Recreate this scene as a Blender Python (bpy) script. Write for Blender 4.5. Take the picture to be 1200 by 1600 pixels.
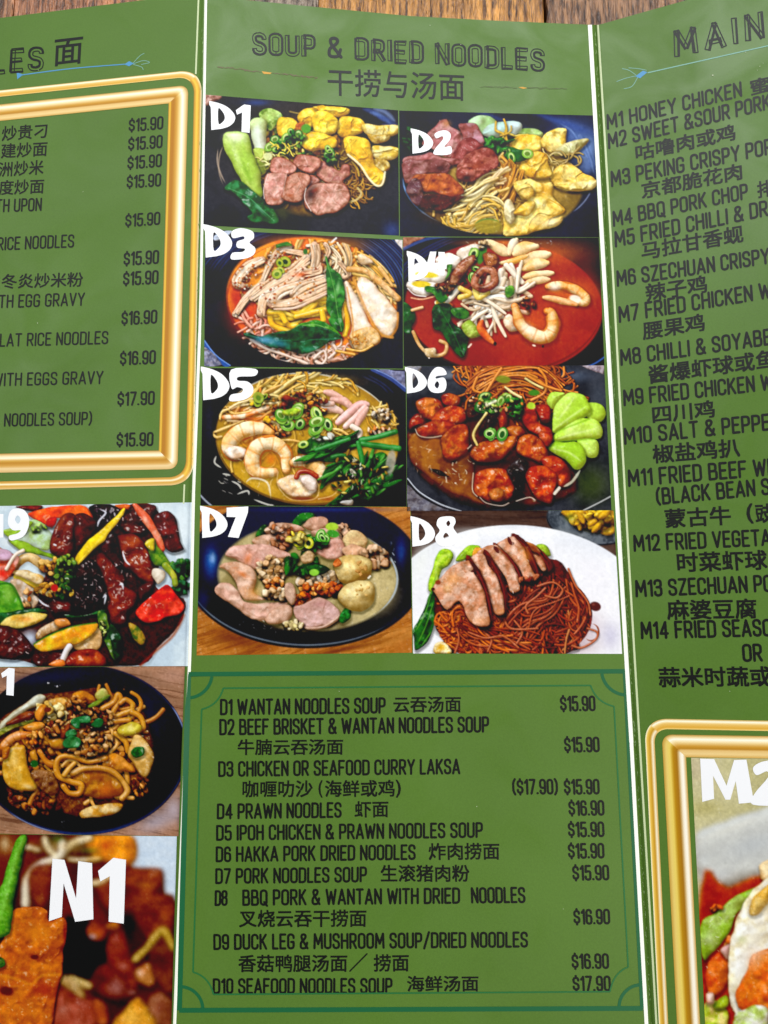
# A folded green restaurant menu lying on a plank table, photographed close from above.
import bpy, math, random
import numpy as np
from mathutils import Matrix, Vector
from mathutils.geometry import tessellate_polygon
for o in list(bpy.data.objects): bpy.data.objects.remove(o)
scene = bpy.context.scene; COL = scene.collection

# ---------------------------------------------------------------- camera (a phone held about 26 cm above the menu)
FPX = 1202.0                                   # focal length in photograph pixels (1200 x 1600)
DEPTH = 0.26                                   # metres from the lens to the middle of the centre panel
def interp(y, t): return np.interp(y, [p[0] for p in t], [p[1] for p in t])
FOLD_L = [(-80, 321.0), (0, 318), (395, 311.5), (760, 299.5), (1035, 292), (1300, 281), (1600, 270), (1820, 261), (2000, 253)]
FOLD_R = [(-80, 922.5), (40, 929.5), (400, 947.5), (800, 969.5), (1180, 994), (1600, 1017.5), (1820, 1030), (2000, 1040)]
def inv_depth(x, y):                           # the three flat panels: ridge at the left fold, valley at the right fold
    x = np.asarray(x, float); y = np.asarray(y, float); xl = interp(y, FOLD_L); xr = interp(y, FOLD_R)
    mid = lambda q: 1 - .000055 * (q - 625) + .000131 * (y - 800)
    w = mid(np.clip(x, xl, xr))
    w = np.where(x < xl, w * (1 - .00014 * (xl - x)), w); w = np.where(x > xr, w * (1 + .00023 * (x - xr)), w)
    s = np.clip((x - xl) / (xr - xl), 0, 1)
    bow = .0022 * np.sin(math.pi * s) ** 2 + .0012 * np.sin(y / 260.) * np.sin(math.pi * s) ** 2
    crease = -.0030 * np.exp(-((x - xr) / 3.0) ** 2) + .0024 * np.exp(-((x - xl) / 3.) ** 2)
    return w * (1 + bow + crease) / DEPTH
def cam_pt(x, y):                              # a point of the menu's surface, in the lens frame
    z = 1 / inv_depth(x, y); x = np.asarray(x, float); y = np.asarray(y, float)
    return np.stack([(x - 600) / FPX * z, -(y - 800) / FPX * z, -z], -1)
# the table top passes under the valley fold and under the left panel's outer edge
_a, _b, _c = cam_pt(interp(0, FOLD_R), 0), cam_pt(interp(1600, FOLD_R), 1600), cam_pt(-330, 800)
_n = np.cross(_a - _b, _c - _b); _n /= np.linalg.norm(_n); _n = _n if _n[2] > 0 else -_n
_y = np.array((0, 1., 0)) - _n * _n[1]; _y /= np.linalg.norm(_y); _x = np.cross(_y, _n)
ROT = np.stack([_x, _y, _n])                   # lens frame -> world
ORG = ROT @ (_b * .5 + _a * .5); ORG = np.array([(ROT @ cam_pt(620, 800))[0], (ROT @ cam_pt(620, 800))[1], ORG[2] - .0006])
def W(x, y, up=0.):                            # photo position on the menu -> world point, 'up' metres above the paper
    p = cam_pt(x, y) @ ROT.T - ORG; p[..., 2] += up; return p
cam = bpy.data.cameras.new('camera'); cam_o = bpy.data.objects.new('camera', cam); COL.objects.link(cam_o); scene.camera = cam_o
cam.sensor_fit = 'VERTICAL'; cam.sensor_height = 32.0; cam.lens = 32.0 * FPX / 1600; cam.clip_start = .01; cam.clip_end = 20
m = Matrix.Identity(4)
for i in range(3):
    for j in range(3): m[i][j] = ROT[i, j]
    m[i][3] = -ORG[i]
cam_o.matrix_world = m

# ---------------------------------------------------------------- light: soft room daylight from a window beyond the top of the menu
world = bpy.data.worlds.new('World'); scene.world = world; world.use_nodes = True
world.node_tree.nodes['Background'].inputs[0].default_value = (.93, .97, 1, 1); world.node_tree.nodes['Background'].inputs[1].default_value = .24
def area(name, loc, tgt, sx, sy, power, col):
    l = bpy.data.lights.new(name, 'AREA'); l.shape = 'RECTANGLE'; l.size = sx; l.size_y = sy; l.energy = power; l.color = col
    o = bpy.data.objects.new(name, l); COL.objects.link(o); o.location = loc
    o.rotation_euler = (Vector(tgt) - Vector(loc)).to_track_quat('-Z', 'Y').to_euler(); return o
area('window_light', (.1, 1.0, 1.1), (0, .05, 0), 1.2, .7, 16.5, (.97, .99, 1))
area('left_sheen_light', (-.85, .55, 1.15), (-.1, .05, 0), .8, .8, 5.0, (.97, .99, 1))  # added lamp, not a real window: puts a hazy sheen on the left panel
area('right_fill_light', (1.25, -.45, 1.0), (0, -.05, 0), .8, .8, 13.0, (1, .95, .86))  # added warm fill from the right, stands for no particular lamp
scene.view_settings.view_transform = 'Standard'; scene.view_settings.look = 'None'; scene.view_settings.exposure = 0; scene.view_settings.gamma = 1
scene.view_settings.use_curve_mapping = False

# ---------------------------------------------------------------- materials
def lin(h):
    c = [int(h[i:i + 2], 16) / 255 for i in (0, 2, 4)]
    return [v / 12.92 if v <= .04045 else ((v + .055) / 1.055) ** 2.4 for v in c] + [1]
def mat(name, col, rough=.5, spec=.4, grain=0, gscale=900, bump=0):
    m = bpy.data.materials.new(name); m.use_nodes = True; N = m.node_tree.nodes; L = m.node_tree.links; b = N['Principled BSDF']
    b.inputs['Base Color'].default_value = lin(col); b.inputs['Roughness'].default_value = rough; b.inputs['Specular IOR Level'].default_value = spec
    if grain or bump:
        tc = N.new('ShaderNodeTexCoord'); nz = N.new('ShaderNodeTexNoise'); nz.inputs['Scale'].default_value = gscale; nz.inputs['Detail'].default_value = 3
        L.new(tc.outputs['Object'], nz.inputs['Vector'])
        n2 = N.new('ShaderNodeTexNoise'); n2.inputs['Scale'].default_value = 22; n2.inputs['Detail'].default_value = 2; L.new(tc.outputs['Object'], n2.inputs['Vector'])
        ad = N.new('ShaderNodeMath'); ad.operation = 'ADD'; L.new(nz.outputs['Fac'], ad.inputs[0]); L.new(n2.outputs['Fac'], ad.inputs[1])
        mr = N.new('ShaderNodeMapRange'); mr.inputs['From Min'].default_value = .6; mr.inputs['From Max'].default_value = 1.4; mr.inputs['To Min'].default_value = 1 - grain; mr.inputs['To Max'].default_value = 1 + grain
        L.new(ad.outputs[0], mr.inputs['Value'])
        mx = N.new('ShaderNodeMix'); mx.data_type = 'RGBA'; mx.blend_type = 'MULTIPLY'; mx.inputs['Factor'].default_value = 1; mx.inputs['A'].default_value = lin(col)
        L.new(mr.outputs['Result'], mx.inputs['B']); L.new(mx.outputs['Result'], b.inputs['Base Color'])
        if grain > .08:                        # handled card: smears in the gloss
            n3 = N.new('ShaderNodeTexNoise'); n3.inputs['Scale'].default_value = 38; n3.inputs['Detail'].default_value = 5; n3.inputs['Distortion'].default_value = 1.2; L.new(tc.outputs['Object'], n3.inputs['Vector'])
            m3 = N.new('ShaderNodeMapRange'); m3.inputs['From Min'].default_value = .3; m3.inputs['From Max'].default_value = .7; m3.inputs['To Min'].default_value = rough - .15; m3.inputs['To Max'].default_value = rough + .12; L.new(n3.outputs['Fac'], m3.inputs['Value']); L.new(m3.outputs['Result'], b.inputs['Roughness'])
        if bump:
            bp = N.new('ShaderNodeBump'); bp.inputs['Strength'].default_value = bump; bp.inputs['Distance'].default_value = .0003; L.new(nz.outputs['Fac'], bp.inputs['Height']); L.new(bp.outputs['Normal'], b.inputs['Normal'])
    return m
def print_mat(name, rough=.44, spec=.17):       # ink whose colour is stored on the print itself
    m = bpy.data.materials.new(name); m.use_nodes = True; N = m.node_tree.nodes; L = m.node_tree.links; b = N['Principled BSDF']
    a = N.new('ShaderNodeVertexColor'); a.layer_name = 'ink'; L.new(a.outputs['Color'], b.inputs['Base Color']); b.inputs['Roughness'].default_value = rough; b.inputs['Specular IOR Level'].default_value = spec
    return m
M_GREEN = mat('green_paper', '537528', .45, .30, .10, 1700, .06)
M_INK = mat('black_ink', '070905', .45, .28)
M_TITLE = mat('title_ink', '070d08', .45, .28)
M_WHITE = mat('white_ink', 'fafafd', .45, .35)
M_LINE = mat('white_rule', 'f8faf0', .45, .35)
M_CREAM = mat('cream_rule', 'cfdbab', .45, .35)
M_BOX = mat('dark_green_rule', '0f5f36', .45, .35)
M_BOX2 = mat('thin_green_rule', '1f6a34', .45, .35)
M_BLUE = mat('blue_ornament', '4f94c4', .5, .35); M_PALE = mat('pale_ornament', '7fb0a0', .5, .35); M_BROWN2 = mat('faint_brown_ornament', '56663a', .5, .3); M_BROWN = mat('brown_ornament', '6a5f40', .5, .35); M_ORANGE = mat('orange_ornament', 'd8a038', .5, .35)
M_BACK = mat('paper_back', 'e4e2da', .6, .3)
M_PRINT = print_mat('printed_photo'); M_GOLD = print_mat('printed_gold', .4, .3)

# ---------------------------------------------------------------- building helpers
def link(name, me, m, parent=None, label=None):
    o = bpy.data.objects.new(name, me); COL.objects.link(o)
    if m: me.materials.append(m)
    if parent: o.parent = parent
    if label: o['label'] = label
    return o
def mesh(name, v, f, m, parent=None, label=None, smooth=False):
    me = bpy.data.meshes.new(name); me.from_pydata([tuple(p) for p in v], [], f); me.update()
    if smooth: me.polygons.foreach_set('use_smooth', [True] * len(me.polygons))
    return link(name, me, m, parent, label)
def grid(name, P, m, parent=None, col=None, label=None):      # P: (rows, cols, 3)
    r, c = P.shape[:2]; me = bpy.data.meshes.new(name); n = r * c
    idx = np.arange(n).reshape(r, c); q = np.stack([idx[:-1, :-1], idx[1:, :-1], idx[1:, 1:], idx[:-1, 1:]], -1).reshape(-1)
    me.vertices.add(n); me.vertices.foreach_set('co', P.reshape(-1).astype(np.float32))
    nf = len(q) // 4; me.loops.add(len(q)); me.loops.foreach_set('vertex_index', q.astype(np.int32)); me.polygons.add(nf)
    me.polygons.foreach_set('loop_start', np.arange(0, len(q), 4, dtype=np.int32)); me.polygons.foreach_set('use_smooth', np.ones(nf, bool)); me.update(calc_edges=True)
    if col is not None:
        a = me.color_attributes.new('ink', 'FLOAT_COLOR', 'POINT'); cc = np.clip(col.reshape(-1, 3) / 255., 0, 1)
        cc = np.where(cc <= .04045, cc / 12.92, ((cc + .055) / 1.055) ** 2.4); cc = np.clip(cc - HAZE, .001, 1) * INK
        a.data.foreach_set('color', np.concatenate([cc, np.ones((n, 1))], 1).reshape(-1).astype(np.float32))
    return link(name, me, m, parent, label)
INK = 1.06; HAZE = .019                        # prints: contrast of the ink on the paper
# ---------------------------------------------------------------- printed food photographs: a small pigment painter
# Every dish photograph on the menu is ink on paper: the pigment of each print is worked out here in numpy
# (pieces of food, noodles, sauces) and stored on the print's own mesh as a colour attribute.
class Noise:
    def __init__(s, seed=3, n=512, pers=.58):
        r = np.random.RandomState(seed); t = np.zeros((n, n)); a = 1.0
        for w in (32, 16, 8, 4, 2):
            k = n // w; g = r.randn(k, k)
            i = np.arange(n) / w; i0 = i.astype(int) % k; i1 = (i0 + 1) % k; f = i - np.floor(i); f = f * f * (3 - 2 * f)
            gx = g[:, i0] * (1 - f) + g[:, i1] * f
            t += a * (gx[i0, :] * (1 - f)[:, None] + gx[i1, :] * f[:, None]); a *= pers
        s.t = (t - t.mean()) / t.std(); s.n = n
    def __call__(s, x, y, scale, seed=0):
        n = s.n; u = x * (32. / scale) + seed * 71.3; v = y * (32. / scale) + seed * 137.7
        i = np.floor(u).astype(int); j = np.floor(v).astype(int); fu = u - i; fv = v - j
        i0 = i % n; i1 = (i + 1) % n; j0 = j % n; j1 = (j + 1) % n; t = s.t
        return (t[j0, i0] * (1 - fu) + t[j0, i1] * fu) * (1 - fv) + (t[j1, i0] * (1 - fu) + t[j1, i1] * fu) * fv
NZ = Noise(); NS = Noise(8, 512, .30)
def sstep(a, b, x):
    t = np.clip((x - a) / (b - a), 0, 1); return t * t * (3 - 2 * t)
def spline(p, closed=False, k=6):
    p = np.asarray(p, float).reshape(-1, 2); n = len(p)
    if n < 3 and not closed:
        t = np.linspace(0, 1, k + 1)[:, None]; return p[0] * (1 - t) + p[1] * t
    out = []
    for i in range(n if closed else n - 1):
        if closed: a, b, c, d = p[i - 1], p[i], p[(i + 1) % n], p[(i + 2) % n]
        else: a, b, c, d = p[max(i - 1, 0)], p[i], p[i + 1], p[min(i + 2, n - 1)]
        for q in range(k):
            t = q / k
            out.append(.5 * (2 * b + (c - a) * t + (2 * a - 5 * b + 4 * c - d) * t * t + (3 * b - a - 3 * c + d) * t ** 3))
    if not closed: out.append(p[-1])
    return np.array(out)
C = lambda h: np.array([int(h[i:i + 2], 16) for i in (0, 2, 4)], float)
LD = np.array((-.35, -.62, .70)); LD /= np.linalg.norm(LD)
HV = LD + np.array((0, 0, 1.)); HV /= np.linalg.norm(HV)

def warm(k): return np.stack([k ** .82, k, k ** 1.22], -1)       # food goes warmer, not greyer, where it curves away
def shift(a, dx, dy):                       # moved copy that repeats its border instead of wrapping round
    h, w = a.shape; return a[np.clip(np.arange(h) - dy, 0, h - 1)][:, np.clip(np.arange(w) - dx, 0, w - 1)]

class Paint:
    # canvas covers a photo print; all coordinates are in the units of a 's' times enlarged crop starting at (cx, cy)
    def __init__(s, box, crop, seed=1):
        s.x0, s.y0, s.x1, s.y1 = box; s.W = int(s.x1 - s.x0) + 1; s.H = int(s.y1 - s.y0) + 1
        s.cx, s.cy, s.s = crop; s.im = np.zeros((s.H, s.W, 3)); s.mask = None; s.r = random.Random(seed); s.sd = seed
    def px(s, pts):
        p = np.asarray(pts, float).reshape(-1, 2) / s.s
        return p + np.array((s.cx - s.x0, s.cy - s.y0))
    def win(s, lo, hi, pad):
        a = max(int(lo[0] - pad), 0); b = max(int(lo[1] - pad), 0); c = min(int(hi[0] + pad) + 2, s.W); d = min(int(hi[1] + pad) + 2, s.H)
        if a >= c - 1 or b >= d - 1: return None
        Y, X = np.mgrid[b:d, a:c].astype(float); return slice(b, d), slice(a, c), X, Y
    def within(s, *e):                         # keep the next pieces inside an ellipse (the bowl), or None
        if not e: s.mask = None; return
        c = s.px(e[:2])[0]; Y, X = np.mgrid[0:s.H, 0:s.W]; q = np.sqrt(((X - c[0]) / (e[2] / s.s)) ** 2 + ((Y - c[1]) / (e[3] / s.s)) ** 2)
        s.mask = np.clip(.5 - (q - 1) * min(e[2], e[3]) / s.s / 1.5, 0, 1)
    def dark(s, w, k):
        if s.mask is not None: k = k * s.mask[w[0], w[1]]
        s.im[w[0], w[1]] *= (1 - k)[..., None]
    def put(s, w, col, al):
        if s.mask is not None: al = al * s.mask[w[0], w[1]]
        s.im[w[0], w[1]] = s.im[w[0], w[1]] * (1 - al[..., None]) + col * al[..., None]
    def bg(s, c1, c2=None, sc=60, stretch=1, seed=0, rot=0):
        Y, X = np.mgrid[0:s.H, 0:s.W].astype(float)
        if c2 is None: s.im[:] = C(c1); return
        ca, sa = math.cos(rot), math.sin(rot)
        m = sstep(-1.2, 1.2, NZ((X * ca + Y * sa) / stretch, -X * sa + Y * ca, sc / s.s, seed + s.sd))[..., None]
        s.im[:] = C(c1) * (1 - m) + C(c2) * m
    def ell(s, cx, cy, rx, ry, c, rot=0, soft=3, a=1., c2=None, sc=30, grad=None):
        p = s.px([cx, cy])[0]; rx /= s.s; ry /= s.s; R = max(rx, ry); w = s.win(p - R, p + R, soft)
        if not w: return
        X, Y = w[2] - p[0], w[3] - p[1]; ca, sa = math.cos(rot), math.sin(rot)
        u = (X * ca + Y * sa) / rx; v = (-X * sa + Y * ca) / ry; q = np.sqrt(u * u + v * v) + 1e-6
        d = (q - 1) * min(rx, ry); al = a * np.clip(.5 - d / max(soft / s.s, .8), 0, 1)
        col = np.broadcast_to(C(c), X.shape + (3,))
        if c2:
            m = sstep(-1, 1, NZ(w[2], w[3], sc / s.s, s.sd + cx))[..., None] if grad is None else \
                sstep(-1, 1, (X / rx * grad[0] + Y / ry * grad[1]))[..., None]
            col = col * (1 - m) + C(c2) * m
        s.put(w, col, al)
    def soft(s, cx, cy, rx, ry, c, a=.5, rot=0):
        p = s.px([cx, cy])[0]; rx /= s.s; ry /= s.s; R = max(rx, ry) * 2; w = s.win(p - R, p + R, 0)
        if not w: return
        X, Y = w[2] - p[0], w[3] - p[1]; ca, sa = math.cos(rot), math.sin(rot)
        q = ((X * ca + Y * sa) / rx) ** 2 + ((-X * sa + Y * ca) / ry) ** 2
        s.put(w, C(c), a * np.exp(-q * 1.5))
    def arc(s, cx, cy, rx, ry, wd, c, a0=0, a1=360, rot=0, a=1., fade=1):
        n = 60; t = np.radians(np.linspace(a0, a1, n)); ca, sa = math.cos(rot), math.sin(rot)
        x = rx * np.cos(t); y = ry * np.sin(t)
        s.line(np.stack([cx + x * ca - y * sa, cy + x * sa + y * ca], 1), wd, c, a, k=1, taper=fade if a1 - a0 < 360 else 0)
    def _seg(s, pts, w):
        X, Y = w[2], w[3]; best = np.full(X.shape, 1e9); side = np.zeros(X.shape); tt = np.zeros(X.shape); n = len(pts) - 1
        nx_ = np.zeros(X.shape); ny_ = np.zeros(X.shape)
        for i in range(n):
            ax, ay = pts[i]; bx, by = pts[i + 1]; dx, dy = bx - ax, by - ay; L = dx * dx + dy * dy + 1e-9
            t = np.clip(((X - ax) * dx + (Y - ay) * dy) / L, 0, 1); ex = X - ax - t * dx; ey = Y - ay - t * dy
            d = ex * ex + ey * ey; m = d < best
            best = np.where(m, d, best); nx_ = np.where(m, ex, nx_); ny_ = np.where(m, ey, ny_); tt = np.where(m, (i + t) / n, tt)
        return np.sqrt(best), nx_, ny_, tt
    def line(s, pts, wd, c, a=1., k=5, taper=0, soft=1.2):
        p = s.px(spline(pts, k=k) if k > 1 else pts); h = wd / s.s / 2; w = s.win(p.min(0), p.max(0), h + 2)
        if not w: return
        d, _, _, t = s._seg(p, w)
        if taper: h = h * np.clip(np.minimum(t, 1 - t) * 4, 0.05, 1)
        s.put(w, C(c), a * np.clip(.5 - (d - h) / soft, 0, 1) * np.clip(2 * h, .25, 1))
    def tube(s, pts, wd, c, c2=None, gl=.35, sh=.3, k=6, amb=.56, taper=0, seg=0, bump=0, cseg=None):
        p = s.px(spline(pts, k=k)); h = wd / s.s / 2; w = s.win(p.min(0), p.max(0), h + 4)
        if not w: return
        d, nx, ny, t = s._seg(p, w)
        hh = h * (1 - taper * np.abs(2 * t - 1) ** 2) if taper else h + 0 * d
        hh = hh * (1 + .09 * NS(w[2], w[3], 16, s.sd + wd))
        if sh:
            D = shift(d, 1, 2 if h > 2 else 1); s.dark(w, sh * np.clip(1.4 - D / (hh + 1.2), 0, 1))
        q = np.clip(d / hh, 0, 1); nz = np.sqrt(1 - q * q * .96); f = q / (d + 1e-6)
        df = np.clip(nx * f * LD[0] + ny * f * LD[1] + nz * LD[2], 0, 1); sp = np.clip(nx * f * HV[0] + ny * f * HV[1] + nz * HV[2], 0, 1) ** 22
        col = np.broadcast_to(C(c), d.shape + (3,))
        if c2 is not None:
            m = sstep(-1, 1, NZ(w[2], w[3], 22, s.sd + p[0, 0]))[..., None]; col = col * (1 - m) + C(c2) * m
        if bump: df = df * (1 + bump * NZ(w[2], w[3], 5, s.sd + p[0, 1]))
        if seg:
            z = np.abs(((t * seg) % 1) - .5) * 2; g = sstep(.72, 1., z)[..., None]; col = col * (1 - .55 * g) + C(cseg or 'd0703a') * .55 * g
        sh_ = amb + (1 - amb) * df / LD[2]; col = col * warm(np.where(sh_ > 1, 1 + (sh_ - 1) * .45, sh_)); col = col + (255 - col) * (gl * .75 * sp)[..., None]
        s.put(w, np.clip(col, 0, 255), np.clip(.5 - (d - hh) / 1.1, 0, 1))
    def blob(s, pts, c, c2=None, dome=16, bump=.35, bs=10, gl=.3, sh=.42, edge=.2, sharp=False, wob=.6, var=.12, amb=.5, sc=18, hgt=.9, alpha=1., spow=18, ec=None, mid=0., wr=0., ws=34):
        p = s.px(np.asarray(pts, float).reshape(-1, 2) if sharp else spline(pts, True, 4)); w = s.win(p.min(0), p.max(0), 6)
        if not w: return
        X, Y = w[2], w[3]; best = np.full(X.shape, 1e9); ins = np.zeros(X.shape, bool); n = len(p)
        for i in range(n):
            ax, ay = p[i]; bx, by = p[(i + 1) % n]; dx, dy = bx - ax, by - ay; L = dx * dx + dy * dy + 1e-9
            t = np.clip(((X - ax) * dx + (Y - ay) * dy) / L, 0, 1)
            best = np.minimum(best, (X - ax - t * dx) ** 2 + (Y - ay - t * dy) ** 2)
            if ay != by: ins ^= ((ay > Y) != (by > Y)) & (X < dx * (Y - ay) / dy + ax)
        sd = np.sqrt(best); sd = np.where(ins, -sd, sd) + wob * 1.3 * NS(X, Y, 16, s.sd + p[0, 0]); k = s.sd * 3 + p[0, 0] + p[0, 1]
        if sh:
            D = shift(sd, 1, 3); s.dark(w, sh * .8 * np.clip(1 - D / 3.5, 0, 1) * np.clip(sd + 1.5, 0, 1))
        R = max(dome / s.s, 1.); d = np.maximum(-sd, 0); t = np.clip(d / R, 0, 1)
        h = R * hgt * np.sqrt(np.clip(1 - (1 - t) ** 2, 0, 1)) + bump * (bs / s.s) * .34 * NS(X, Y, bs / s.s * 1.7, k)
        if wr: rg = 1 - np.abs(NS(X + 5 * NS(X, Y, 24, k), Y, ws / s.s * 1.6, k + 5)); h = h + wr * (ws / s.s) * .5 * np.clip(rg, -.5, 1) ** 2 * np.sign(rg)
        gy, gx = np.gradient(h); nl = np.sqrt(gx * gx + gy * gy + 1)
        df = np.clip((-gx * LD[0] - gy * LD[1] + LD[2]) / nl, 0, 1); sp = np.clip((-gx * HV[0] - gy * HV[1] + HV[2]) / nl, 0, 1) ** spow
        col = np.broadcast_to(C(c), X.shape + (3,))
        if c2 is not None:
            m = sstep(-1.1 - mid, 1.1 - mid, NZ(X, Y, sc / s.s, k + 9))[..., None]; col = col * (1 - m) + C(c2) * m
        col = col * warm(np.clip(1 + var * .55 * NS(X, Y, 9, k + 4), .3, 1.6))
        if edge:
            e = (edge * np.exp(-d / (R * .3)))[..., None]; col = col * (1 - e) + (C(ec) if ec else col * np.array((.42, .26, .16))) * e
        ss = .75 * np.clip(sp * 2.4 - 1.45, 0, 1) * np.clip(.5 + .6 * NZ(X, Y, 9, k + 2), 0, 1)
        sh_ = amb + (1 - amb) * df / LD[2]; col = col * warm(np.where(sh_ > 1, 1 + (sh_ - 1) * .6, sh_)); col = col + (255 - col) * np.clip(gl * 1.3 * ss, 0, 1)[..., None]
        s.put(w, np.clip(col, 0, 255), alpha * np.clip(.5 - sd / 1.1, 0, 1))
    def rnd(s, reg):
        cx, cy, rx, ry = reg[:4]; a = s.r.random() * 6.283; q = math.sqrt(s.r.random())
        x, y = rx * q * math.cos(a), ry * q * math.sin(a)
        if len(reg) > 4: c_, s_ = math.cos(reg[4]), math.sin(reg[4]); x, y = x * c_ - y * s_, x * s_ + y * c_
        return cx + x, cy + y
    def noods(s, reg, n, ln, wd, cols, curl=1.2, ang=None, spread=3.14, gl=.3, sh=.28, amb=.56):
        for _ in range(n):
            x, y = s.rnd(reg); a = s.r.random() * 6.283 if ang is None else ang + (s.r.random() - .5) * spread
            k = (s.r.random() - .5) * curl; pts = [x, y]
            for q in range(4):
                x += math.cos(a) * ln / 4; y += math.sin(a) * ln / 4; a += k + (s.r.random() - .5) * curl * .8; pts += [x, y]
            c = s.r.choice(cols); s.tube(pts, wd * (.75 + .5 * s.r.random()), c, gl=gl, sh=sh, k=4, amb=amb)
    def bundle(s, path, n, spread, wd, cols, wav=1., gl=.35, sh=.3, amb=.6):
        # n strands that flow together along a path, wavering and crossing
        q = spline(path, k=4); d = np.gradient(q, axis=0); d /= np.linalg.norm(d, axis=1)[:, None] + 1e-6; m = np.stack([-d[:, 1], d[:, 0]], 1); L = len(q)
        for _ in range(n):
            a = int(s.r.random() * L * .35); b = L - int(s.r.random() * L * .35); o = (s.r.random() - .5) * 2 * spread; t = np.arange(L); f, h = s.r.uniform(.25, .6), s.r.random() * 6
            off = o * (1 + .25 * np.sin(t * .3 + h)) + wav * wd * 1.3 * np.sin(t * f + h); s.tube((q + m * off[:, None])[a:b].reshape(-1), wd * s.r.uniform(.75, 1.2), s.r.choice(cols), gl=gl, sh=sh, k=2, amb=amb)
    def bits(s, reg, n, smin, smax, cols, asp=.6, gl=.3, sh=.5, bump=.4, ang=None, dome=.5):
        for _ in range(n):
            x, y = s.rnd(reg); r = smin + (smax - smin) * s.r.random(); a = s.r.random() * 3.14 if ang is None else ang + (s.r.random() - .5) * .8
            pts = []
            for q in range(7):
                t = q / 7 * 6.283; u = r * math.cos(t) * (.75 + .5 * s.r.random()); v = r * asp * math.sin(t) * (.75 + .5 * s.r.random())
                pts += [x + u * math.cos(a) - v * math.sin(a), y + u * math.sin(a) + v * math.cos(a)]
            s.blob(pts, s.r.choice(cols), dome=r * dome, bump=bump, bs=r * .6, gl=gl, sh=sh, wob=.3)
    def glints(s, reg, n, ln, wd=3, c='ffffff', a=.9, ang=None):
        for _ in range(int(n * .55)):
            x, y = s.rnd(reg); t = s.r.random() * 6.283 if ang is None else ang + (s.r.random() - .5) * .9; l = ln * (.3 + .7 * s.r.random()); k = (s.r.random() - .5) * 1.6
            s.line([x, y, x + l / 2 * math.cos(t), y + l / 2 * math.sin(t), x + l / 2 * math.cos(t) + l / 2 * math.cos(t + k), y + l / 2 * math.sin(t) + l / 2 * math.sin(t + k)], wd * (.35 + .7 * s.r.random() ** 2), c, a * (.3 + .6 * s.r.random()), k=3, taper=1)
    def rings(s, reg, n, r, cols=('4f8a2c', '76a83c', '2f6a22'), inner='c9d98a'):
        for _ in range(n):
            x, y = s.rnd(reg); q = r * (.7 + .6 * s.r.random()); a = .55 + .4 * s.r.random(); ro = s.r.random() * 3
            s.ell(x + 2, y + 4, q * 1.1, q * a * 1.1, '0c160a', ro, 6, .5)
            s.ell(x, y, q, q * a, s.r.choice(cols), ro, 3); s.ell(x, y - q * .1, q * .72, q * a * .68, inner, ro, 3, .85); s.ell(x, y + q * .05, q * .5, q * a * .45, s.r.choice(('2c4a18', '54702a', '1c3010')), ro, 3)
    def leaf(s, pts, c, c2, vein=None, vc='7fae6a', gl=.35, bump=.5, bs=26, sharp=False):
        s.blob(pts, c, c2, dome=10, bump=bump, bs=bs, gl=gl, sh=.55, sharp=sharp, hgt=.5, sc=40, spow=12)
        if vein:
            s.line(vein, 4, vc, .75)
            v = spline(vein, k=6); n = len(v)
            for i in range(3, n - 2, 3):
                d = v[min(i + 1, n - 1)] - v[i - 1]; L = math.hypot(*d) + 1e-6; d = d / L; m = np.array((-d[1], d[0]))
                for g in (-1, 1):
                    q = v[i] + d * 26 + m * g * 30; s.line([*v[i], *(v[i] + d * 10 + m * g * 16), *q], 2, vc, .35, k=3, taper=1)
    def prawn(s, pts, wd, c='f2d8b4', c2='f0b070', seg=6, cseg='d8742e', gl=.22):
        s.tube(pts, wd * 1.06, 'd07a38', 'c86428', gl=0, sh=.5, k=6, taper=.5, amb=.6)
        s.tube(pts, wd * .94, c, c2, gl=gl, sh=0, k=6, taper=.5, seg=seg, bump=.06, cseg=cseg, amb=.55)
    def finish(s):
        Y, X = np.mgrid[0:s.H, 0:s.W].astype(float)
        n = NZ(X, Y, 5, s.sd + 2) * .6 + NZ(X, Y, 2.6, s.sd + 7) * .5; lum = s.im.mean(2); m = np.clip((lum - 45) / 90, 0, 1) * np.clip((250 - lum) / 60, 0, 1)
        sat = np.clip((s.im.max(2) - s.im.min(2)) / 80, .12, 1); s.im = s.im * (1 + .048 * n * m * sat)[..., None]; g = s.im.mean(2, keepdims=True); s.im = g + (s.im - g) * 1.10; x_ = np.clip(s.im, 0, 255) / 255; s.im = 255 * (x_ * (1 - sstep(.12, .4, x_)) + x_ ** .88 * sstep(.12, .4, x_))
        sp = np.clip((NZ(X, Y, 3.4, s.sd + 11) - 1.5) * 1.1, 0, 1) * m * sat; s.im = s.im + ((255 - s.im) * (.2 * sp)[..., None])
        o = s.im.copy(); s.blur(1); s.im = np.clip(o + .22 * (o - s.im), 0, 255)
    def blur(s, r):
        k = np.exp(-.5 * (np.arange(-3 * r, 3 * r + 1) / r) ** 2); k /= k.sum(); m = len(k) // 2
        for ax in (0, 1):
            p = np.pad(s.im, [(m, m) if q == ax else (0, 0) for q in range(3)], 'edge'); o = np.zeros_like(s.im)
            for i, f in enumerate(k): o += f * (p[i:i + s.H] if ax == 0 else p[:, i:i + s.W])
            s.im = o
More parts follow.
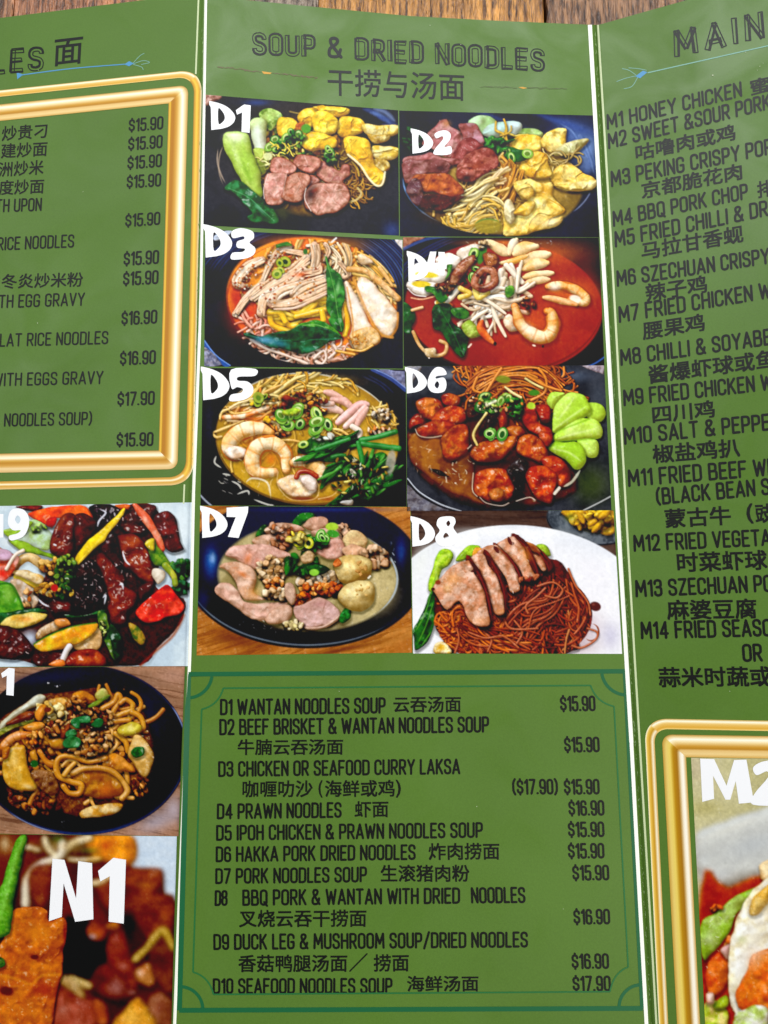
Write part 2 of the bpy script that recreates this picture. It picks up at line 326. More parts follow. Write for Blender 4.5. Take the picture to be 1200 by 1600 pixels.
    def wood(s, c1, c2, c3, box, rot=0, sc=40, st=8):
        p = s.px([box[0], box[1], box[2], box[3]]); w = s.win(p[0], p[1], 0)
        if not w: return
        ca, sa = math.cos(rot), math.sin(rot); u = (w[2] * ca + w[3] * sa) / st; v = -w[2] * sa + w[3] * ca
        m = sstep(-1.2, 1.2, NZ(u, v, sc / s.s, s.sd))[..., None]; g = sstep(.3, 1.6, NZ(u * .6, v, sc / s.s * .3, s.sd + 5))[..., None]
        col = C(c1) * (1 - m) + C(c2) * m; s.put(w, col * (1 - g * .6) + C(c3) * g * .6, np.ones(u.shape))
# name: (painter, photo corners TL TR BR BL as printed, crop used for its own coordinates, what it shows)
PRINTS = {
 'D1': ('dish_wantan_soup', (320.5, 148, 622, 172.5, 623.5, 368.3, 316.5, 352), (310, 140, 3.636), 'photo of wantan soup with sliced roast pork and pak choy'),
 'D2': ('dish_brisket_soup', (623.8, 173, 926.8, 180.6, 936.2, 370.8, 624.9, 369.3), (610, 165, 3.529), 'photo of beef brisket chunks with yellow wantans in a blue bowl'),
 'D3': ('dish_curry_laksa', (320.5, 358.5, 628.8, 375, 629.8, 576, 319.3, 572.5), (310, 350, 3.529), 'photo of orange curry laksa with shredded chicken and green leaves'),
 'D4': ('dish_prawn_noodles', (629.8, 370.9, 935.6, 371.4, 944.4, 571, 630.8, 572), (620, 360, 3.529), 'photo of prawns and sliced egg in red broth'),
 'D5': ('dish_ipoh_noodles', (317, 575, 634, 577.5, 635.4, 791.6, 313.4, 789.6), (310, 570, 3.529), 'photo of prawns, chicken shreds and green chives in clear soup'),
 'D6': ('dish_hakka_noodles', (635.2, 572.3, 943.8, 571, 955.4, 797, 636, 799), (620, 570, 3.4286), 'photo of glazed pork pieces beside light green pak choy stems'),
 'D7': ('dish_pork_soup', (313, 790.5, 641, 792.3, 644.2, 1019.8, 307.3, 1024), (300, 785, 3.4286), 'photo of pork slices, mince and two fish balls in pale soup'),
 'D8': ('dish_dried_noodles', (642, 798.6, 958.5, 797.5, 972, 1021.6, 645.6, 1021), (630, 790, 3.3333), 'photo of sliced roast pork over red brown noodles on a white plate'),
 'I9': ('dish_stir_fry', (-40, 791.5, 301, 785, 296.6, 1040.7, -40, 1042), (0, 770, 3.871), 'photo of dark glossy beef with peppers and broccoli'),
 'L1': ('dish_thick_noodles', (-40, 1043, 288.8, 1041, 279, 1306.4, -40, 1302), (0, 1030, 3.871), 'photo of thick brown noodles in a dark blue bowl'),
 'N1': ('dish_fried_tofu', (-40, 1303, 276.4, 1306.8, 265, 1700, -40, 1700), (0, 1290, 3.871), 'photo of orange fried tofu with bean sprouts, seen very close'),
 'M2': ('dish_main_course', (1079.7, 1184, 1348, 1187, 1364, 1852, 1115, 1852), (900, 1100, 3.2), 'photo of red sauce with a pale crusted slice, seen very close'),
}
MEAT = dict(bump=.5, bs=14, dome=18, gl=.22, edge=.75, ec='6a2410', sc=22, sh=.7, hgt=.45, wr=.16, ws=40)
def dish_wantan_soup(P):
    P.bg('2a2a31', '1f2026', 200)
    P.soft(560, 330, 420, 330, '3a2c1c', .6)
    P.blob([38, 25, 130, 38, 90, 70, 40, 95], 'c9a49a', '8d5f52', bump=.8, bs=10, gl=0, sh=0)
    for i, (x, y) in enumerate(((1000, 130), (1040, 150), (1085, 175), (1110, 215), (1060, 128))):
        P.line([x - 70, y - 20, x, y, x + 60, y + 55], 22, ('3c4f92', '5f78bd', '33427c', '2d3a70', '7e93cf')[i], .55, taper=1, soft=4)
    P.soft(330, 75, 90, 20, '31427c', .7); P.soft(1100, 800, 60, 60, '35406e', .8)
    P.arc(330, 430, 215, 230, 7, 'a08a72', 148, 214, a=.7); P.line([112, 330, 108, 410, 128, 480, 155, 535], 8, 'b9a089', .7, taper=1)
    P.ell(640, 430, 330, 280, '7c5a1c', 0, 40, .9, '4a3418', 80)
    P.noods((880, 510, 70, 110, .2), 60, 90, 9, ('a87426', '8d5c1a', 'c4923a', '6d4614'), 1.6, 1.3, 2.2)
    P.noods((440, 310, 80, 90), 26, 120, 11, ('e0b040', 'c08a2a', 'f0d070'), 1.6)
    P.within(620, 430, 330, 270); P.noods((610, 400, 300, 230), 90, 130, 11, ('8a6a24', 'b08a38', '6a4c18', 'c8a850'), 1.6, sh=.4); P.within()
    P.bits((600, 280, 240, 90), 60, 10, 26, ('d8a82c', 'b87c1c', '8a5414', 'e8c850', '5c6c20'), .6)
    P.line([850, 640, 900, 625, 925, 590, 905, 560], 12, 'c9b072', .9); P.line([520, 125, 580, 135, 640, 110], 8, 'b0924a', .7)
    W = dict(bump=.4, bs=20, dome=30, wr=.5, ws=44, gl=.3, edge=.3, ec='a8680c', sc=34, sh=.5, hgt=.7, amb=.5)
    P.leaf([345, 160, 360, 120, 410, 106, 465, 130, 475, 165, 430, 215, 400, 230], 'a4bd63', '5c7d2c', gl=.3)
    P.blob([565, 160, 600, 118, 660, 100, 720, 98, 700, 170, 640, 215, 590, 200], 'f4d04c', 'e2aa2a', **W)
    P.blob([650, 100, 720, 95, 800, 98, 858, 112, 850, 140, 790, 155, 720, 140], 'f2d050', 'e0a41e', **W)
    P.blob([800, 165, 850, 150, 920, 165, 960, 205, 930, 245, 850, 270, 795, 250], 'f2cc48', 'd89c20', **W)
    P.blob([930, 200, 1030, 205, 1135, 212, 1132, 255, 1060, 270, 960, 262], 'ecdf98', 'dcb64a', **W)
    P.blob([960, 255, 1030, 262, 1088, 262, 1075, 295, 1000, 305], 'dccb84', 'b08a3a', **W)
    P.blob([440, 200, 470, 160, 530, 155, 565, 190, 560, 240, 510, 268, 455, 262], 'f6d850', 'e8b430', **W)
    P.blob([650, 150, 700, 120, 770, 150, 795, 200, 775, 250, 700, 262, 655, 230], 'f8de58', 'ecc038', **W)
    P.blob([600, 270, 650, 240, 720, 250, 780, 280, 775, 330, 700, 345, 640, 350, 588, 320], 'f6d850', 'e6b02c', **W)
    P.blob([555, 200, 595, 195, 590, 245, 560, 250], 'b0622a', '8a3f18', dome=12)
    P.blob([990, 320, 1060, 325, 1135, 335, 1132, 385, 1060, 402, 990, 385], 'efe09a', 'd8b44a', **W)
    P.blob([1000, 400, 1075, 405, 1080, 450, 1020, 470], 'd9c476', 'a8843a', **W)
    P.blob([825, 280, 880, 262, 950, 280, 985, 330, 1000, 420, 1060, 480, 1045, 545, 1000, 545, 950, 490, 890, 410, 840, 360], 'f0c848', 'dca428', **W)
    P.line([850, 370, 920, 430, 965, 500, 1010, 545, 1045, 535, 1060, 470], 12, 'f4ecc4', .9); P.soft(905, 320, 50, 40, 'f6c93a', .7); P.soft(970, 420, 30, 60, '9a5c12', .5)
    S = dict(bump=.05, bs=60, dome=52, gl=.3, edge=.2, ec='5c8a24', sh=.5, sc=140, amb=.55, var=.03)
    P.blob([290, 240, 285, 190, 330, 162, 375, 175, 395, 230, 385, 300, 395, 400, 350, 420, 320, 330], 'dfe8d8', 'c4d690', **S)
    P.blob([310, 340, 390, 345, 400, 440, 365, 480, 330, 420], 'c4d464', '98ac44', **S)
    P.noods((385, 400, 30, 60), 12, 60, 8, ('d8d070', 'e8e8a0', '8a7a2a'), 1.6); P.ell(395, 380, 26, 22, 'd9dc9a', 0, 6, .9); P.ell(350, 450, 34, 36, '55601e', 0, 6, .7)
    P.blob([142, 285, 160, 248, 225, 238, 280, 250, 300, 310, 325, 400, 350, 490, 366, 585, 350, 615, 305, 605, 262, 545, 215, 465, 172, 380, 148, 330], 'bcd468', '9cc048', **S)
    P.soft(215, 275, 64, 34, 'e4eecc', .85); P.soft(205, 258, 50, 12, 'f4f8e4', .9); P.line([190, 290, 230, 410, 300, 540], 5, '8ab03c', .5, soft=4); P.line([250, 290, 280, 420, 330, 560], 5, '8ab03c', .5, soft=4); P.soft(215, 370, 16, 90, 'd4e59a', .55, -.35); P.soft(275, 470, 14, 90, '5c8a1e', .5, -.4)
    P.leaf([150, 560, 210, 510, 290, 560, 350, 610, 420, 670, 452, 750, 400, 760, 300, 740, 280, 720, 310, 705, 250, 640, 200, 590], '2f6b3c', '123c1c', [170, 560, 280, 610, 370, 690, 430, 745], '5c9a62', gl=.55, bs=40, bump=.8)
    P.soft(350, 680, 60, 12, '7dbf9a', .5, .8); P.soft(470, 700, 60, 50, '3a3c1a', .8)
    P.rings((500, 290, 110, 40, -.4), 12, 26); P.bits((520, 300, 90, 50, -.3), 26, 8, 20, ('2f6a2a', '1f4c1c', '4d8c38', '7db04a'), .5); P.ell(612, 222, 28, 26, '4e8a2e', 0, 8); P.bits((540, 355, 70, 25), 16, 8, 18, ('4d8a2c', '8ab04a', 'd8c05a', '2c5c20'))
    P.noods((500, 340, 50, 30), 8, 60, 7, ('f4dc5a', 'e8c83c'), 1.5)
    m = ('a4645a', 'c08674')
    P.blob([685, 430, 710, 410, 770, 440, 800, 460, 815, 425, 855, 430, 860, 490, 820, 520, 845, 560, 760, 545, 690, 510, 665, 480], m[0], m[1], **MEAT)
    P.rings((740, 350, 50, 26), 5, 24); P.bits((760, 390, 45, 28), 18, 8, 18, ('2f5c22', '1c3c16', '7da84a', 'c9a040'))
    P.blob([545, 390, 570, 362, 630, 368, 690, 395, 685, 440, 640, 475, 580, 455, 540, 425], 'a46052', 'c0826e', **MEAT)
    P.blob([415, 410, 440, 382, 500, 395, 555, 440, 540, 470, 480, 490, 415, 465], 'ac6a5a', 'c89080', **MEAT)
    P.blob([610, 500, 650, 490, 690, 520, 650, 545, 605, 540], 'b06a5c', 'cf958a', **MEAT)
    P.blob([375, 520, 395, 480, 470, 472, 500, 500, 490, 560, 500, 620, 450, 655, 390, 650, 370, 600], 'bc7c6e', 'd4a090', **MEAT)
    P.blob([505, 490, 560, 468, 625, 480, 640, 530, 610, 570, 600, 630, 530, 645, 478, 610, 490, 550], 'a46450', 'c48c76', **MEAT)
    P.blob([610, 580, 660, 535, 740, 530, 830, 550, 862, 600, 845, 650, 780, 695, 710, 710, 640, 690, 600, 660], 'b07462', 'd09c8a', **MEAT)
    P.soft(640, 590, 40, 60, '1d0f10', .85, .4); P.soft(665, 570, 30, 12, '7e2c1c', .7, -.6); P.soft(520, 600, 30, 16, '8a3418', .7); P.soft(430, 625, 40, 14, '8c3c26', .6); P.soft(545, 540, 24, 12, '8e4028', .5)
    P.line([395, 480, 372, 560, 375, 620], 5, 'f0dcd0', .8); P.line([612, 560, 604, 620, 640, 690], 5, 'f0e0d8', .8); P.line([500, 480, 490, 545, 482, 600], 4, 'e8cfc0', .6)
    for q in ([700, 560, 740, 600, 700, 680], [780, 560, 760, 620, 800, 660], [430, 500, 450, 560, 430, 610], [560, 490, 580, 540, 545, 600], [600, 380, 620, 420, 600, 450], [450, 400, 480, 440, 470, 480], [740, 450, 770, 480, 750, 520]): P.line(q, 4, 'efd0c8', .4)
    P.glints((600, 540, 220, 140), 26, 26, 4, 'fff0ea', .6)

def dish_brisket_soup(P):
    P.bg('222534', '191b28', 260)
    for x, y, rx, ry, c in ((1020, 170, 150, 90, '4a5f9c'), (1080, 250, 60, 90, '6f8ac0'), (1000, 110, 120, 26, '3a4c88'), (930, 90, 180, 18, '33437c'), (560, 60, 300, 16, '30395f'), (1090, 330, 40, 60, '56699f')): P.soft(x, y, rx, ry, c, .8, .35)
    for i in range(9): P.line([930 + i * 18, 95 + i * 8, 1020 + i * 14, 160 + i * 22, 1080 + i * 7, 260 + i * 20], 7, ('7d98cf', '30406f', '5a72b0')[i % 3], .45, taper=1, soft=3)
    P.arc(600, 400, 530, 310, 9, '6f93c8', 128, 184, a=.9); P.arc(600, 400, 520, 300, 7, '7d86a8', 10, 40, a=.7)
    P.ell(590, 450, 470, 260, 'a07c3c', .02, 12, .95, '6c5428', 90); P.soft(300, 600, 200, 60, '3c2a18', .8)
    P.bits((130, 180, 60, 60), 16, 10, 24, ('1f4a26', '163a1a', '2c6030'), .5, gl=.1)
    W = dict(bump=.4, bs=24, dome=34, wr=.5, ws=52, gl=.3, edge=.3, ec='a0640f', sc=40, sh=.5, hgt=.7, amb=.5)
    S = dict(bump=.12, bs=60, dome=40, gl=.25, edge=.2, ec='6c8a50', sh=.4, sc=80, amb=.55)
    P.blob([430, 95, 480, 60, 550, 62, 588, 100, 570, 150, 500, 165], 'b4cfa2', '8fb070', **S); P.blob([700, 135, 780, 130, 840, 150, 820, 180, 720, 175], 'a9c27a', '7c9a4a', **S)
    P.blob([510, 160, 550, 105, 640, 82, 710, 92, 726, 125, 690, 155, 600, 175], 'c4d6d8', 'a4c0b4', **S)
    P.noods((620, 180, 90, 25), 14, 90, 10, ('e0c050', 'c89a34'), 1.2)
    P.blob([655, 215, 700, 170, 770, 160, 830, 180, 840, 235, 780, 260, 700, 250], 'f0d468', 'dca838', **W)
    P.blob([830, 190, 880, 140, 970, 122, 972, 180, 960, 240, 900, 265, 840, 235], 'f4e088', 'e4b848', **W)
    P.blob([900, 268, 960, 210, 1080, 180, 1088, 208, 1020, 262, 960, 278], 'dfe0b0', 'b9b878', **W)
    P.noods((960, 310, 80, 40), 16, 90, 9, ('d8c07a', 'a88a4a'), 1.4)
    P.blob([880, 400, 930, 330, 1010, 325, 1080, 385, 1135, 418, 1130, 450, 1060, 470, 940, 470], 'f2dc80', 'e0b450', **W); P.blob([900, 440, 1010, 425, 1135, 412, 1110, 462, 1000, 472], 'f2e4a0', 'd8bc5c', **W)
    P.blob([705, 370, 730, 300, 790, 258, 860, 268, 870, 330, 890, 385, 830, 400, 760, 395], 'f2d468', 'dca438', **W)
    P.leaf([515, 200, 560, 165, 600, 195, 690, 185, 640, 220, 720, 250, 775, 250, 745, 295, 670, 310, 600, 260, 540, 250], '2f6c2c', '1a4a1c', gl=.4); P.rings((690, 270, 70, 24), 6, 26); P.bits((580, 220, 60, 40), 18, 10, 24, ('3f8432', '225a22', '5a9a40'), .5)
    P.within(590, 450, 470, 262); P.noods((560, 520, 300, 140), 60, 160, 12, ('b88c44', '9c7438', 'd0a85c'), 1.4, sh=.3)
    am = ('c8842c', 'd89a40', 'a86a24', 'e0ac58'); ye = ('e8c468', 'f0d890', 'd8ac48', 'f4e2a8', 'c8983c')
    P.bundle([600, 300, 650, 360, 600, 430, 520, 470], 26, 40, 12, am); P.bundle([690, 330, 660, 420, 620, 500, 560, 560], 26, 50, 12, am)
    P.bundle([640, 420, 540, 450, 470, 520, 380, 560, 310, 600], 26, 46, 13, ye); P.bundle([600, 520, 500, 560, 420, 640, 340, 660, 320, 620], 26, 44, 13, ye); P.bundle([320, 600, 340, 670, 430, 690, 500, 640, 600, 640], 22, 30, 13, ye); P.bundle([450, 590, 520, 540, 600, 560, 640, 640], 14, 34, 12, ye)
    P.bundle([360, 520, 440, 500, 520, 420, 600, 372, 660, 362], 5, 14, 15, ('f4e4b0', 'ecd488'))
    P.within(); P.soft(420, 640, 140, 50, 'b08a3c', .35); P.soft(620, 400, 90, 70, 'a8581c', .3)
    P.ell(540, 665, 75, 40, '8c7a2c', 0, 10, .85); P.arc(540, 668, 75, 42, 8, '5c7434', 190, 330); P.glints((380, 630, 70, 40), 20, 18, 8, 'fff0c8', .9)
    M = dict(bump=.75, bs=18, dome=16, gl=.3, edge=.35, ec='3c1812', sc=34, sh=.6, hgt=.5, wr=.2, ws=36, wob=1.1)
    P.blob([240, 120, 310, 66, 335, 105, 380, 130, 430, 160, 440, 220, 380, 280, 320, 300, 240, 250, 170, 210], '9c5a58', 'b4807c', **M)
    P.blob([380, 110, 440, 95, 490, 120, 515, 190, 480, 235, 430, 240, 400, 170], 'a8747c', '8a4a46', **M)
    P.blob([330, 290, 420, 180, 500, 205, 515, 230, 430, 290, 360, 320], '8a4440', '6a2c2a', **M); P.soft(310, 100, 30, 24, 'b0703c', .6)
    P.blob([75, 290, 120, 275, 250, 275, 300, 290, 400, 300, 330, 325, 200, 310, 90, 320], 'a86a66', '96504c', **M)
    P.blob([72, 310, 200, 300, 320, 320, 310, 380, 220, 370, 130, 400, 90, 430, 66, 370], '7c4644', '93605c', **M); P.soft(280, 350, 50, 26, '2a1212', .8)
    P.blob([370, 330, 440, 270, 530, 230, 570, 260, 598, 330, 540, 370, 450, 420, 390, 420, 368, 385], '7a3830', 'a85c50', **M); P.soft(420, 400, 50, 24, '1e0c0a', .8, -.3); P.soft(480, 330, 50, 22, 'a04a2c', .5, -.5)
    P.blob([90, 440, 150, 385, 230, 370, 320, 385, 390, 440, 400, 490, 330, 520, 230, 480, 190, 470], '8c4028', 'b05c34', **M)
    P.blob([85, 450, 130, 405, 180, 440, 185, 510, 160, 560, 110, 520], '70504c', '54363a', **M); P.blob([185, 500, 260, 490, 340, 510, 420, 500, 300, 580, 200, 580, 160, 550], '4a241a', '361812', **M)
    P.soft(240, 450, 50, 20, 'c9642a', .7); P.glints((300, 230, 180, 160), 26, 22, 4, 'ffe4dc', .55); P.glints((480, 320, 80, 60), 22, 18, 4, 'f0b8a8', .6)
    P.blob([680, 430, 750, 405, 830, 430, 890, 425, 900, 500, 965, 575, 900, 620, 950, 610, 930, 660, 800, 695, 640, 720, 625, 650, 640, 525, 700, 600, 760, 540, 720, 520], 'f4e084', 'e6bc54', **W)
    P.blob([630, 530, 665, 520, 690, 620, 660, 660, 630, 610], 'f2ecc8', 'd9d0a0', **W); P.blob([680, 590, 760, 520, 800, 545, 760, 610, 710, 610], 'e8b848', 'f4dc80', **W); P.blob([700, 450, 760, 430, 790, 480, 760, 520, 720, 500], 'f6dc7c', 'e0b450', **W)
    P.soft(850, 470, 46, 40, 'c98a2c', .6); P.line([880, 520, 960, 575, 880, 620, 780, 690], 8, 'b97a1c', .6); P.soft(800, 630, 60, 40, 'f8e8a0', .6); P.soft(890, 640, 60, 24, 'f4ecc8', .7, -.3); P.glints((790, 560, 130, 120), 22, 34, 5, 'fffbe0', .6)

def dish_curry_laksa(P):
    P.bg('25252d', '1d1d25', 200)
    for i in range(14): P.arc(640, 420, 430 + i * 16, 360 + i * 10, 9, ('33468a', '243268', '4a63a8')[i % 3], -62 + i, -8, a=.5)
    for i in range(7): P.arc(560, 400, 480 + i * 20, 360 + i * 8, 10, ('2c3c7c', '20295a', '3c5298')[i % 3], 200, 256, a=.45)
    P.blob([1090, 90, 1128, 90, 1128, 150], 'd0c8c4', gl=0, sh=0, sharp=True, dome=4); P.blob([95, 60, 180, 38, 150, 70, 90, 90], 'b9c4da', gl=0, sh=0, dome=4)
    P.line([30, 650, 90, 730, 160, 785], 22, '2f4c94', .95); P.line([30, 640, 95, 722, 175, 780], 6, '6f93d8', .9); P.blob([28, 680, 60, 700, 130, 775, 28, 785], '8d8ba0', '54566c', gl=0, sh=0, dome=5)
    P.ell(625, 415, 470, 340, 'd0561a', .12, 10, 1, 'ec8a2a', 120); P.soft(260, 500, 110, 130, 'b02a14', .8); P.soft(560, 100, 260, 40, 'e8762a', .6); P.soft(210, 400, 50, 120, 'a02c14', .6); P.soft(800, 130, 140, 50, 'd8761c', .5)
    P.arc(625, 415, 466, 336, 10, '7e2c10', 90, 250, a=.5)
    P.within(628, 428, 476, 346)
    P.noods((450, 700, 200, 45, .15), 60, 120, 15, ('dcae96', 'c08872', 'efd2be', 'a8624a'), 1.5); P.noods((310, 570, 60, 50), 22, 90, 14, ('e8a08a', 'd87a62', 'f2c4b0'), 1.2)
    P.noods((740, 200, 120, 110, .7), 50, 200, 13, ('f0c08c', 'd88e52', 'f4d6b0', 'c86c34'), 1.2, 1.0, .9); P.noods((950, 260, 120, 60, .7), 40, 180, 14, ('f0c070', 'e0a048', 'f6dca0'), 1, .75, .7)
    P.noods((720, 720, 90, 36), 26, 110, 14, ('d8a088', 'b87458', 'e8c4b0'), 1.8); P.noods((250, 220, 70, 60), 12, 100, 13, ('e0825a', 'c85a34'), 1.4)
    P.noods((600, 330, 330, 200), 110, 170, 18, ('f0a848', 'f0bc68', 'e08830', 'e49838'), 1.2, -.5, 1.6, gl=.3)
    P.bits((500, 320, 280, 190), 90, 8, 22, ('f0d8bc', 'e0a878', 'd07838', 'e8c8a0', 'c8602c'), .45, gl=.3, sh=.4)
    for q in ([290, 640, 380, 690, 470, 720, 600, 770], [640, 740, 690, 700, 705, 740, 680, 775, 650, 760], [740, 660, 760, 700, 720, 740]): P.tube(q, 16, 'e8cdbd', gl=.5)
    P.bundle([420, 480, 520, 520, 640, 470, 720, 440], 12, 40, 20, ('f0c030', 'e8b028', 'f4cc50')); P.bundle([760, 110, 800, 200, 760, 300], 16, 60, 13, ('f4d0a0', 'ecb878', 'f8e0bc')); P.bundle([860, 200, 960, 250, 1050, 340], 16, 50, 14, ('f0c060', 'f4d48c', 'e8a848'))
    for q in ([395, 480, 400, 540, 430, 570, 500, 590], [460, 500, 500, 560, 540, 560], [540, 510, 620, 490, 710, 470], [390, 490, 450, 490, 480, 540], [680, 480, 690, 530], [640, 420, 700, 410], [810, 440, 825, 540, 810, 610]): P.tube(q, 30, 'f0c030', 'e0a018', gl=.6)
    A = dict(bump=.45, bs=20, dome=24, gl=.3, edge=.35, ec='b4642c', sc=22, sh=.55, hgt=.6, amb=.5)
    def chick(pts, wd, c='ead2bc', c2='d8a888'):
        P.tube(pts, wd, c, c2, gl=.15, sh=.6, bump=.14, taper=.25, amb=.5)
        p = np.array(pts, float).reshape(-1, 2); t = p[-1] - p[0]; t = np.array((-t[1], t[0])) / math.hypot(*t)
        for j in range(5):
            o = (j - 2) * wd * .19; e = np.array([[P.r.uniform(-6, 6), P.r.uniform(-6, 6)] for _ in p]); P.tube((p + t * o + e).reshape(-1), wd * P.r.uniform(.24, .4), P.r.choice((c, 'f6e8d6', 'ecd0b0', 'e6be98')), 'e4b48c', gl=.25, sh=.16, bump=.1, taper=.5)
    chick([240, 345, 210, 320, 270, 240, 350, 200], 52); chick([350, 330, 390, 230, 450, 140, 510, 130], 36); chick([480, 150, 560, 160, 600, 180], 30); chick([600, 120, 640, 130, 610, 200], 26, 'f4e0c8')
    chick([200, 500, 260, 420, 330, 350, 380, 330], 40); chick([215, 490, 260, 430, 300, 380], 22, 'f2d8c8'); chick([300, 410, 400, 330, 520, 260, 600, 190], 56); chick([640, 120, 650, 180, 640, 250], 50, 'ecc8a4')
    chick([345, 490, 370, 410, 480, 360, 580, 260], 62); chick([580, 270, 660, 260, 680, 230], 40, 'd8a080', 'c87050'); chick([400, 440, 450, 370, 560, 330], 60); chick([520, 390, 580, 340, 700, 300], 52, 'efdcc8'); chick([410, 450, 520, 440, 640, 390, 740, 340], 58, 'e0c0a8', 'c89478')
    chick([700, 200, 720, 150, 700, 110], 26, 'f4dcc0'); chick([780, 210, 830, 280, 790, 300], 24, 'f0c8a0')
    for reg in ((500, 340, 190, 110, -.4), (260, 290, 80, 60, -.8), (430, 200, 60, 80)): P.bits(reg, 60, 3, 8, ('b8602c', 'd88a4a', '8c3c1c', 'f4e4d4'), .7, gl=.2, sh=.1)
    P.soft(560, 280, 40, 16, 'd84a1c', .7); P.soft(450, 420, 60, 14, '5a3a1c', .35, -.4); P.soft(500, 400, 60, 8, '3c2412', .6, -.5)
    P.leaf([435, 100, 480, 95, 515, 118, 470, 120, 432, 130], '4f7a2a', '2c5a1a'); P.rings((470, 215, 24, 20), 2, 30, ('8a9a2c',), 'b0b048'); P.rings((440, 265, 24, 14), 2, 24, ('9aa83a',), 'c0c060'); P.ell(590, 152, 12, 16, '2f5a24')
    P.within()
    P.blob([870, 330, 900, 290, 960, 320, 1040, 420, 1105, 500, 1095, 570, 1060, 620, 1020, 610, 960, 540, 900, 430], 'f4e8da', 'ecd4b4', **dict(A, dome=40, bump=.2)); P.line([855, 300, 900, 420, 960, 545, 1010, 610, 1070, 625], 16, 'd08c44', .75); P.line([1100, 490, 1095, 570, 1060, 625], 12, 'c87a34', .7)
    P.blob([880, 170, 930, 180, 960, 215, 900, 225], 'f4e4cc', 'e8c898', **A); P.tube([830, 250, 920, 260, 1000, 320, 1100, 410], 34, 'ecc088', 'd89a54', gl=.3, bump=.2); P.tube([1000, 240, 1050, 310, 1070, 340], 20, 'e8b068', gl=.3)
    P.blob([800, 330, 830, 320, 880, 420, 940, 540, 1000, 620, 990, 660, 880, 700, 840, 650, 845, 560, 820, 430], 'f0e4d6', 'e6d0b4', **dict(A, dome=36, bump=.2)); P.blob([850, 600, 950, 570, 1005, 625, 985, 665, 880, 695, 850, 660], 'dca860', 'e8c490', **dict(A, bump=.6)); P.soft(880, 450, 30, 90, 'f4eee8', .7, -.5); P.soft(970, 400, 36, 100, 'f6f0ea', .7, -.55)
    P.line([820, 350, 850, 520, 850, 640], 10, 'c8823c', .7); P.bits((880, 640, 60, 30), 20, 4, 9, ('b86a2c', 'c88038'), gl=.1, sh=.1)
    for q in ([820, 690, 900, 700, 960, 670], [760, 700, 860, 720]): P.tube(q, 14, 'e0a850', gl=.4)
    P.leaf([700, 180, 740, 240, 790, 310, 808, 400, 790, 470, 800, 560, 790, 600, 745, 570, 718, 530, 730, 510, 705, 460, 705, 330], '3c7a34', '1f4c20', [702, 190, 745, 340, 765, 470, 790, 590], '6a9c50')
    P.soft(770, 350, 12, 40, '9cc88a', .6, .1)
    P.leaf([520, 575, 580, 540, 660, 530, 730, 560, 790, 620, 700, 580, 600, 575], '4c8c2c', '2c6420', [540, 570, 650, 555, 780, 615])
    P.leaf([250, 605, 360, 615, 470, 590, 560, 570, 680, 570, 760, 605, 795, 630, 720, 650, 660, 690, 590, 715, 500, 700, 400, 680, 330, 650], '1f4f30', '0f2c1c', [260, 610, 400, 640, 560, 640, 790, 632], '3c7858', gl=.4)
    P.soft(370, 640, 70, 24, '5f9ac8', .8, .1); P.soft(450, 660, 60, 24, '3c7890', .6, .2); P.soft(610, 690, 50, 14, '3c8060', .6); P.blob([490, 600, 600, 590, 690, 610, 560, 650, 510, 645], '123c1a', '0c2a14', dome=8, gl=.1, sh=0, edge=0, alpha=.6)
    P.glints((600, 350, 300, 200), 40, 26, 4, 'fff6ea', .55); P.glints((620, 700, 150, 40), 14, 24, 4, 'ffffff', .6); P.line([735, 100, 760, 78], 10, 'f0f0f0', .9)

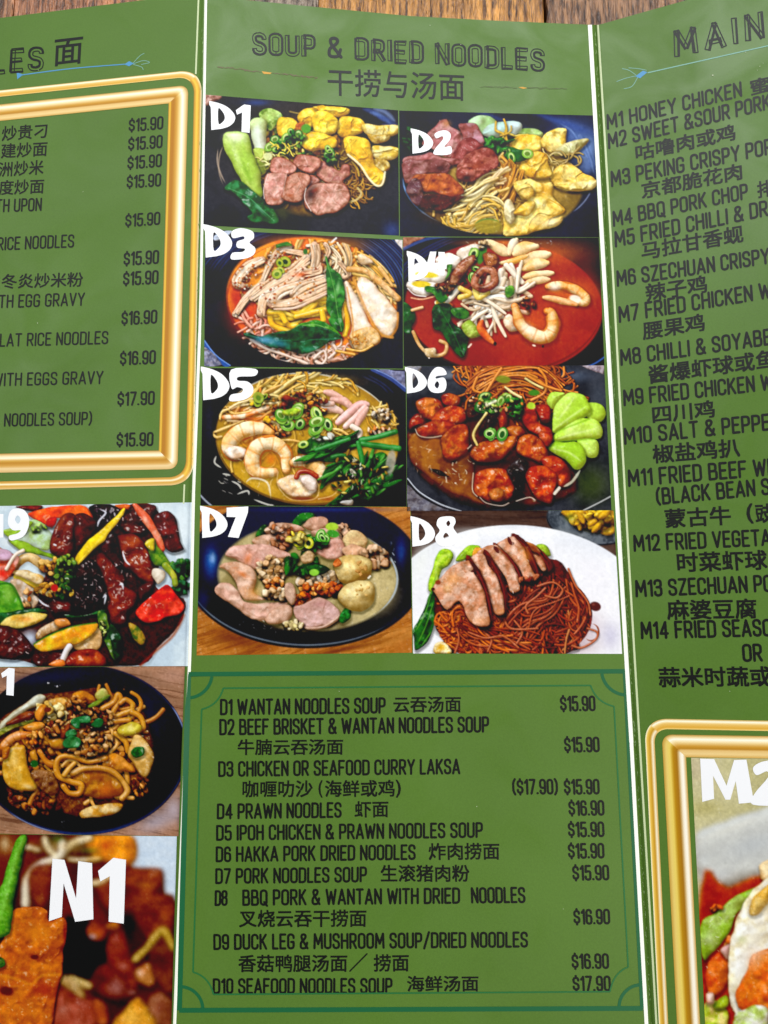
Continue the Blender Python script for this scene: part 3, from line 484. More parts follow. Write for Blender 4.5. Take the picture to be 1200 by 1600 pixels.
def dish_prawn_noodles(P):
    P.bg('1f1f28', '17171e', 200)
    for i in range(5): P.arc(560, 420, 560 + i * 14, 400 + i * 6, 8, ('2b3566', '1c2246')[i % 2], 195, 250, a=.6)
    P.blob([30, 36, 160, 36, 80, 80, 30, 110], '9c6650', '7a4a3a', gl=0, sh=0, dome=5); P.line([30, 105, 160, 50, 300, 28], 16, '3a4f8c', .7); P.line([1020, 760, 1090, 735, 1150, 695], 8, '3c5aa0', .9)
    P.ell(590, 425, 545, 365, '922e14', .06, 8, 1, '7a2410', 260); P.arc(590, 425, 540, 360, 14, '4a160c', 0, 180, a=.5)
    P.soft(840, 130, 220, 80, 'c0561c', .8); P.soft(1040, 300, 80, 170, '7a2414', .6); P.soft(640, 640, 330, 60, '8c2f14', .6); P.soft(560, 70, 260, 24, 'c06a2c', .7); P.soft(150, 450, 90, 120, '8a3216', .7)
    P.bits((450, 330, 220, 130), 40, 10, 26, ('6c2010', '8a3018', 'a84a20', '3c4a1c'), .5, gl=.3)
    E = dict(bump=.06, bs=60, dome=30, gl=.3, edge=.2, ec='b08a70', sh=.5, amb=.6)
    P.blob([330, 130, 380, 90, 440, 75, 470, 90, 440, 150, 380, 190], 'f2e6d8', 'e0cdb8', **E)
    P.blob([210, 160, 290, 130, 350, 150, 330, 200, 250, 220], 'f4ece4', 'e4d8cc', **E)
    P.blob([85, 250, 90, 190, 160, 180, 260, 215, 290, 255, 240, 285, 140, 285], 'f4f0ea', 'e6ded6', **E); P.ell(165, 245, 62, 16, 'd8c030', .1, 5, .95)
    P.blob([48, 305, 80, 275, 140, 285, 215, 290, 215, 340, 150, 365, 80, 345], 'f2eeea', 'ddd2c8', **E); P.ell(135, 297, 52, 18, 'd8b828', .05, 5, .95); P.line([80, 372, 140, 380, 215, 362], 9, 'e8a884', .8)
    P.line([60, 320, 100, 355, 160, 365], 6, 'ffffff', .8)
    for i, q in enumerate(([500, 60, 560, 100, 620, 130], [620, 130, 640, 80, 660, 50], [650, 130, 700, 100, 770, 88], [690, 180, 760, 150, 840, 130], [700, 215, 760, 190, 830, 180], [700, 260, 770, 245, 860, 235], [710, 290, 780, 275, 840, 270], [570, 180, 640, 170, 720, 140])):
        P.tube(q, (62, 48, 72, 66, 60, 46, 40, 36)[i], ('e8c088', 'f0e0c8', 'e8b064', 'e8a860', 'eeb870', 'ecc07c', 'e8b878', 'e8a850')[i], 'f4d8a8', gl=.3, taper=.6, amb=.55)
    P.soft(700, 150, 100, 60, 'f0a040', .3)
    B = ('f0e0cc', 'e0c8a8', 'faf2e4', 'd0b08c')
    P.noods((600, 260, 70, 90, 1.4), 26, 130, 26, B, .8, 1.3, 1.2); P.noods((500, 390, 140, 50, -.1), 34, 150, 20, B, .8, -.15, 1.2); P.noods((510, 450, 80, 60), 14, 110, 14, B, .8, 2.3, 1)
    for q in ([520, 400, 550, 490, 600, 585], [400, 510, 450, 470, 500, 440], [690, 170, 670, 250, 660, 340], [340, 530, 360, 500], [380, 370, 480, 380, 600, 460], [540, 375, 620, 390, 690, 380]): P.tube(q, 24, 'f4e8d4', 'e8d0b0', gl=.5, taper=.5)
    P.tube([220, 400, 250, 410, 300, 370, 340, 320], 28, 'f4ecd8', gl=.5); P.ell(240, 400, 26, 22, 'e0b838', 0, 6); P.tube([350, 370, 400, 350, 350, 320], 30, 'e8c860', 'd8b040', gl=.4); P.tube([430, 310, 450, 370, 500, 340], 30, 'ecd068', gl=.4)
    P.leaf([35, 400, 80, 430, 102, 480, 80, 540, 75, 570, 40, 545], '2c5c2a', '183c1a', gl=.4)
    P.leaf([200, 420, 270, 400, 310, 440, 300, 500, 370, 560, 395, 610, 370, 700, 320, 670, 250, 570, 200, 530], '1f4a22', '0f2a14', [230, 420, 290, 520, 370, 690], '3c6a3a', gl=.3)
    P.leaf([160, 310, 220, 320, 280, 370, 240, 400, 200, 345, 165, 340], '4c8a36', '2c5c22'); P.leaf([270, 190, 310, 185, 300, 240, 260, 280, 275, 230], '4a7c34', '2a5020'); P.leaf([300, 440, 360, 420, 405, 450, 380, 490, 320, 485], '3c6c2a', '1f4418', gl=.4)
    P.blob([360, 520, 400, 495, 440, 530, 470, 570, 410, 600, 365, 560], '7c9432', 'a8b858', dome=30, gl=.3); P.leaf([600, 310, 640, 305, 648, 350, 610, 370, 595, 340], '5c9434', '3c701f'); P.rings((430, 210, 44, 60), 5, 32); P.ell(470, 130, 22, 60, '3c6c2c', .3, 6); P.rings((420, 130, 20, 14), 2, 30)
    D = dict(bump=1., bs=20, dome=22, gl=.45, edge=.5, ec='2c0f08', sc=20, sh=.6)
    P.blob([300, 250, 330, 190, 380, 150, 430, 135, 435, 170, 390, 220, 350, 270, 310, 330, 285, 330], '8a4a34', 'b07a5c', **D); P.blob([470, 140, 510, 120, 560, 145, 545, 200, 500, 210], '8c4c2c', 'a86a44', **D)
    P.tube([440, 250, 430, 300, 480, 320, 535, 290, 530, 230, 480, 215, 450, 240], 44, '7c3c24', 'a8644a', gl=.5, bump=.5, sh=.6); P.glints((460, 220, 110, 90), 30, 22, 4, 'f0c8b0', .7)
    P.bits((270, 310, 60, 30), 20, 6, 14, ('c9a070', 'a87848', '7a4a2c')); P.bits((480, 80, 30, 20), 10, 6, 14, ('e8d8b8', 'c8a878'))
    P.soft(960, 340, 170, 90, 'd0601e', .8); P.soft(760, 520, 160, 120, 'c0501c', .7)
    P.prawn([830, 310, 900, 300, 990, 330, 1040, 370, 1030, 400, 950, 385], 52, 'f4d4a0', 'ee9c48', 7); P.soft(870, 310, 40, 26, 'fff4e4', .8); P.ell(985, 378, 34, 20, 'f8ecdc', .3, 8, .9); P.tube([810, 370, 880, 380, 990, 410], 34, 'f0b478', 'e88a48', gl=.5, taper=.5)
    P.blob([590, 500, 620, 460, 660, 500, 670, 550, 620, 555], 'f0dcc4', 'e4b890', **E)
    P.prawn([650, 420, 680, 510, 740, 570, 820, 590, 860, 540, 850, 460, 830, 445], 74, 'f4d8ac', 'eca458', 8); P.soft(720, 540, 60, 30, 'fff8ee', .6, .6); P.bits((730, 410, 40, 50), 16, 4, 12, ('8a3c1c', 'c87a48', '5a200e'))
    P.tube([470, 500, 460, 540, 500, 590, 530, 620], 40, 'd8703c', 'c8501c', gl=.3, taper=.5); P.tube([90, 560, 130, 640, 190, 690, 260, 680, 275, 630, 240, 610], 18, 'dcb078', 'c08848', gl=.4); P.blob([150, 650, 210, 650, 215, 690, 170, 695], 'f0e0c0', 'd8b880', **E); P.tube([85, 440, 140, 425], 18, 'e8b078', gl=.4)
    for q in ([390, 650, 415, 622], [745, 632, 768, 638], [180, 700, 175, 708]): P.line(q, 10, 'f4e0d0', .9, taper=1)
    P.ell(542, 625, 9, 11, '1c1210'); P.ell(806, 640, 6, 7, '1c1210'); P.glints((590, 72, 260, 16), 18, 24, 4, 'ffffff', .8, 0); P.glints((860, 70, 40, 14), 8, 30, 6, 'c8d8f8', .8); P.glints((600, 300, 250, 150), 40, 22, 3, 'fff0e4', .5)
def dish_ipoh_noodles(P):
    P.bg('1f1f25', '18181d', 220)
    P.blob([1000, 28, 1143, 30, 1140, 130, 1080, 80], '7c7c98', '5c5c78', gl=0, sh=0, sharp=True, dome=5); P.line([960, 25, 1060, 75, 1143, 140], 22, '3c4a86', .8); P.line([960, 20, 1060, 66, 1143, 128], 5, '7d8fc8', .8)
    for q in ([900, 60, 1000, 110, 1050, 160], [930, 55, 1020, 105, 1080, 160]): P.line(q, 8, '3a4470', .5, taper=1, soft=3)
    P.line([12, 720, 40, 750, 75, 780], 10, 'a8b0c0', .8); P.soft(60, 330, 30, 200, '2c2c34', .8)
    P.ell(600, 410, 505, 362, 'b08428', .08, 8, 1, '8c6420', 150); P.ell(600, 420, 470, 330, 'c89c40', .08, 60, .85, 'a87c2c', 90); P.soft(650, 90, 220, 40, 'c09a48', .7); P.soft(950, 300, 120, 120, 'a8762c', .6)
    P.arc(600, 410, 505, 362, 7, 'd0cfc4', 195, 350, .08, .75); P.arc(600, 410, 500, 358, 12, '4a3414', 20, 175, .08, .7); P.glints((600, 48, 130, 8), 12, 30, 4, 'e8e8f0', .8, 0)
    P.blob([0, 30, 60, 20, 60, 60], '9c6a50', gl=0, sh=0, dome=4)
    N = ('e0b050', 'e8c468', 'c48c34', 'ecd080')
    P.within(600, 412, 520, 374); P.noods((500, 330, 330, 220), 40, 180, 12, ('c09440', 'a87c30', 'd8b058'), 1.2, sh=.3)
    P.noods((380, 190, 180, 90, -.4), 44, 190, 14, N, .9, -.5, .9); P.noods((240, 280, 130, 50, 0), 22, 200, 14, ('e0a050', 'e8c070', 'd07830', 'f0d498'), .9, -.2, .8); P.noods((700, 90, 160, 22), 12, 120, 12, N, 1, .1, .8); P.noods((960, 260, 90, 60), 14, 140, 11, N, 1.3, .8, 1.2)
    P.soft(300, 300, 120, 30, 'c0501c', .6); P.soft(230, 250, 60, 20, 'b0481c', .5)
    for q in ([80, 375, 160, 345, 250, 310], [80, 380, 100, 400, 130, 395], [150, 230, 200, 270, 320, 250, 390, 230], [120, 300, 130, 260, 170, 245], [600, 160, 680, 150, 740, 140], [310, 190, 370, 150, 460, 110], [360, 60, 350, 100], [350, 15, 380, 50], [430, 420, 500, 415, 560, 425], [960, 230, 1000, 280, 1060, 330], [720, 355, 780, 360, 825, 390, 800, 400]): P.tube(q, 16, 'ecc878', 'd8a450', gl=.4, taper=.4)
    P.tube([140, 290, 240, 285, 320, 260, 380, 235], 26, 'd87838', 'f0e0c0', gl=.3)
    P.within()
    CH = dict(bump=.5, bs=22, dome=24, gl=.35, edge=.35, ec='a0604a', sc=22, hgt=.6, amb=.55)
    P.tube([700, 150, 740, 160, 790, 180], 40, 'f0ccc0', 'e0a898', gl=.4, taper=.4); P.tube([740, 190, 800, 200, 840, 230], 46, 'ecc0b4', 'd89c8c', gl=.4, taper=.3); P.tube([690, 240, 740, 240, 790, 260], 44, 'f4dcd0', 'e0b0a0', gl=.4, taper=.3); P.tube([670, 200, 700, 215, 740, 215], 34, 'f0d8cc', 'd8a490', gl=.4)
    P.tube([930, 220, 890, 220, 840, 260, 770, 320], 46, 'f0c8c0', 'e0a49c', gl=.4, taper=.3); P.tube([920, 230, 880, 280, 810, 340], 40, 'f4d4ca', 'e8b4a8', gl=.4, taper=.3); P.tube([930, 240, 890, 300, 870, 350], 36, 'eeccc0', 'd8a090', gl=.4, taper=.3); P.tube([880, 410, 890, 370, 850, 340], 34, 'f0dccc', gl=.4)
    P.bits((1010, 280, 50, 40), 22, 8, 20, ('f0e8dc', 'e0c8a8', 'c8a070'), .6); P.bits((1000, 360, 70, 18), 20, 8, 18, ('d0783c', 'e8b890', 'f0dcc8'), .5)
    P.bits((560, 240, 150, 100, -.2), 150, 7, 18, ('a85c1c', 'c87c2c', '8a4416', 'd89a40', 'e0b060', '6e3410'), .55, gl=.35, sh=.45); P.bits((500, 200, 40, 20, -.6), 6, 18, 28, ('7c3020', '8c4030'), .5)
    P.bits((370, 190, 60, 30), 24, 6, 14, ('c05a20', 'd88838', 'e8c878'), .5); P.bits((440, 370, 60, 24), 22, 7, 16, ('b05020', 'd88038', 'e8b070'), .5)
    P.bits((400, 300, 30, 18), 3, 14, 20, ('f0c030', 'e8b428')); P.bits((290, 215, 30, 14), 4, 12, 18, ('f0c838', 'e8d060')); P.rings((350, 190, 40, 20), 3, 26, ('6a8a2c', '8aa03c'), '8a8a38')
    def pr(pts, wd): P.prawn(pts, wd, 'f6e0b8', 'eeb870', 8, 'dc8438')
    P.soft(300, 420, 100, 50, 'c86a1c', .8); P.soft(450, 520, 160, 90, 'c07428', .6)
    pr([400, 375, 330, 350, 230, 370, 170, 430, 180, 490, 230, 500], 86); P.blob([140, 470, 200, 450, 270, 470, 250, 510, 180, 520], 'f0e0d0', 'e0bc98', **CH)
    pr([420, 590, 320, 590, 300, 500, 350, 440, 430, 440, 480, 490, 485, 580], 88); P.soft(400, 520, 30, 34, 'c8641c', .8)
    pr([520, 540, 590, 530, 660, 570, 670, 620], 82); P.blob([435, 650, 490, 615, 560, 605, 640, 620, 655, 690, 600, 730, 500, 720], 'f0dcc0', 'e8c090', **CH); P.blob([560, 620, 640, 615, 645, 690, 600, 690], 'f8eee8', 'f0dcd0', **CH)
    P.tube([540, 620, 560, 590, 610, 590, 650, 615], 26, '8a2c14', 'a84420', gl=.6); P.soft(580, 740, 90, 18, '6e2c12', .8); P.soft(720, 740, 60, 16, '8a3418', .6)
    for q in ([440, 590, 435, 650, 460, 700, 520, 745, 640, 740, 665, 680, 650, 640], [260, 500, 265, 580, 300, 610], [660, 740, 740, 720, 800, 660, 850, 640]): P.line(q, 5, 'f0c890', .6)
    P.leaf([545, 475, 620, 400, 720, 400, 830, 390, 900, 420, 860, 450, 760, 480, 680, 490, 600, 495], '2f5c22', '1a3c14', gl=.35, bs=16); P.leaf([560, 460, 640, 500, 750, 500, 850, 530, 740, 540, 640, 520], '2c5420', '14300f', gl=.35); P.leaf([700, 580, 780, 540, 850, 560, 830, 610, 740, 630, 680, 690, 670, 660], '2f6424', '1c4416', gl=.35); P.leaf([930, 520, 1010, 480, 1040, 530, 960, 620, 920, 660, 900, 620], '2f7428', '1f4c18', gl=.35); P.leaf([820, 690, 900, 660, 1000, 620, 1060, 610, 1040, 660, 940, 720, 880, 740, 760, 770, 700, 780], '2c5c20', '1a3c12', gl=.35)
    G = ('2f6c28', '24561f', '3c7c30', '1f4819', '4a8a3a')
    
    for reg, n_, an in (((740, 455, 160, 36, -.35), 26, -.35), ((980, 560, 60, 90, -.9), 24, -1.), ((780, 590, 80, 50), 16, -.45), ((930, 690, 130, 40, -.3), 28, -.5)): P.bits(reg, n_, 36, 84, G, .15, gl=.28, sh=.55, bump=.3, ang=an, dome=.12)
    for q, wd in (([900, 415, 980, 400, 1085, 370], 30), ([905, 435, 1000, 450, 1105, 462], 32), ([880, 430, 900, 520, 895, 620], 28), ([740, 510, 800, 500, 870, 530], 26), ([960, 700, 1000, 650, 1055, 615], 44), ([650, 470, 740, 440, 830, 410], 22)): P.tube(q, wd, '35803a', '235a24', gl=.3)
    P.ell(1060, 540, 26, 70, '9c9484', .15, 10, .9, '7c7c70', 30); P.bits((870, 580, 30, 60), 16, 8, 20, ('e8e0b0', 'f0f0d8', 'c8b870'), .4); P.bits((690, 400, 50, 20), 5, 14, 24, ('e8ece8', 'd8e0d8')); P.blob([780, 760, 850, 740, 845, 775], 'b8b4b0', gl=.3)
    P.rings((540, 290, 90, 60), 9, 34, ('6aa03c', '8ab848', '4c8430'), 'd8e49c'); P.rings((660, 320, 60, 60), 9, 36, ('6aa03c', '9cc050', '5c9438'), 'dce8a4'); P.rings((580, 435, 8, 4), 1, 40, ('9cb84c',), 'dce4a0'); P.blob([465, 260, 520, 240, 570, 250, 540, 280, 490, 285], 'b4c83c', '7ca030', gl=.3)
    for q in ([210, 715, 270, 695, 280, 720], [100, 500, 90, 540, 130, 570], [180, 640, 220, 660, 240, 690], [130, 600, 180, 610], [260, 650, 300, 625, 380, 650, 400, 740], [300, 740, 380, 770, 420, 775]): P.line(q, 10, 'f0ecdc', .7, taper=1)
    P.glints((160, 600, 90, 120), 30, 40, 6, 'fff8e0', .7, .6); P.glints((330, 670, 110, 60), 16, 50, 6, 'f8e4b0', .7); P.bits((880, 600, 170, 130), 60, 8, 22, ('1a3c14', '2c5c20', 'c8b860', '8a6a24', '4a7c30'), .4, gl=.4); P.glints((880, 640, 180, 110), 40, 36, 5, 'f0f0d8', .8); P.glints((560, 300, 220, 120), 40, 20, 4, 'fff4dc', .6); P.glints((330, 480, 160, 90), 30, 22, 4, 'ffffff', .5)

def dish_hakka_noodles(P):
    P.bg('33343a', '25262b', 160)
    P.blob([52, 8, 130, 8, 110, 60, 60, 110], '8d8a90', '6c6a72', gl=0, sh=0, dome=6); P.blob([980, 3, 1110, 3, 1112, 60, 1050, 30], 'a89aa4', '7c6c78', gl=0, sh=0, sharp=True, dome=5)
    P.blob([55, 640, 130, 700, 320, 785, 55, 787], '6c6870', '504c54', gl=0, sh=0, sharp=True, dome=5)
    P.soft(300, 60, 90, 40, '6c7480', .8); P.soft(250, 90, 120, 16, '16171c', .7, -.2); P.soft(930, 60, 140, 40, '4a5262', .8); P.soft(1080, 160, 60, 90, '3c4048', .8); P.soft(1040, 640, 120, 120, '3c4a1c', .55); P.soft(850, 60, 50, 90, '525c70', .6, -.6)
    P.line([58, 610, 120, 680, 230, 745, 345, 785], 6, 'd0d4e0', .9); P.line([58, 622, 120, 695, 230, 757, 330, 787], 10, '0c0c10', .8); P.line([1000, 780, 1080, 740, 1145, 705], 6, 'd0d0d0', .85)
    P.blob([70, 330, 240, 220, 480, 200, 800, 240, 840, 420, 960, 600, 930, 700, 700, 760, 400, 760, 180, 640, 80, 520], '3a1a0c', '562a12', dome=30, bump=.4, bs=26, gl=.3, edge=.3, sh=.2, sc=60)
    P.blob([60, 400, 120, 350, 250, 380, 400, 480, 420, 560, 430, 700, 470, 750, 300, 690, 180, 610, 80, 520], '6e3c18', '8c5426', dome=30, bump=.15, gl=.25, edge=.5, sh=.2, sc=60); P.soft(300, 640, 120, 40, '7c4820', .6, .4); P.soft(200, 420, 80, 50, '8a4c20', .6)
    P.soft(480, 520, 180, 60, '24140c', .8); P.soft(650, 640, 60, 110, '140c0a', .95); P.soft(480, 250, 120, 90, '20140c', .85)
    H = ('b85a1e', 'c86c28', '9c4818', 'd88038', '8a3c14')
    P.noods((620, 90, 230, 85), 230, 190, 9.5, H, 2.2, None, 3.1, sh=.4); P.noods((800, 120, 90, 50, .5), 60, 160, 9.5, H, 1.9, .7, 1.4); P.noods((430, 110, 80, 40, -.5), 50, 150, 9.5, H, 1.9, -.7, 1.4)
    P.bundle([380, 140, 470, 60, 600, 30, 760, 40, 880, 130], 30, 40, 9.5, H); P.bundle([440, 150, 560, 90, 700, 90, 820, 160], 26, 40, 9.5, H)
    for q in ([760, 20, 800, 80, 790, 150, 720, 190], [560, 20, 520, 80, 470, 160], [430, 70, 410, 130, 450, 150], [700, 60, 790, 110, 880, 140]): P.tube(q, 15, 'd07a34', gl=.4)
    S = dict(bump=.04, bs=60, dome=44, gl=.25, edge=.25, ec='7cac28', sh=.45, sc=140, amb=.62, var=.03)
    P.blob([800, 200, 825, 150, 870, 140, 905, 155, 870, 200, 830, 240], 'cfe08c', 'b0d050', **S)
    P.blob([1000, 210, 1060, 200, 1110, 230, 1112, 275, 1080, 308, 1020, 280], 'c4dc78', 'a8cc48', **S)
    P.blob([835, 330, 840, 250, 880, 180, 930, 145, 985, 160, 1030, 200, 1045, 250, 960, 310, 850, 362], 'bcd860', 'a0c840', **S)
    P.blob([840, 380, 900, 330, 980, 290, 1060, 290, 1095, 330, 1090, 390, 1000, 400, 850, 412], 'c6e070', 'acd048', **S)
    P.blob([960, 400, 1050, 395, 1078, 420, 1070, 490, 1010, 485], 'b8d860', '9cc83c', **S)
    P.blob([810, 450, 860, 415, 950, 410, 1000, 440, 1015, 490, 1000, 540, 955, 560, 900, 510], 'b0d450', '94c038', **S)
    for q in ([850, 340, 930, 280, 1020, 220], [850, 400, 950, 370, 1080, 340], [830, 450, 920, 470, 990, 520], [860, 300, 920, 220, 950, 170]): P.line(q, 9, 'e4f0a8', .5, taper=1, soft=3)
    for q in ([845, 362, 940, 325, 1030, 290], [845, 412, 950, 405, 1060, 395]): P.line(q, 7, '5c8a1c', .7, soft=3)
    K = dict(bump=.9, bs=30, dome=36, gl=.6, edge=.45, ec='3c0f06', sc=34, sh=.6, hgt=.7, amb=.45, spow=12)
    k = ('a83c14', 'c4602a')
    P.blob([70, 290, 120, 260, 160, 290, 130, 330, 70, 350], '8c3014', k[0], **K)
    P.blob([100, 210, 140, 180, 220, 185, 250, 230, 240, 290, 180, 300, 130, 270], 'b04418', 'cc7038', **K); P.blob([240, 165, 290, 150, 335, 170, 330, 210, 280, 225, 245, 205], '9c3414', k[1], **K)
    P.blob([230, 240, 300, 220, 360, 240, 370, 290, 320, 320, 250, 320, 180, 300], 'a03412', 'bc5424', **K); P.blob([105, 345, 170, 310, 260, 300, 330, 330, 300, 380, 200, 385, 130, 380], '9c3614', 'b85828', **K)
    P.blob([250, 380, 300, 330, 370, 320, 390, 380, 385, 450, 330, 500, 280, 515, 240, 470], 'a44018', 'bc6430', **K)
    P.blob([680, 240, 750, 225, 760, 300, 820, 340, 835, 400, 800, 440, 760, 380, 700, 340, 670, 290], '9c2f12', 'bc4c22', **K); P.blob([745, 225, 800, 215, 825, 240, 820, 300, 770, 305], '7c2010', '9c3418', **K); P.blob([760, 360, 830, 370, 830, 420, 790, 440], 'a03014', 'c85c3c', **K)
    P.blob([540, 250, 580, 240, 590, 320, 555, 340], '8c2c14', 'a84820', **K); P.blob([590, 340, 660, 330, 690, 370, 620, 385], 'b04a20', 'c46c34', **K)
    P.blob([400, 470, 440, 420, 540, 400, 620, 375, 650, 400, 600, 470, 540, 510, 430, 520], 'a4451a', 'c46c30', **K)
    P.blob([640, 440, 660, 390, 720, 370, 780, 410, 805, 470, 780, 530, 720, 500, 650, 480], '9c3a14', 'b85c28', **K); P.blob([770, 510, 830, 490, 900, 520, 930, 590, 920, 640, 870, 655, 830, 600], '9c3212', 'b84e20', **K)
    P.blob([415, 620, 430, 575, 500, 555, 580, 560, 620, 620, 625, 700, 560, 740, 490, 730, 420, 690], 'a03614', 'bc5826', **K); P.blob([500, 680, 540, 655, 580, 680, 560, 730, 510, 725], 'b85c2c', 'd08048', **K)
    P.blob([690, 590, 740, 545, 830, 560, 860, 600, 840, 680, 820, 745, 760, 720, 710, 650], 'a83414', 'c45626', **K)
    M = dict(bump=.9, bs=14, dome=18, gl=.6, edge=.4, ec='050303', sc=20, sh=.5)
    P.blob([60, 360, 100, 315, 150, 310, 100, 340], '1a100c', '2c1c14', **M); P.blob([440, 340, 480, 270, 540, 240, 540, 280, 490, 350, 440, 370], '2a1a12', '40281a', **M); P.blob([590, 560, 650, 505, 700, 520, 690, 580, 620, 600], '2c2420', '40383a', **M); P.blob([370, 240, 430, 220, 440, 270, 390, 290], '2c1a10', '4a2c18', **M); P.blob([170, 555, 230, 565, 280, 600, 220, 590], '1c120c', **M)
    P.bits((650, 640, 30, 80), 20, 8, 22, ('1a1210', '2c1f1a', '0f0a08'), .5, gl=.5)
    P.rings((470, 200, 70, 34), 8, 32, ('3c7a2c', '5c9a3c', '2c5c24'), 'b8cc80'); P.rings((590, 190, 40, 26), 5, 30, ('8ab040', '5c9038'), 'd0dc8c'); P.bits((640, 230, 50, 60), 26, 10, 26, ('2c6c28', '3c8a34', '1c4c1c', '5ca040'), .5); P.rings((530, 370, 50, 14), 4, 32, ('3c7a30', '5c9a40'), 'c8d890'); P.ell(570, 78, 40, 20, '6c7a2c', .1, 6, .9); P.ell(735, 150, 30, 16, '3c6c24', 0, 6); P.ell(720, 220, 22, 18, '9cbc3c', 0, 6)
    for q, c in (([580, 120, 620, 150, 665, 175], 'e8d898'), ([690, 75, 730, 100, 780, 125], 'd8c880'), ([480, 260, 430, 330, 410, 380, 430, 430], 'd8c070'), ([490, 215, 530, 195], 'e8ecc0')): P.tube(q, 14, c, gl=.4)
    P.bits((520, 200, 160, 50), 24, 5, 12, ('e0a070', 'f0e8c0', 'b8c860', 'd8783c'), .6)
    for q in ([410, 580, 405, 670, 430, 705], [445, 710, 480, 740, 560, 755, 600, 740], [100, 345, 120, 380, 180, 390, 240, 380], [380, 450, 400, 430], [640, 730, 710, 710, 740, 725]): P.line(q, 5, 'f4e8dc', .7)
    P.glints((310, 580, 120, 60, -.4), 50, 40, 6, 'f8ece0', .85); P.glints((140, 500, 80, 80, .6), 34, 40, 6, 'f0dcc8', .75); P.glints((650, 560, 60, 60), 36, 24, 4, 'e8e0dc', .7); P.glints((230, 260, 130, 90), 46, 22, 5, 'ffe8d8', .75); P.glints((600, 440, 220, 80), 50, 24, 5, 'ffe0c8', .7); P.glints((520, 620, 90, 80), 24, 26, 5, 'ffe4d0', .7); P.glints((770, 620, 70, 80), 30, 24, 5, 'ffe4d4', .75); P.glints((420, 240, 60, 50), 20, 20, 4, 'e8e0d8', .6)
    P.line([845, 690, 870, 660], 16, 'e8e0d0', .9); P.line([890, 655, 940, 625, 985, 560], 14, 'c8c8b0', .8, taper=1)

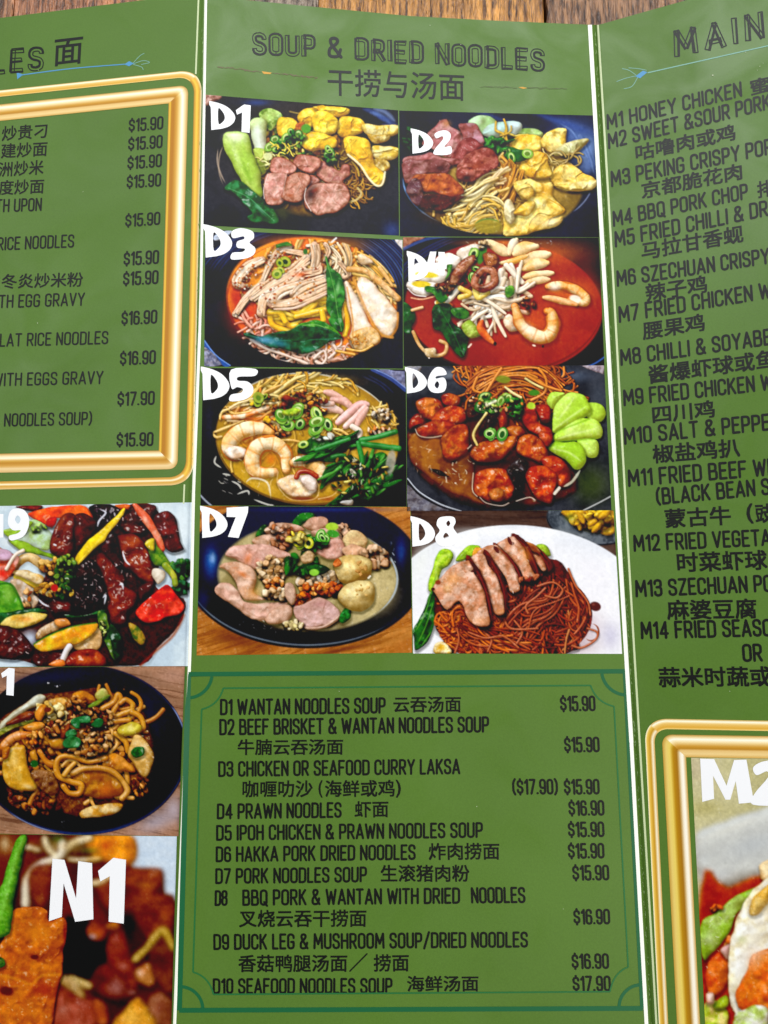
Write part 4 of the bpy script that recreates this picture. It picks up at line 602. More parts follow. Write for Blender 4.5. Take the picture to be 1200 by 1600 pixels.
def dish_pork_soup(P):
    P.wood('b0703c', '9c5c30', '6e3c1c', (0, 0, 1220, 840), -.3, 40, 7)
    P.soft(250, 730, 200, 60, '5c2f18', .8, .3); P.soft(800, 790, 300, 20, '5a3018', .8, -.2)
    P.ell(600, 380, 640, 402, '191b26', .03, 6, 1); P.ell(600, 355, 630, 392, '191c2e', .03, 8, 1, '121319', 90, (0, 1)); P.ell(600, 350, 560, 350, '1a2036', .03, 60, .8, '131419', 90, (.3, 1))
    P.arc(600, 368, 632, 396, 9, '5c646c', 40, 172, .03, .85); P.arc(600, 375, 634, 398, 5, '0a0a0e', 40, 172, .03, .8); P.soft(100, 320, 40, 90, '2f55a8', .8); P.soft(110, 300, 20, 30, '88b0e0', .8); P.soft(1120, 260, 30, 80, '2f4484', .7); P.soft(700, 40, 400, 14, '2a3870', .6); P.soft(60, 520, 40, 60, '222a48', .8)
    P.ell(620, 400, 480, 290, 'b0a070', .04, 14, 1, '8c7c50', 100); P.soft(980, 480, 130, 130, 'c0ac78', .85); P.soft(620, 660, 260, 36, '5a5040', .9); P.soft(240, 400, 60, 120, '6c5c3c', .7)
    P.arc(620, 400, 480, 290, 10, 'a8b4c0', -50, 40, .04, .8); P.glints((1075, 300, 20, 120), 16, 34, 5, 'e8f0f8', .8, 1.4)
    K = dict(bump=.35, bs=30, dome=30, wr=.14, ws=60, gl=.12, edge=.4, ec='8a5c44', sc=40, sh=.5, hgt=.6, amb=.58)
    P.leaf([540, 110, 580, 60, 640, 52, 655, 80, 600, 110, 570, 130], '2c6424', '1a4018', gl=.5); P.leaf([345, 180, 370, 130, 400, 125, 390, 180], '2c5c22', '1f4018')
    P.blob([590, 130, 630, 85, 690, 70, 728, 90, 720, 130, 650, 150], 'b88870', 'cfa48c', **K); P.blob([385, 140, 430, 120, 500, 110, 570, 125, 600, 150, 520, 170, 410, 180], 'c8a48c', 'b07c64', **K); P.blob([330, 200, 420, 170, 500, 190, 530, 240, 450, 270, 350, 230], 'c49c84', 'a87858', **K)
    P.bits((480, 210, 50, 40), 26, 8, 20, ('a8684c', 'b87c5c', '8a5038'), .7); P.bits((450, 140, 90, 22), 16, 8, 20, ('d8b49c', 'c49478', 'a8603c'), .7)
    P.blob([640, 150, 720, 130, 800, 115, 840, 150, 830, 200, 740, 200, 660, 180], 'c89c88', 'b88468', **K); P.bits((810, 150, 40, 30), 14, 10, 22, ('c08c6c', 'd0a484'), .7)
    P.blob([810, 200, 850, 150, 910, 160, 945, 210, 900, 260, 830, 260], 'd8bc84', 'c49c6c', **K); P.blob([640, 250, 700, 210, 780, 195, 820, 240, 800, 290, 720, 305], 'd0a090', 'c08878', **K); P.blob([800, 250, 860, 220, 930, 250, 900, 285, 830, 290], 'c4906c', 'd4a888', **K)
    P.bits((980, 290, 75, 50, .3), 60, 12, 26, ('c89c78', 'd8b490', 'b48460', 'a8704c'), .75)
    P.blob([178, 285, 220, 235, 320, 225, 420, 230, 500, 265, 540, 290, 480, 300, 400, 320, 350, 360, 260, 315], 'd4a494', 'c49080', **K); P.soft(300, 300, 24, 40, 'c8683c', .7, .3); P.soft(350, 320, 20, 30, 'b4583a', .5)
    P.blob([145, 345, 190, 320, 260, 315, 330, 360, 350, 420, 330, 480, 400, 520, 310, 530, 270, 510, 230, 420, 190, 370], 'd8b098', 'c89474', **K); P.soft(270, 385, 36, 16, 'b85c30', .75, .5); P.soft(230, 350, 20, 8, 'b4643c', .6); P.soft(330, 490, 50, 40, 'b87838', .6)
    P.blob([120, 470, 145, 438, 200, 435, 250, 480, 280, 530, 400, 540, 500, 530, 520, 545, 440, 600, 380, 635, 300, 610, 240, 560, 160, 520], 'd8b09c', 'c89884', **K); P.blob([390, 620, 440, 570, 520, 550, 540, 600, 500, 640, 420, 650], 'd0a892', 'c0947c', **K)
    P.soft(200, 460, 50, 14, 'e8c8b4', .6, .3); P.line([240, 540, 320, 600, 400, 630], 6, 'a07050', .5, soft=3)
    Q = ('dcbc94', 'e8d0ac', 'c89c70', 'b88858', 'd8b080')
    P.bits((430, 360, 75, 70), 90, 10, 22, Q, .8, sh=.4); P.bits((440, 440, 50, 30), 36, 10, 20, ('c8743c', 'd89050', 'b05c28', 'e0b080'), .8); P.bits((450, 490, 60, 26), 40, 10, 22, Q, .8)
    P.bits((680, 420, 110, 50), 110, 10, 24, ('e8d4b4', 'dcc09c', 'c89c70', 'f0e0c8'), .8, sh=.4); P.bits((690, 465, 110, 34, -.1), 80, 9, 20, ('d0783c', 'b85820', 'e09850', 'a84c1c'), .8); P.bits((590, 520, 50, 30, -.3), 40, 9, 18, ('c86c20', 'd88830', '8c2c14', 'b05018'), .8)
    P.blob([500, 440, 540, 435, 560, 490, 540, 550, 510, 520], 'a4806c', 'b8947c', **K)
    P.blob([540, 560, 600, 540, 660, 515, 720, 520, 785, 575, 780, 625, 690, 665, 610, 670, 570, 650], 'c49c94', 'b88c80', **dict(K, bump=.3, bs=8, dome=16)); P.blob([570, 650, 610, 668, 700, 660, 785, 600, 788, 625, 720, 670, 620, 680], 'd8b8a8', 'c4a090', **K); P.soft(690, 545, 50, 20, 'b07874', .6)
    P.bits((540, 660, 50, 24), 20, 10, 22, ('e0d0a8', 'd0c080', 'c8b47c'), .7); P.blob([795, 600, 820, 565, 855, 575, 850, 620, 810, 645, 790, 630], '2f7434', '1c4c20', dome=16, gl=.4)
    B = dict(bump=.2, bs=24, dome=90, gl=.15, edge=.3, ec='8a6a34', sc=40, sh=.5, hgt=.9, amb=.5)
    P.blob([760, 330, 790, 295, 850, 280, 920, 290, 965, 330, 960, 390, 900, 430, 830, 435, 780, 400], 'dcc484', 'c8a460', **B); P.blob([785, 500, 820, 450, 880, 420, 950, 420, 980, 460, 975, 530, 920, 580, 850, 575, 800, 540], 'e0cc90', 'ccb070', **B)
    P.blob([755, 330, 780, 305, 795, 330, 770, 345], 'c87040', 'a84c24', dome=8); P.bits((900, 350, 60, 30), 8, 8, 18, ('b8844c', 'c09054'), .6, gl=0, sh=0, dome=.3); P.bits((900, 470, 50, 40), 8, 6, 14, ('b88c4c', 'c49c5c'), .6, gl=0, sh=0, dome=.3)
    P.bits((590, 330, 90, 60), 40, 12, 34, ('1f4c1c', '2c6424', '163a14', '3c7a30'), .5, gl=.4); P.leaf([610, 340, 680, 330, 740, 360, 680, 390, 630, 385], '1f4c1c', '0f2c10', gl=.5); P.bits((640, 210, 70, 34), 22, 12, 30, ('2c7028', '1f5420', '4c9438'), .5, gl=.4); P.ell(750, 130, 34, 22, '9cc040', 0, 6); P.ell(755, 168, 34, 20, '3c8030', .2, 6); P.rings((690, 180, 40, 18), 4, 30, ('4c9434', '7cb048'), 'b8d088'); P.rings((600, 210, 36, 26), 3, 32, ('b8b838', '8aa834'), 'd8d060'); P.bits((560, 190, 50, 26), 10, 14, 26, ('e0c848', 'c8b03c', 'e8d878'), .6); P.ell(655, 375, 26, 18, '7cb440', 0, 5)
    P.blob([580, 290, 620, 260, 655, 280, 650, 320, 600, 330], 'c8a47c', 'a8845c', dome=14, gl=.4); P.glints((600, 250, 220, 140), 40, 22, 4, 'fff8ec', .6); P.glints((450, 660, 250, 30), 40, 20, 5, 'e0e0d8', .6); P.line([945, 405, 955, 395], 9, 'f4f0e0', .9)

def dish_dried_noodles(P):
    P.wood('45352f', '3a2c28', '2a1f1c', (0, 0, 1220, 840), .05, 30, 8)
    P.ell(980, 80, 235, 125, '34383e', .12, 6, 1, '50555c', 30); P.soft(850, 110, 50, 60, '606870', .6, .8)
    P.ell(1010, 50, 170, 95, '3c3a28', .12, 10, 1); P.blob([830, 26, 1095, 26, 1098, 145, 1000, 135, 900, 90], 'd8a830', 'b88420', bump=.8, bs=26, dome=40, gl=.4, edge=.2, sc=40); P.bits((990, 75, 100, 44), 60, 18, 38, ('e8bc38', 'd8a428', 'f0cc58', 'c89420'), .5, gl=.4, sh=.4); P.arc(980, 80, 232, 122, 8, '1c1d22', 20, 190, .12); P.soft(870, 60, 30, 24, '5c6420', .7)
    P.ell(600, 560, 690, 458, 'eeeef1', .05, 6, 1, 'dcdee6', 200); P.ell(600, 585, 640, 410, 'e8e7ec', .05, 90, .8); P.soft(560, 140, 320, 26, 'eeeeee', .8, .03); P.soft(1000, 380, 110, 140, 'e6e4ec', .8, -.5); P.soft(90, 300, 60, 130, 'e6e8e4', .7, .4); P.soft(940, 640, 110, 110, 'a88a94', .6); P.soft(1080, 680, 60, 90, 'b4b0c8', .7); P.soft(880, 730, 130, 50, '8a6468', .5)
    P.ell(1000, 525, 30, 24, '4a2420', .3, 5, 1); P.soft(990, 515, 10, 8, '7c4a44', .7); P.arc(980, 660, 38, 44, 9, '7a3824', -100, 130, .2, .9)
    P.blob([130, 430, 150, 330, 190, 240, 240, 235, 268, 265, 240, 310, 200, 340, 180, 400, 150, 450], 'a8c838', '7ca428', dome=24, bump=.25, bs=30, gl=.3, edge=.3, ec='3c6414'); P.line([180, 400, 170, 330, 200, 270, 240, 255], 12, 'c8dc70', .6, soft=4)
    P.leaf([55, 650, 100, 560, 130, 480, 165, 430, 175, 480, 165, 600, 140, 690, 90, 740, 60, 750, 60, 690], '2c5c24', '16341a', gl=.4)
    for q in ([60, 660, 110, 570, 150, 450], [70, 730, 120, 620, 160, 490], [120, 520, 150, 430, 180, 340], [90, 740, 150, 650]): P.line(q, 6, '5c9c3c', .7, taper=1)
    P.blob([270, 280, 320, 220, 360, 205, 400, 215, 385, 260, 300, 295], '9cc038', '78a42c', dome=20, gl=.3); P.blob([690, 210, 730, 200, 760, 225, 768, 262, 720, 260], 'a0c040', '7ca030', dome=20, gl=.3); P.blob([365, 260, 380, 220, 410, 225, 400, 260], 'd08838', dome=8)
    P.blob([160, 480, 300, 380, 500, 330, 760, 270, 850, 340, 880, 400, 940, 480, 975, 560, 950, 640, 900, 700, 870, 770, 240, 775, 200, 700, 165, 640], '3c160e', '5c2414', dome=60, bump=.3, edge=.2, gl=.05, sh=.5, wob=1.5)
    R = ('84301a', '963c22', '6c2414', 'a44a2c', '581c0e'); O = ('b04a18', 'c45c20', '9c3c14', 'd06c2c')
    P.within(570, 575, 412, 262); P.noods((650, 600, 250, 140), 330, 230, 10, R, 4.2, sh=.4, gl=.22); P.noods((820, 450, 100, 110, .8), 110, 210, 10, R, 4., .9, 1.8, sh=.4, gl=.22); P.noods((900, 600, 60, 120), 60, 200, 10, R + ('b06a40',), 1.8, 1.2, 2, gl=.22); P.noods((280, 620, 110, 100, .4), 150, 210, 10, O, 4., .6, 1.4, gl=.3); P.noods((440, 720, 200, 50), 130, 200, 10, R + O, 4., .3, 1.4)
    P.bundle([840, 330, 900, 430, 960, 540, 930, 680], 16, 40, 10, R, 2.4); P.bundle([560, 700, 650, 560, 760, 500, 840, 420], 16, 60, 10, R, 2.4); P.bundle([250, 620, 300, 560, 400, 640, 520, 680, 700, 720], 18, 50, 10, R + O, 2.4)
    P.within()
    for q in ([700, 420, 780, 400, 830, 440, 800, 480, 740, 470], [650, 560, 640, 520, 700, 470, 740, 430], [960, 640, 1010, 660, 1000, 700, 930, 740, 880, 730], [580, 600, 620, 660, 590, 720], [420, 660, 460, 700, 440, 760], [860, 330, 900, 420, 960, 500, 975, 570], [280, 640, 290, 700, 270, 765], [340, 660, 430, 690, 520, 680, 600, 740], [520, 570, 560, 640, 700, 640]): P.tube(q, 11, 'a8563a', gl=.3)
    K = dict(bump=.45, bs=16, dome=16, gl=.14, edge=.45, ec='7c3c24', sc=30, sh=.8, hgt=.45, amb=.56, wr=.12, ws=30)
    def slab(top, side): P.blob(side, '4a1a10', '6c2a18', dome=12, bump=.5, bs=16, gl=.3, sh=.6); P.blob(top, 'd4a890', 'bc7c5c', **K)
    slab([690, 220, 720, 260, 745, 325, 720, 340, 690, 290, 650, 210], [640, 200, 700, 215, 770, 290, 780, 330, 730, 345])
    P.blob([600, 180, 680, 200, 720, 240, 700, 250, 640, 215], 'b8683c', 'd09060', **K)
    slab([480, 215, 520, 180, 580, 160, 620, 220, 660, 300, 695, 385, 640, 385, 600, 320, 560, 270], [560, 160, 610, 160, 680, 260, 710, 360, 700, 390, 650, 390])
    slab([385, 250, 430, 215, 490, 210, 540, 270, 590, 350, 612, 440, 560, 455, 540, 390, 470, 300], [470, 210, 510, 230, 600, 320, 620, 400, 625, 450, 570, 460])
    slab([340, 290, 400, 250, 440, 300, 490, 370, 520, 480, 530, 560, 480, 565, 450, 480, 400, 350], [420, 250, 460, 270, 510, 350, 540, 460, 540, 560, 490, 570])
    slab([155, 430, 200, 370, 260, 310, 340, 290, 370, 350, 410, 420, 440, 530, 450, 620, 390, 630, 340, 590, 290, 500, 230, 540, 180, 480], [330, 285, 370, 300, 420, 380, 450, 480, 465, 610, 400, 635])
    for q in ([345, 285, 400, 370, 440, 480, 465, 610], [425, 250, 470, 310, 520, 430, 535, 560], [475, 210, 540, 260, 600, 350, 620, 450], [575, 160, 640, 220, 690, 320, 705, 385], [640, 200, 700, 240, 745, 300, 760, 340]): P.line(q, 26, '2c0f0a', .55, soft=5, taper=1); P.line(q, 9, '7c3420', .6, taper=1)
    P.soft(260, 380, 50, 40, 'd89858', .6); P.soft(230, 430, 30, 30, 'e0a868', .6); P.soft(640, 260, 30, 50, 'c87c3c', .6, -.4); P.soft(400, 600, 40, 20, 'd89460', .6); P.soft(505, 550, 24, 12, 'c87840', .6)
    for q in ([545, 160, 560, 195, 580, 195], [590, 150, 605, 180], [470, 210, 500, 250], [345, 290, 380, 330, 350, 345], [430, 255, 460, 300]): P.line(q, 18, '3a1410', .85, taper=1)
    P.bits((650, 380, 60, 14), 12, 8, 18, ('6c2a18', 'a85c40'), .6); P.glints((330, 400, 130, 120), 36, 24, 5, 'fff0e4', .6); P.glints((560, 270, 120, 90), 30, 24, 5, 'fff0e4', .6); P.glints((580, 430, 40, 20), 14, 20, 5, 'ffffff', .7); P.glints((640, 600, 260, 120), 40, 24, 3, 'e0a080', .45)
    P.blob([160, 720, 210, 705, 250, 750, 240, 772, 170, 770], 'd8b050', 'e8d8a8', dome=14, gl=.3); P.soft(190, 740, 20, 18, 'c88c1c', .8); P.ell(180, 400, 14, 12, '6c2818', 0, 6, .8); P.ell(155, 435, 10, 8, '3c1810')

def dish_stir_fry(P):
    P.bg('cfdde4', 'b8c9d6', 200)
    P.soft(1100, 220, 60, 200, 'dfe9ee', .9); P.arc(560, 560, 560, 540, 50, 'e4ecf0', -60, 60, a=.5); P.soft(1130, 500, 40, 90, 'a8bcc8', .5)
    P.blob([0, 780, 200, 600, 400, 300, 700, 100, 930, 80, 1000, 300, 940, 560, 1110, 640, 1112, 740, 1050, 850, 950, 940, 850, 1040, 400, 1048, 100, 1010, -60, 960], '2a1210', '3c1a12', dome=40, gl=.2, edge=.5, ec='7c2c14', bump=.2, sh=.2); P.line([1112, 740, 1050, 860, 940, 960, 850, 1045], 14, '8a3a1c', .8, soft=4)
    P.soft(180, 880, 60, 60, 'c4d0e4', .9); P.soft(120, 620, 60, 60, 'e4d8d0', .8); P.soft(40, 300, 60, 40, 'd8e0e4', .9); P.soft(80, 1020, 80, 30, 'c8d8e8', .8)
    K = dict(bump=.75, bs=34, dome=40, gl=.75, edge=.45, ec='14060a', sc=40, sh=.6, hgt=.8, amb=.42, spow=14)
    V = dict(bump=.3, bs=40, dome=26, gl=.5, edge=.25, sc=50, sh=.5, hgt=.5, amb=.55)
    P.blob([100, 80, 250, 78, 230, 110, 140, 105], '8c2c1c', '5c1812', **K)
    P.blob([165, 130, 260, 90, 400, 75, 520, 80, 560, 130, 590, 150, 480, 160, 330, 150, 320, 215, 250, 180], 'd8431c', 'e8642c', ec='8a1c0c', **V); P.blob([290, 160, 340, 150, 330, 200, 290, 200], 'b82818', **V); P.blob([700, 72, 780, 74, 770, 95, 700, 92], 'e06424', **V)
    P.blob([60, 280, 120, 220, 200, 160, 290, 215, 320, 280, 290, 345, 180, 330], 'b4c8b4', 'a0bc70', ec='5c8a2c', **V); P.blob([50, 280, 150, 300, 260, 350, 350, 385, 310, 395, 200, 370, 110, 340], '94bc3c', '78a430', **V); P.blob([20, 230, 90, 210, 170, 170, 200, 190, 80, 270], '8cb438', **V); P.bits((230, 210, 50, 20), 12, 6, 14, ('78a838', 'a8c868'))
    P.blob([540, 80, 700, 76, 740, 160, 660, 200, 580, 220, 560, 150], '1c1018', '2c1a20', **K); P.blob([720, 170, 820, 90, 930, 76, 940, 130, 880, 240, 760, 240], '3c1814', '5a2418', **K)
    P.blob([930, 150, 1000, 110, 1050, 140, 1085, 220, 1090, 290, 1118, 345, 1040, 360, 980, 300, 940, 220], '4a1a1c', '6c2a24', **K)
    P.blob([300, 340, 330, 220, 380, 140, 440, 125, 470, 170, 450, 250, 450, 340, 400, 390, 330, 375], '7c3824', '5a2018', **K); P.blob([450, 140, 520, 130, 590, 180, 560, 260, 500, 320, 460, 360, 450, 250], '5c2218', '3c1410', **K)
    P.blob([700, 270, 780, 240, 850, 270, 910, 380, 940, 500, 900, 560, 800, 480, 740, 450, 720, 350], '6c281a', '8a3c24', **K); P.blob([610, 260, 700, 250, 730, 380, 740, 480, 660, 430, 600, 360], '2c1212', '40181a', **K); P.blob([580, 390, 620, 365, 680, 430, 760, 520, 700, 600, 660, 640, 630, 560, 600, 470], '5a2018', '7c3424', **K)
    P.blob([640, 620, 700, 560, 800, 590, 830, 640, 790, 720, 760, 790, 690, 800, 650, 720], '5c2018', '7a3020', **K); P.blob([840, 570, 930, 540, 900, 610, 850, 650], '4c1c16', **K)
    P.blob([430, 460, 560, 400, 640, 560, 640, 680, 560, 740, 420, 720, 400, 600], '1c0e10', '2c1614', **K); P.blob([300, 620, 420, 660, 430, 730, 330, 740], '3c1814', '5c2418', **K)
    P.tube([815, 75, 880, 150, 930, 230, 980, 340], 50, 'd8563c', 'e88c6c', gl=.5, taper=.3); P.soft(880, 160, 14, 30, 'f0c8b0', .6, -.5)
    P.blob([445, 455, 470, 370, 560, 270, 660, 180, 750, 95, 735, 150, 660, 250, 560, 350], 'e4bc1c', 'f0cc34', **dict(V, bump=.2, ec='a87c0c')); P.line([460, 440, 560, 330, 740, 130], 8, 'f8e070', .6, soft=4)
    P.blob([890, 330, 930, 275, 960, 330, 1040, 430, 1060, 470, 1120, 500, 1060, 560, 1040, 500, 980, 450, 930, 430], '6c8a2c', '3c6424', **V); P.blob([880, 310, 930, 280, 930, 350], 'd0b838', **V); P.bits((1090, 460, 60, 60), 60, 10, 24, ('2c5434', '1c3c24', '3c6c3c', '4c7c34'), .8, gl=.2); P.bits((1090, 570, 60, 40), 30, 10, 24, ('1f4430', '2c5838'), .8, gl=.2); P.tube([1000, 440, 1050, 500, 1060, 550], 40, 'b0b040', '7c9030')
    P.blob([925, 470, 960, 455, 1000, 480, 990, 530, 950, 555], 'e8dcc8', **V)
    P.blob([830, 710, 900, 640, 1000, 555, 1050, 600, 1112, 680, 1080, 730, 1000, 750, 960, 780, 880, 785, 835, 750], 'c8281c', 'd84434', ec='7c0c0c', **dict(V, bump=.8)); P.soft(960, 690, 60, 30, '7c1c10', .6); P.soft(990, 600, 40, 20, 'e8583c', .6)
    P.tube([60, 480, 110, 420, 180, 390, 260, 440], 60, 'd8b478', 'b08040', gl=.5); P.tube([100, 510, 160, 540, 230, 570], 34, 'e0c040', 'c09830', gl=.5); P.blob([60, 480, 140, 470, 260, 500, 240, 550, 150, 520], 'c89850', 'e8d0a0', **V); P.blob([60, 540, 120, 520, 230, 620, 200, 700, 140, 660], 'e4d8cc', 'c8a888', **V); P.bits((170, 640, 40, 50), 10, 10, 26, ('b05c20', 'e0a868', 'f0e0d0'))
    P.bits((330, 440, 80, 50), 60, 12, 26, ('c88c3c', 'e0b060', 'a86820', 'd8a048'), .8); P.bits((300, 590, 80, 40), 60, 10, 22, ('d8a048', 'c08434', 'e8c070', '8a5c20'), .8); P.bits((400, 480, 60, 100), 70, 10, 22, ('3c5c28', '2c4a24', '5c7c30', '8a9c3c'), .8, gl=.15); P.bits((380, 600, 60, 40), 30, 10, 20, ('2c4a24', '4a6a2c', 'c8a040'), .8); P.bits((400, 420, 60, 20), 20, 8, 16, ('5c8434', '7c9c3c'), .8); P.ell(330, 575, 22, 22, 'a8281c', 0, 6)
    P.blob([-60, 330, 60, 360, 120, 400, 40, 520, -60, 540], 'd85438', 'e8a090', **V); P.blob([-60, 340, 60, 350, 70, 400, -60, 410], 'd8b0cc', 'c8a0b8', **V); P.soft(20, 490, 40, 40, 'd82c24', .9); P.tube([40, 460, 90, 380, 140, 350], 24, 'f0dcc8', gl=.5)
    P.blob([-60, 540, 40, 545, 100, 610, 140, 710, 60, 730, -60, 740], '5c9c34', '3c7a24', **V); P.soft(50, 620, 40, 60, '9ccc5c', .6); P.line([-40, 560, 60, 550, 110, 620, 140, 700], 14, '2c5c1c', .8)
    P.blob([-60, 740, 60, 720, 200, 700, 290, 720, 180, 740, 20, 790, -60, 780], '2c5c34', '1a3c22', **V); P.blob([0, 800, 60, 750, 180, 725, 290, 735, 220, 790, 100, 820], 'd8a040', 'e0c068', ec='2c5c20', **dict(V, bump=.4)); P.soft(160, 765, 60, 20, 'd87430', .6)
    P.leaf([390, 740, 480, 740, 620, 705, 640, 720, 540, 750, 440, 760], '2c5a30', '1a3a20', gl=.6); P.leaf([595, 720, 640, 730, 660, 800, 720, 900, 720, 990, 690, 1010, 640, 920, 600, 820], '5c7c34', '2c4a20', gl=.5); P.leaf([660, 800, 720, 840, 740, 960, 700, 1010], '1c3c24', '102818', gl=.6); P.bits((620, 830, 16, 60), 14, 6, 12, ('c8d078', 'a8b858')); P.blob([780, 790, 840, 810, 880, 880, 860, 920, 810, 880], '3c5424', 'b08838', **V)
    P.blob([230, 830, 330, 780, 400, 800, 300, 860, 220, 890], 'a87c50', 'd8b890', **V); P.blob([330, 770, 400, 755, 430, 800, 360, 810], 'd88848', **V)
    P.blob([430, 920, 520, 840, 600, 820, 610, 930, 540, 970], 'b88c58', 'd8b07c', **V)
    P.blob([205, 920, 260, 880, 370, 830, 480, 800, 590, 788, 570, 850, 480, 910, 340, 960, 250, 950], 'e09030', 'd8b030', ec='1f4a1c', **dict(V, bump=.5)); P.soft(450, 860, 90, 24, 'e07420', .7, -.4); P.soft(300, 930, 60, 16, 'd8c438', .6, -.3); P.line([205, 915, 300, 860, 430, 810, 580, 786], 9, '2c6428', .8)
    P.blob([-60, 820, 80, 820, 160, 880, 200, 960, 130, 1000, 40, 1010, -60, 970], '5c2a20', '40181a', **K); P.blob([200, 980, 260, 960, 400, 970, 440, 1048, 220, 1048], '2c1616', '4c201a', **K); P.blob([400, 1000, 480, 950, 600, 960, 640, 1048, 400, 1048], '8a3018', 'a8481c', **K); P.tube([380, 1010, 400, 960, 420, 930], 36, 'e0d8d8', gl=.5); P.blob([300, 1030, 380, 1010, 390, 1046, 300, 1046], 'e07838', **V)
    for reg, n in (((380, 250, 60, 110), 34), ((640, 520, 120, 150), 50), ((820, 400, 100, 120), 40), ((480, 600, 120, 120), 40), ((1020, 220, 60, 90), 20), ((720, 700, 90, 90), 34), ((100, 920, 100, 60), 26), ((650, 130, 80, 50), 16), ((280, 660, 60, 60), 20), ((780, 180, 80, 60), 20), ((930, 680, 80, 60), 14)): P.glints(reg, n, 34, 7, 'f8f0f0', .85)
    for q in ([600, 100, 640, 120, 600, 170, 590, 210], [740, 350, 760, 410, 790, 440], [620, 640, 640, 620, 630, 680], [720, 560, 740, 550, 745, 590], [230, 640, 260, 670, 300, 690], [320, 310, 345, 320]): P.line(q, 11, 'e8ecf8', .85, taper=1)

def dish_thick_noodles(P):
    P.wood('9c7058', '86604c', '54382c', (-200, 0, 1200, 1123), .16, 40, 8); P.soft(1050, 100, 120, 60, 'b08470', .6); P.soft(950, 980, 160, 70, 'a89aa4', .85, -.4); P.soft(1050, 900, 60, 90, 'b0a4b0', .7)
    P.ell(490, 548, 645, 516, '1e202e', 0, 6, 1); P.ell(484, 540, 632, 500, '191a26', 0, 8, 1, '121216', 100, (-.4, .9)); P.arc(490, 548, 640, 512, 8, '343c60', -75, 70); P.arc(490, 550, 643, 514, 5, '0c0d1a', -75, 70); P.arc(490, 548, 640, 512, 7, '8a98c8', -32, -12, a=.8); P.arc(490, 548, 636, 508, 14, '2c3458', 40, 140, a=.9); P.arc(490, 548, 640, 512, 5, 'a0acd4', 100, 135, a=.8)
    P.soft(300, 110, 280, 40, '22243a', .8, -.1); P.soft(900, 320, 90, 160, '1f2136', .7, -.3); P.soft(960, 760, 90, 160, '101014', .8, .4); P.soft(500, 960, 380, 50, '0e0d10', .8)
    P.blob([-60, 420, 100, 300, 250, 210, 420, 200, 560, 170, 700, 205, 830, 270, 900, 400, 935, 560, 920, 680, 840, 780, 760, 880, 700, 940, 520, 965, 380, 930, 240, 940, 100, 880, 40, 800, 10, 650, -60, 600], '6c3c16', '4c2810', dome=30, bump=.6, bs=30, gl=.3, edge=.4, sh=.3)
    B = ('8a4c1c', 'a8642c', '6c3412', 'c08040', '54280e', 'b87434')
    P.bits((480, 500, 380, 280), 420, 12, 34, B, .65, gl=.4, sh=.5); P.bits((200, 860, 160, 60, .3), 70, 12, 30, B + ('4a2410',), .65, gl=.4); P.noods((480, 520, 380, 300), 40, 200, 24, ('b87428', 'c8883c', 'a86420', 'd89c50'), 1.8, gl=.4); P.bits((850, 760, 40, 80), 40, 10, 24, B)
    V = dict(bump=.4, bs=34, dome=40, gl=.35, edge=.35, ec='7a4810', sc=44, sh=.55, hgt=.6, amb=.52)
    P.blob([0, 400, 60, 330, 150, 270, 230, 215, 275, 230, 250, 265, 150, 320, 60, 380, 0, 440], 'd0d4c4', 'b8b8a0', **dict(V, bump=.1)); P.leaf([-20, 440, 80, 390, 210, 365, 160, 395, 50, 435, -20, 470], '9c9440', '5c6424'); P.blob([40, 380, 160, 320, 220, 330, 180, 360, 60, 400], '7c3c28', '5c2818', **V)
    P.blob([215, 340, 260, 280, 330, 235, 400, 240, 405, 300, 370, 360, 290, 390, 230, 380], 'e0c070', 'd89848', **V); P.bits((310, 320, 90, 60), 40, 14, 28, ('e8cc80', 'dcb058', 'f0dc9c'), .8); P.blob([215, 330, 250, 280, 280, 290, 250, 370, 225, 370], 'd07c34', **V); P.ell(290, 305, 22, 16, '5c2c14', 0, 6)
    P.blob([140, 410, 220, 380, 270, 400, 200, 440], 'd07830', 'e09848', **V); P.tube([20, 530, 70, 480, 140, 460, 230, 470], 50, 'c86c2c', 'd88c4c', gl=.4, seg=5, cseg='a04c18'); P.bits((200, 480, 60, 40), 16, 14, 28, ('d07830', 'c06024', 'e09c50'))
    P.blob([440, 210, 500, 190, 560, 220, 580, 260, 500, 280, 450, 250], 'c87c24', 'a85c18', **V); P.blob([575, 215, 620, 178, 650, 200, 650, 240, 600, 250], 'd8d080', 'a8b058', **V); P.leaf([530, 290, 600, 240, 660, 220, 600, 280], '8a9838', '5c7428')
    N = dict(gl=.45, sh=.6, amb=.52)
    for q in ([620, 300, 690, 260, 715, 215, 730, 250, 690, 310, 670, 370], [730, 265, 760, 245, 800, 270, 800, 300], [680, 360, 740, 330, 800, 310], [800, 320, 850, 350, 870, 410, 850, 430], [640, 390, 700, 375, 780, 370], [715, 460, 760, 490, 810, 490], [700, 450, 760, 500, 775, 560]): P.tube(q, 30, 'c88a34', 'b87428', **N)
    P.blob([715, 440, 740, 400, 800, 375, 850, 400, 850, 440, 800, 465, 740, 465], 'd0c44c', 'b8a03c', **V); P.soft(790, 420, 30, 20, 'e8e090', .7)
    P.blob([770, 580, 800, 490, 830, 460, 900, 510, 930, 590, 910, 680, 870, 710, 810, 640], 'c89850', 'dcb878', **dict(V, bump=.2)); P.soft(870, 530, 30, 30, 'e8d0a0', .6); P.leaf([790, 560, 820, 530, 870, 535, 870, 580, 820, 595], '2c5c28', '1a3c1a')
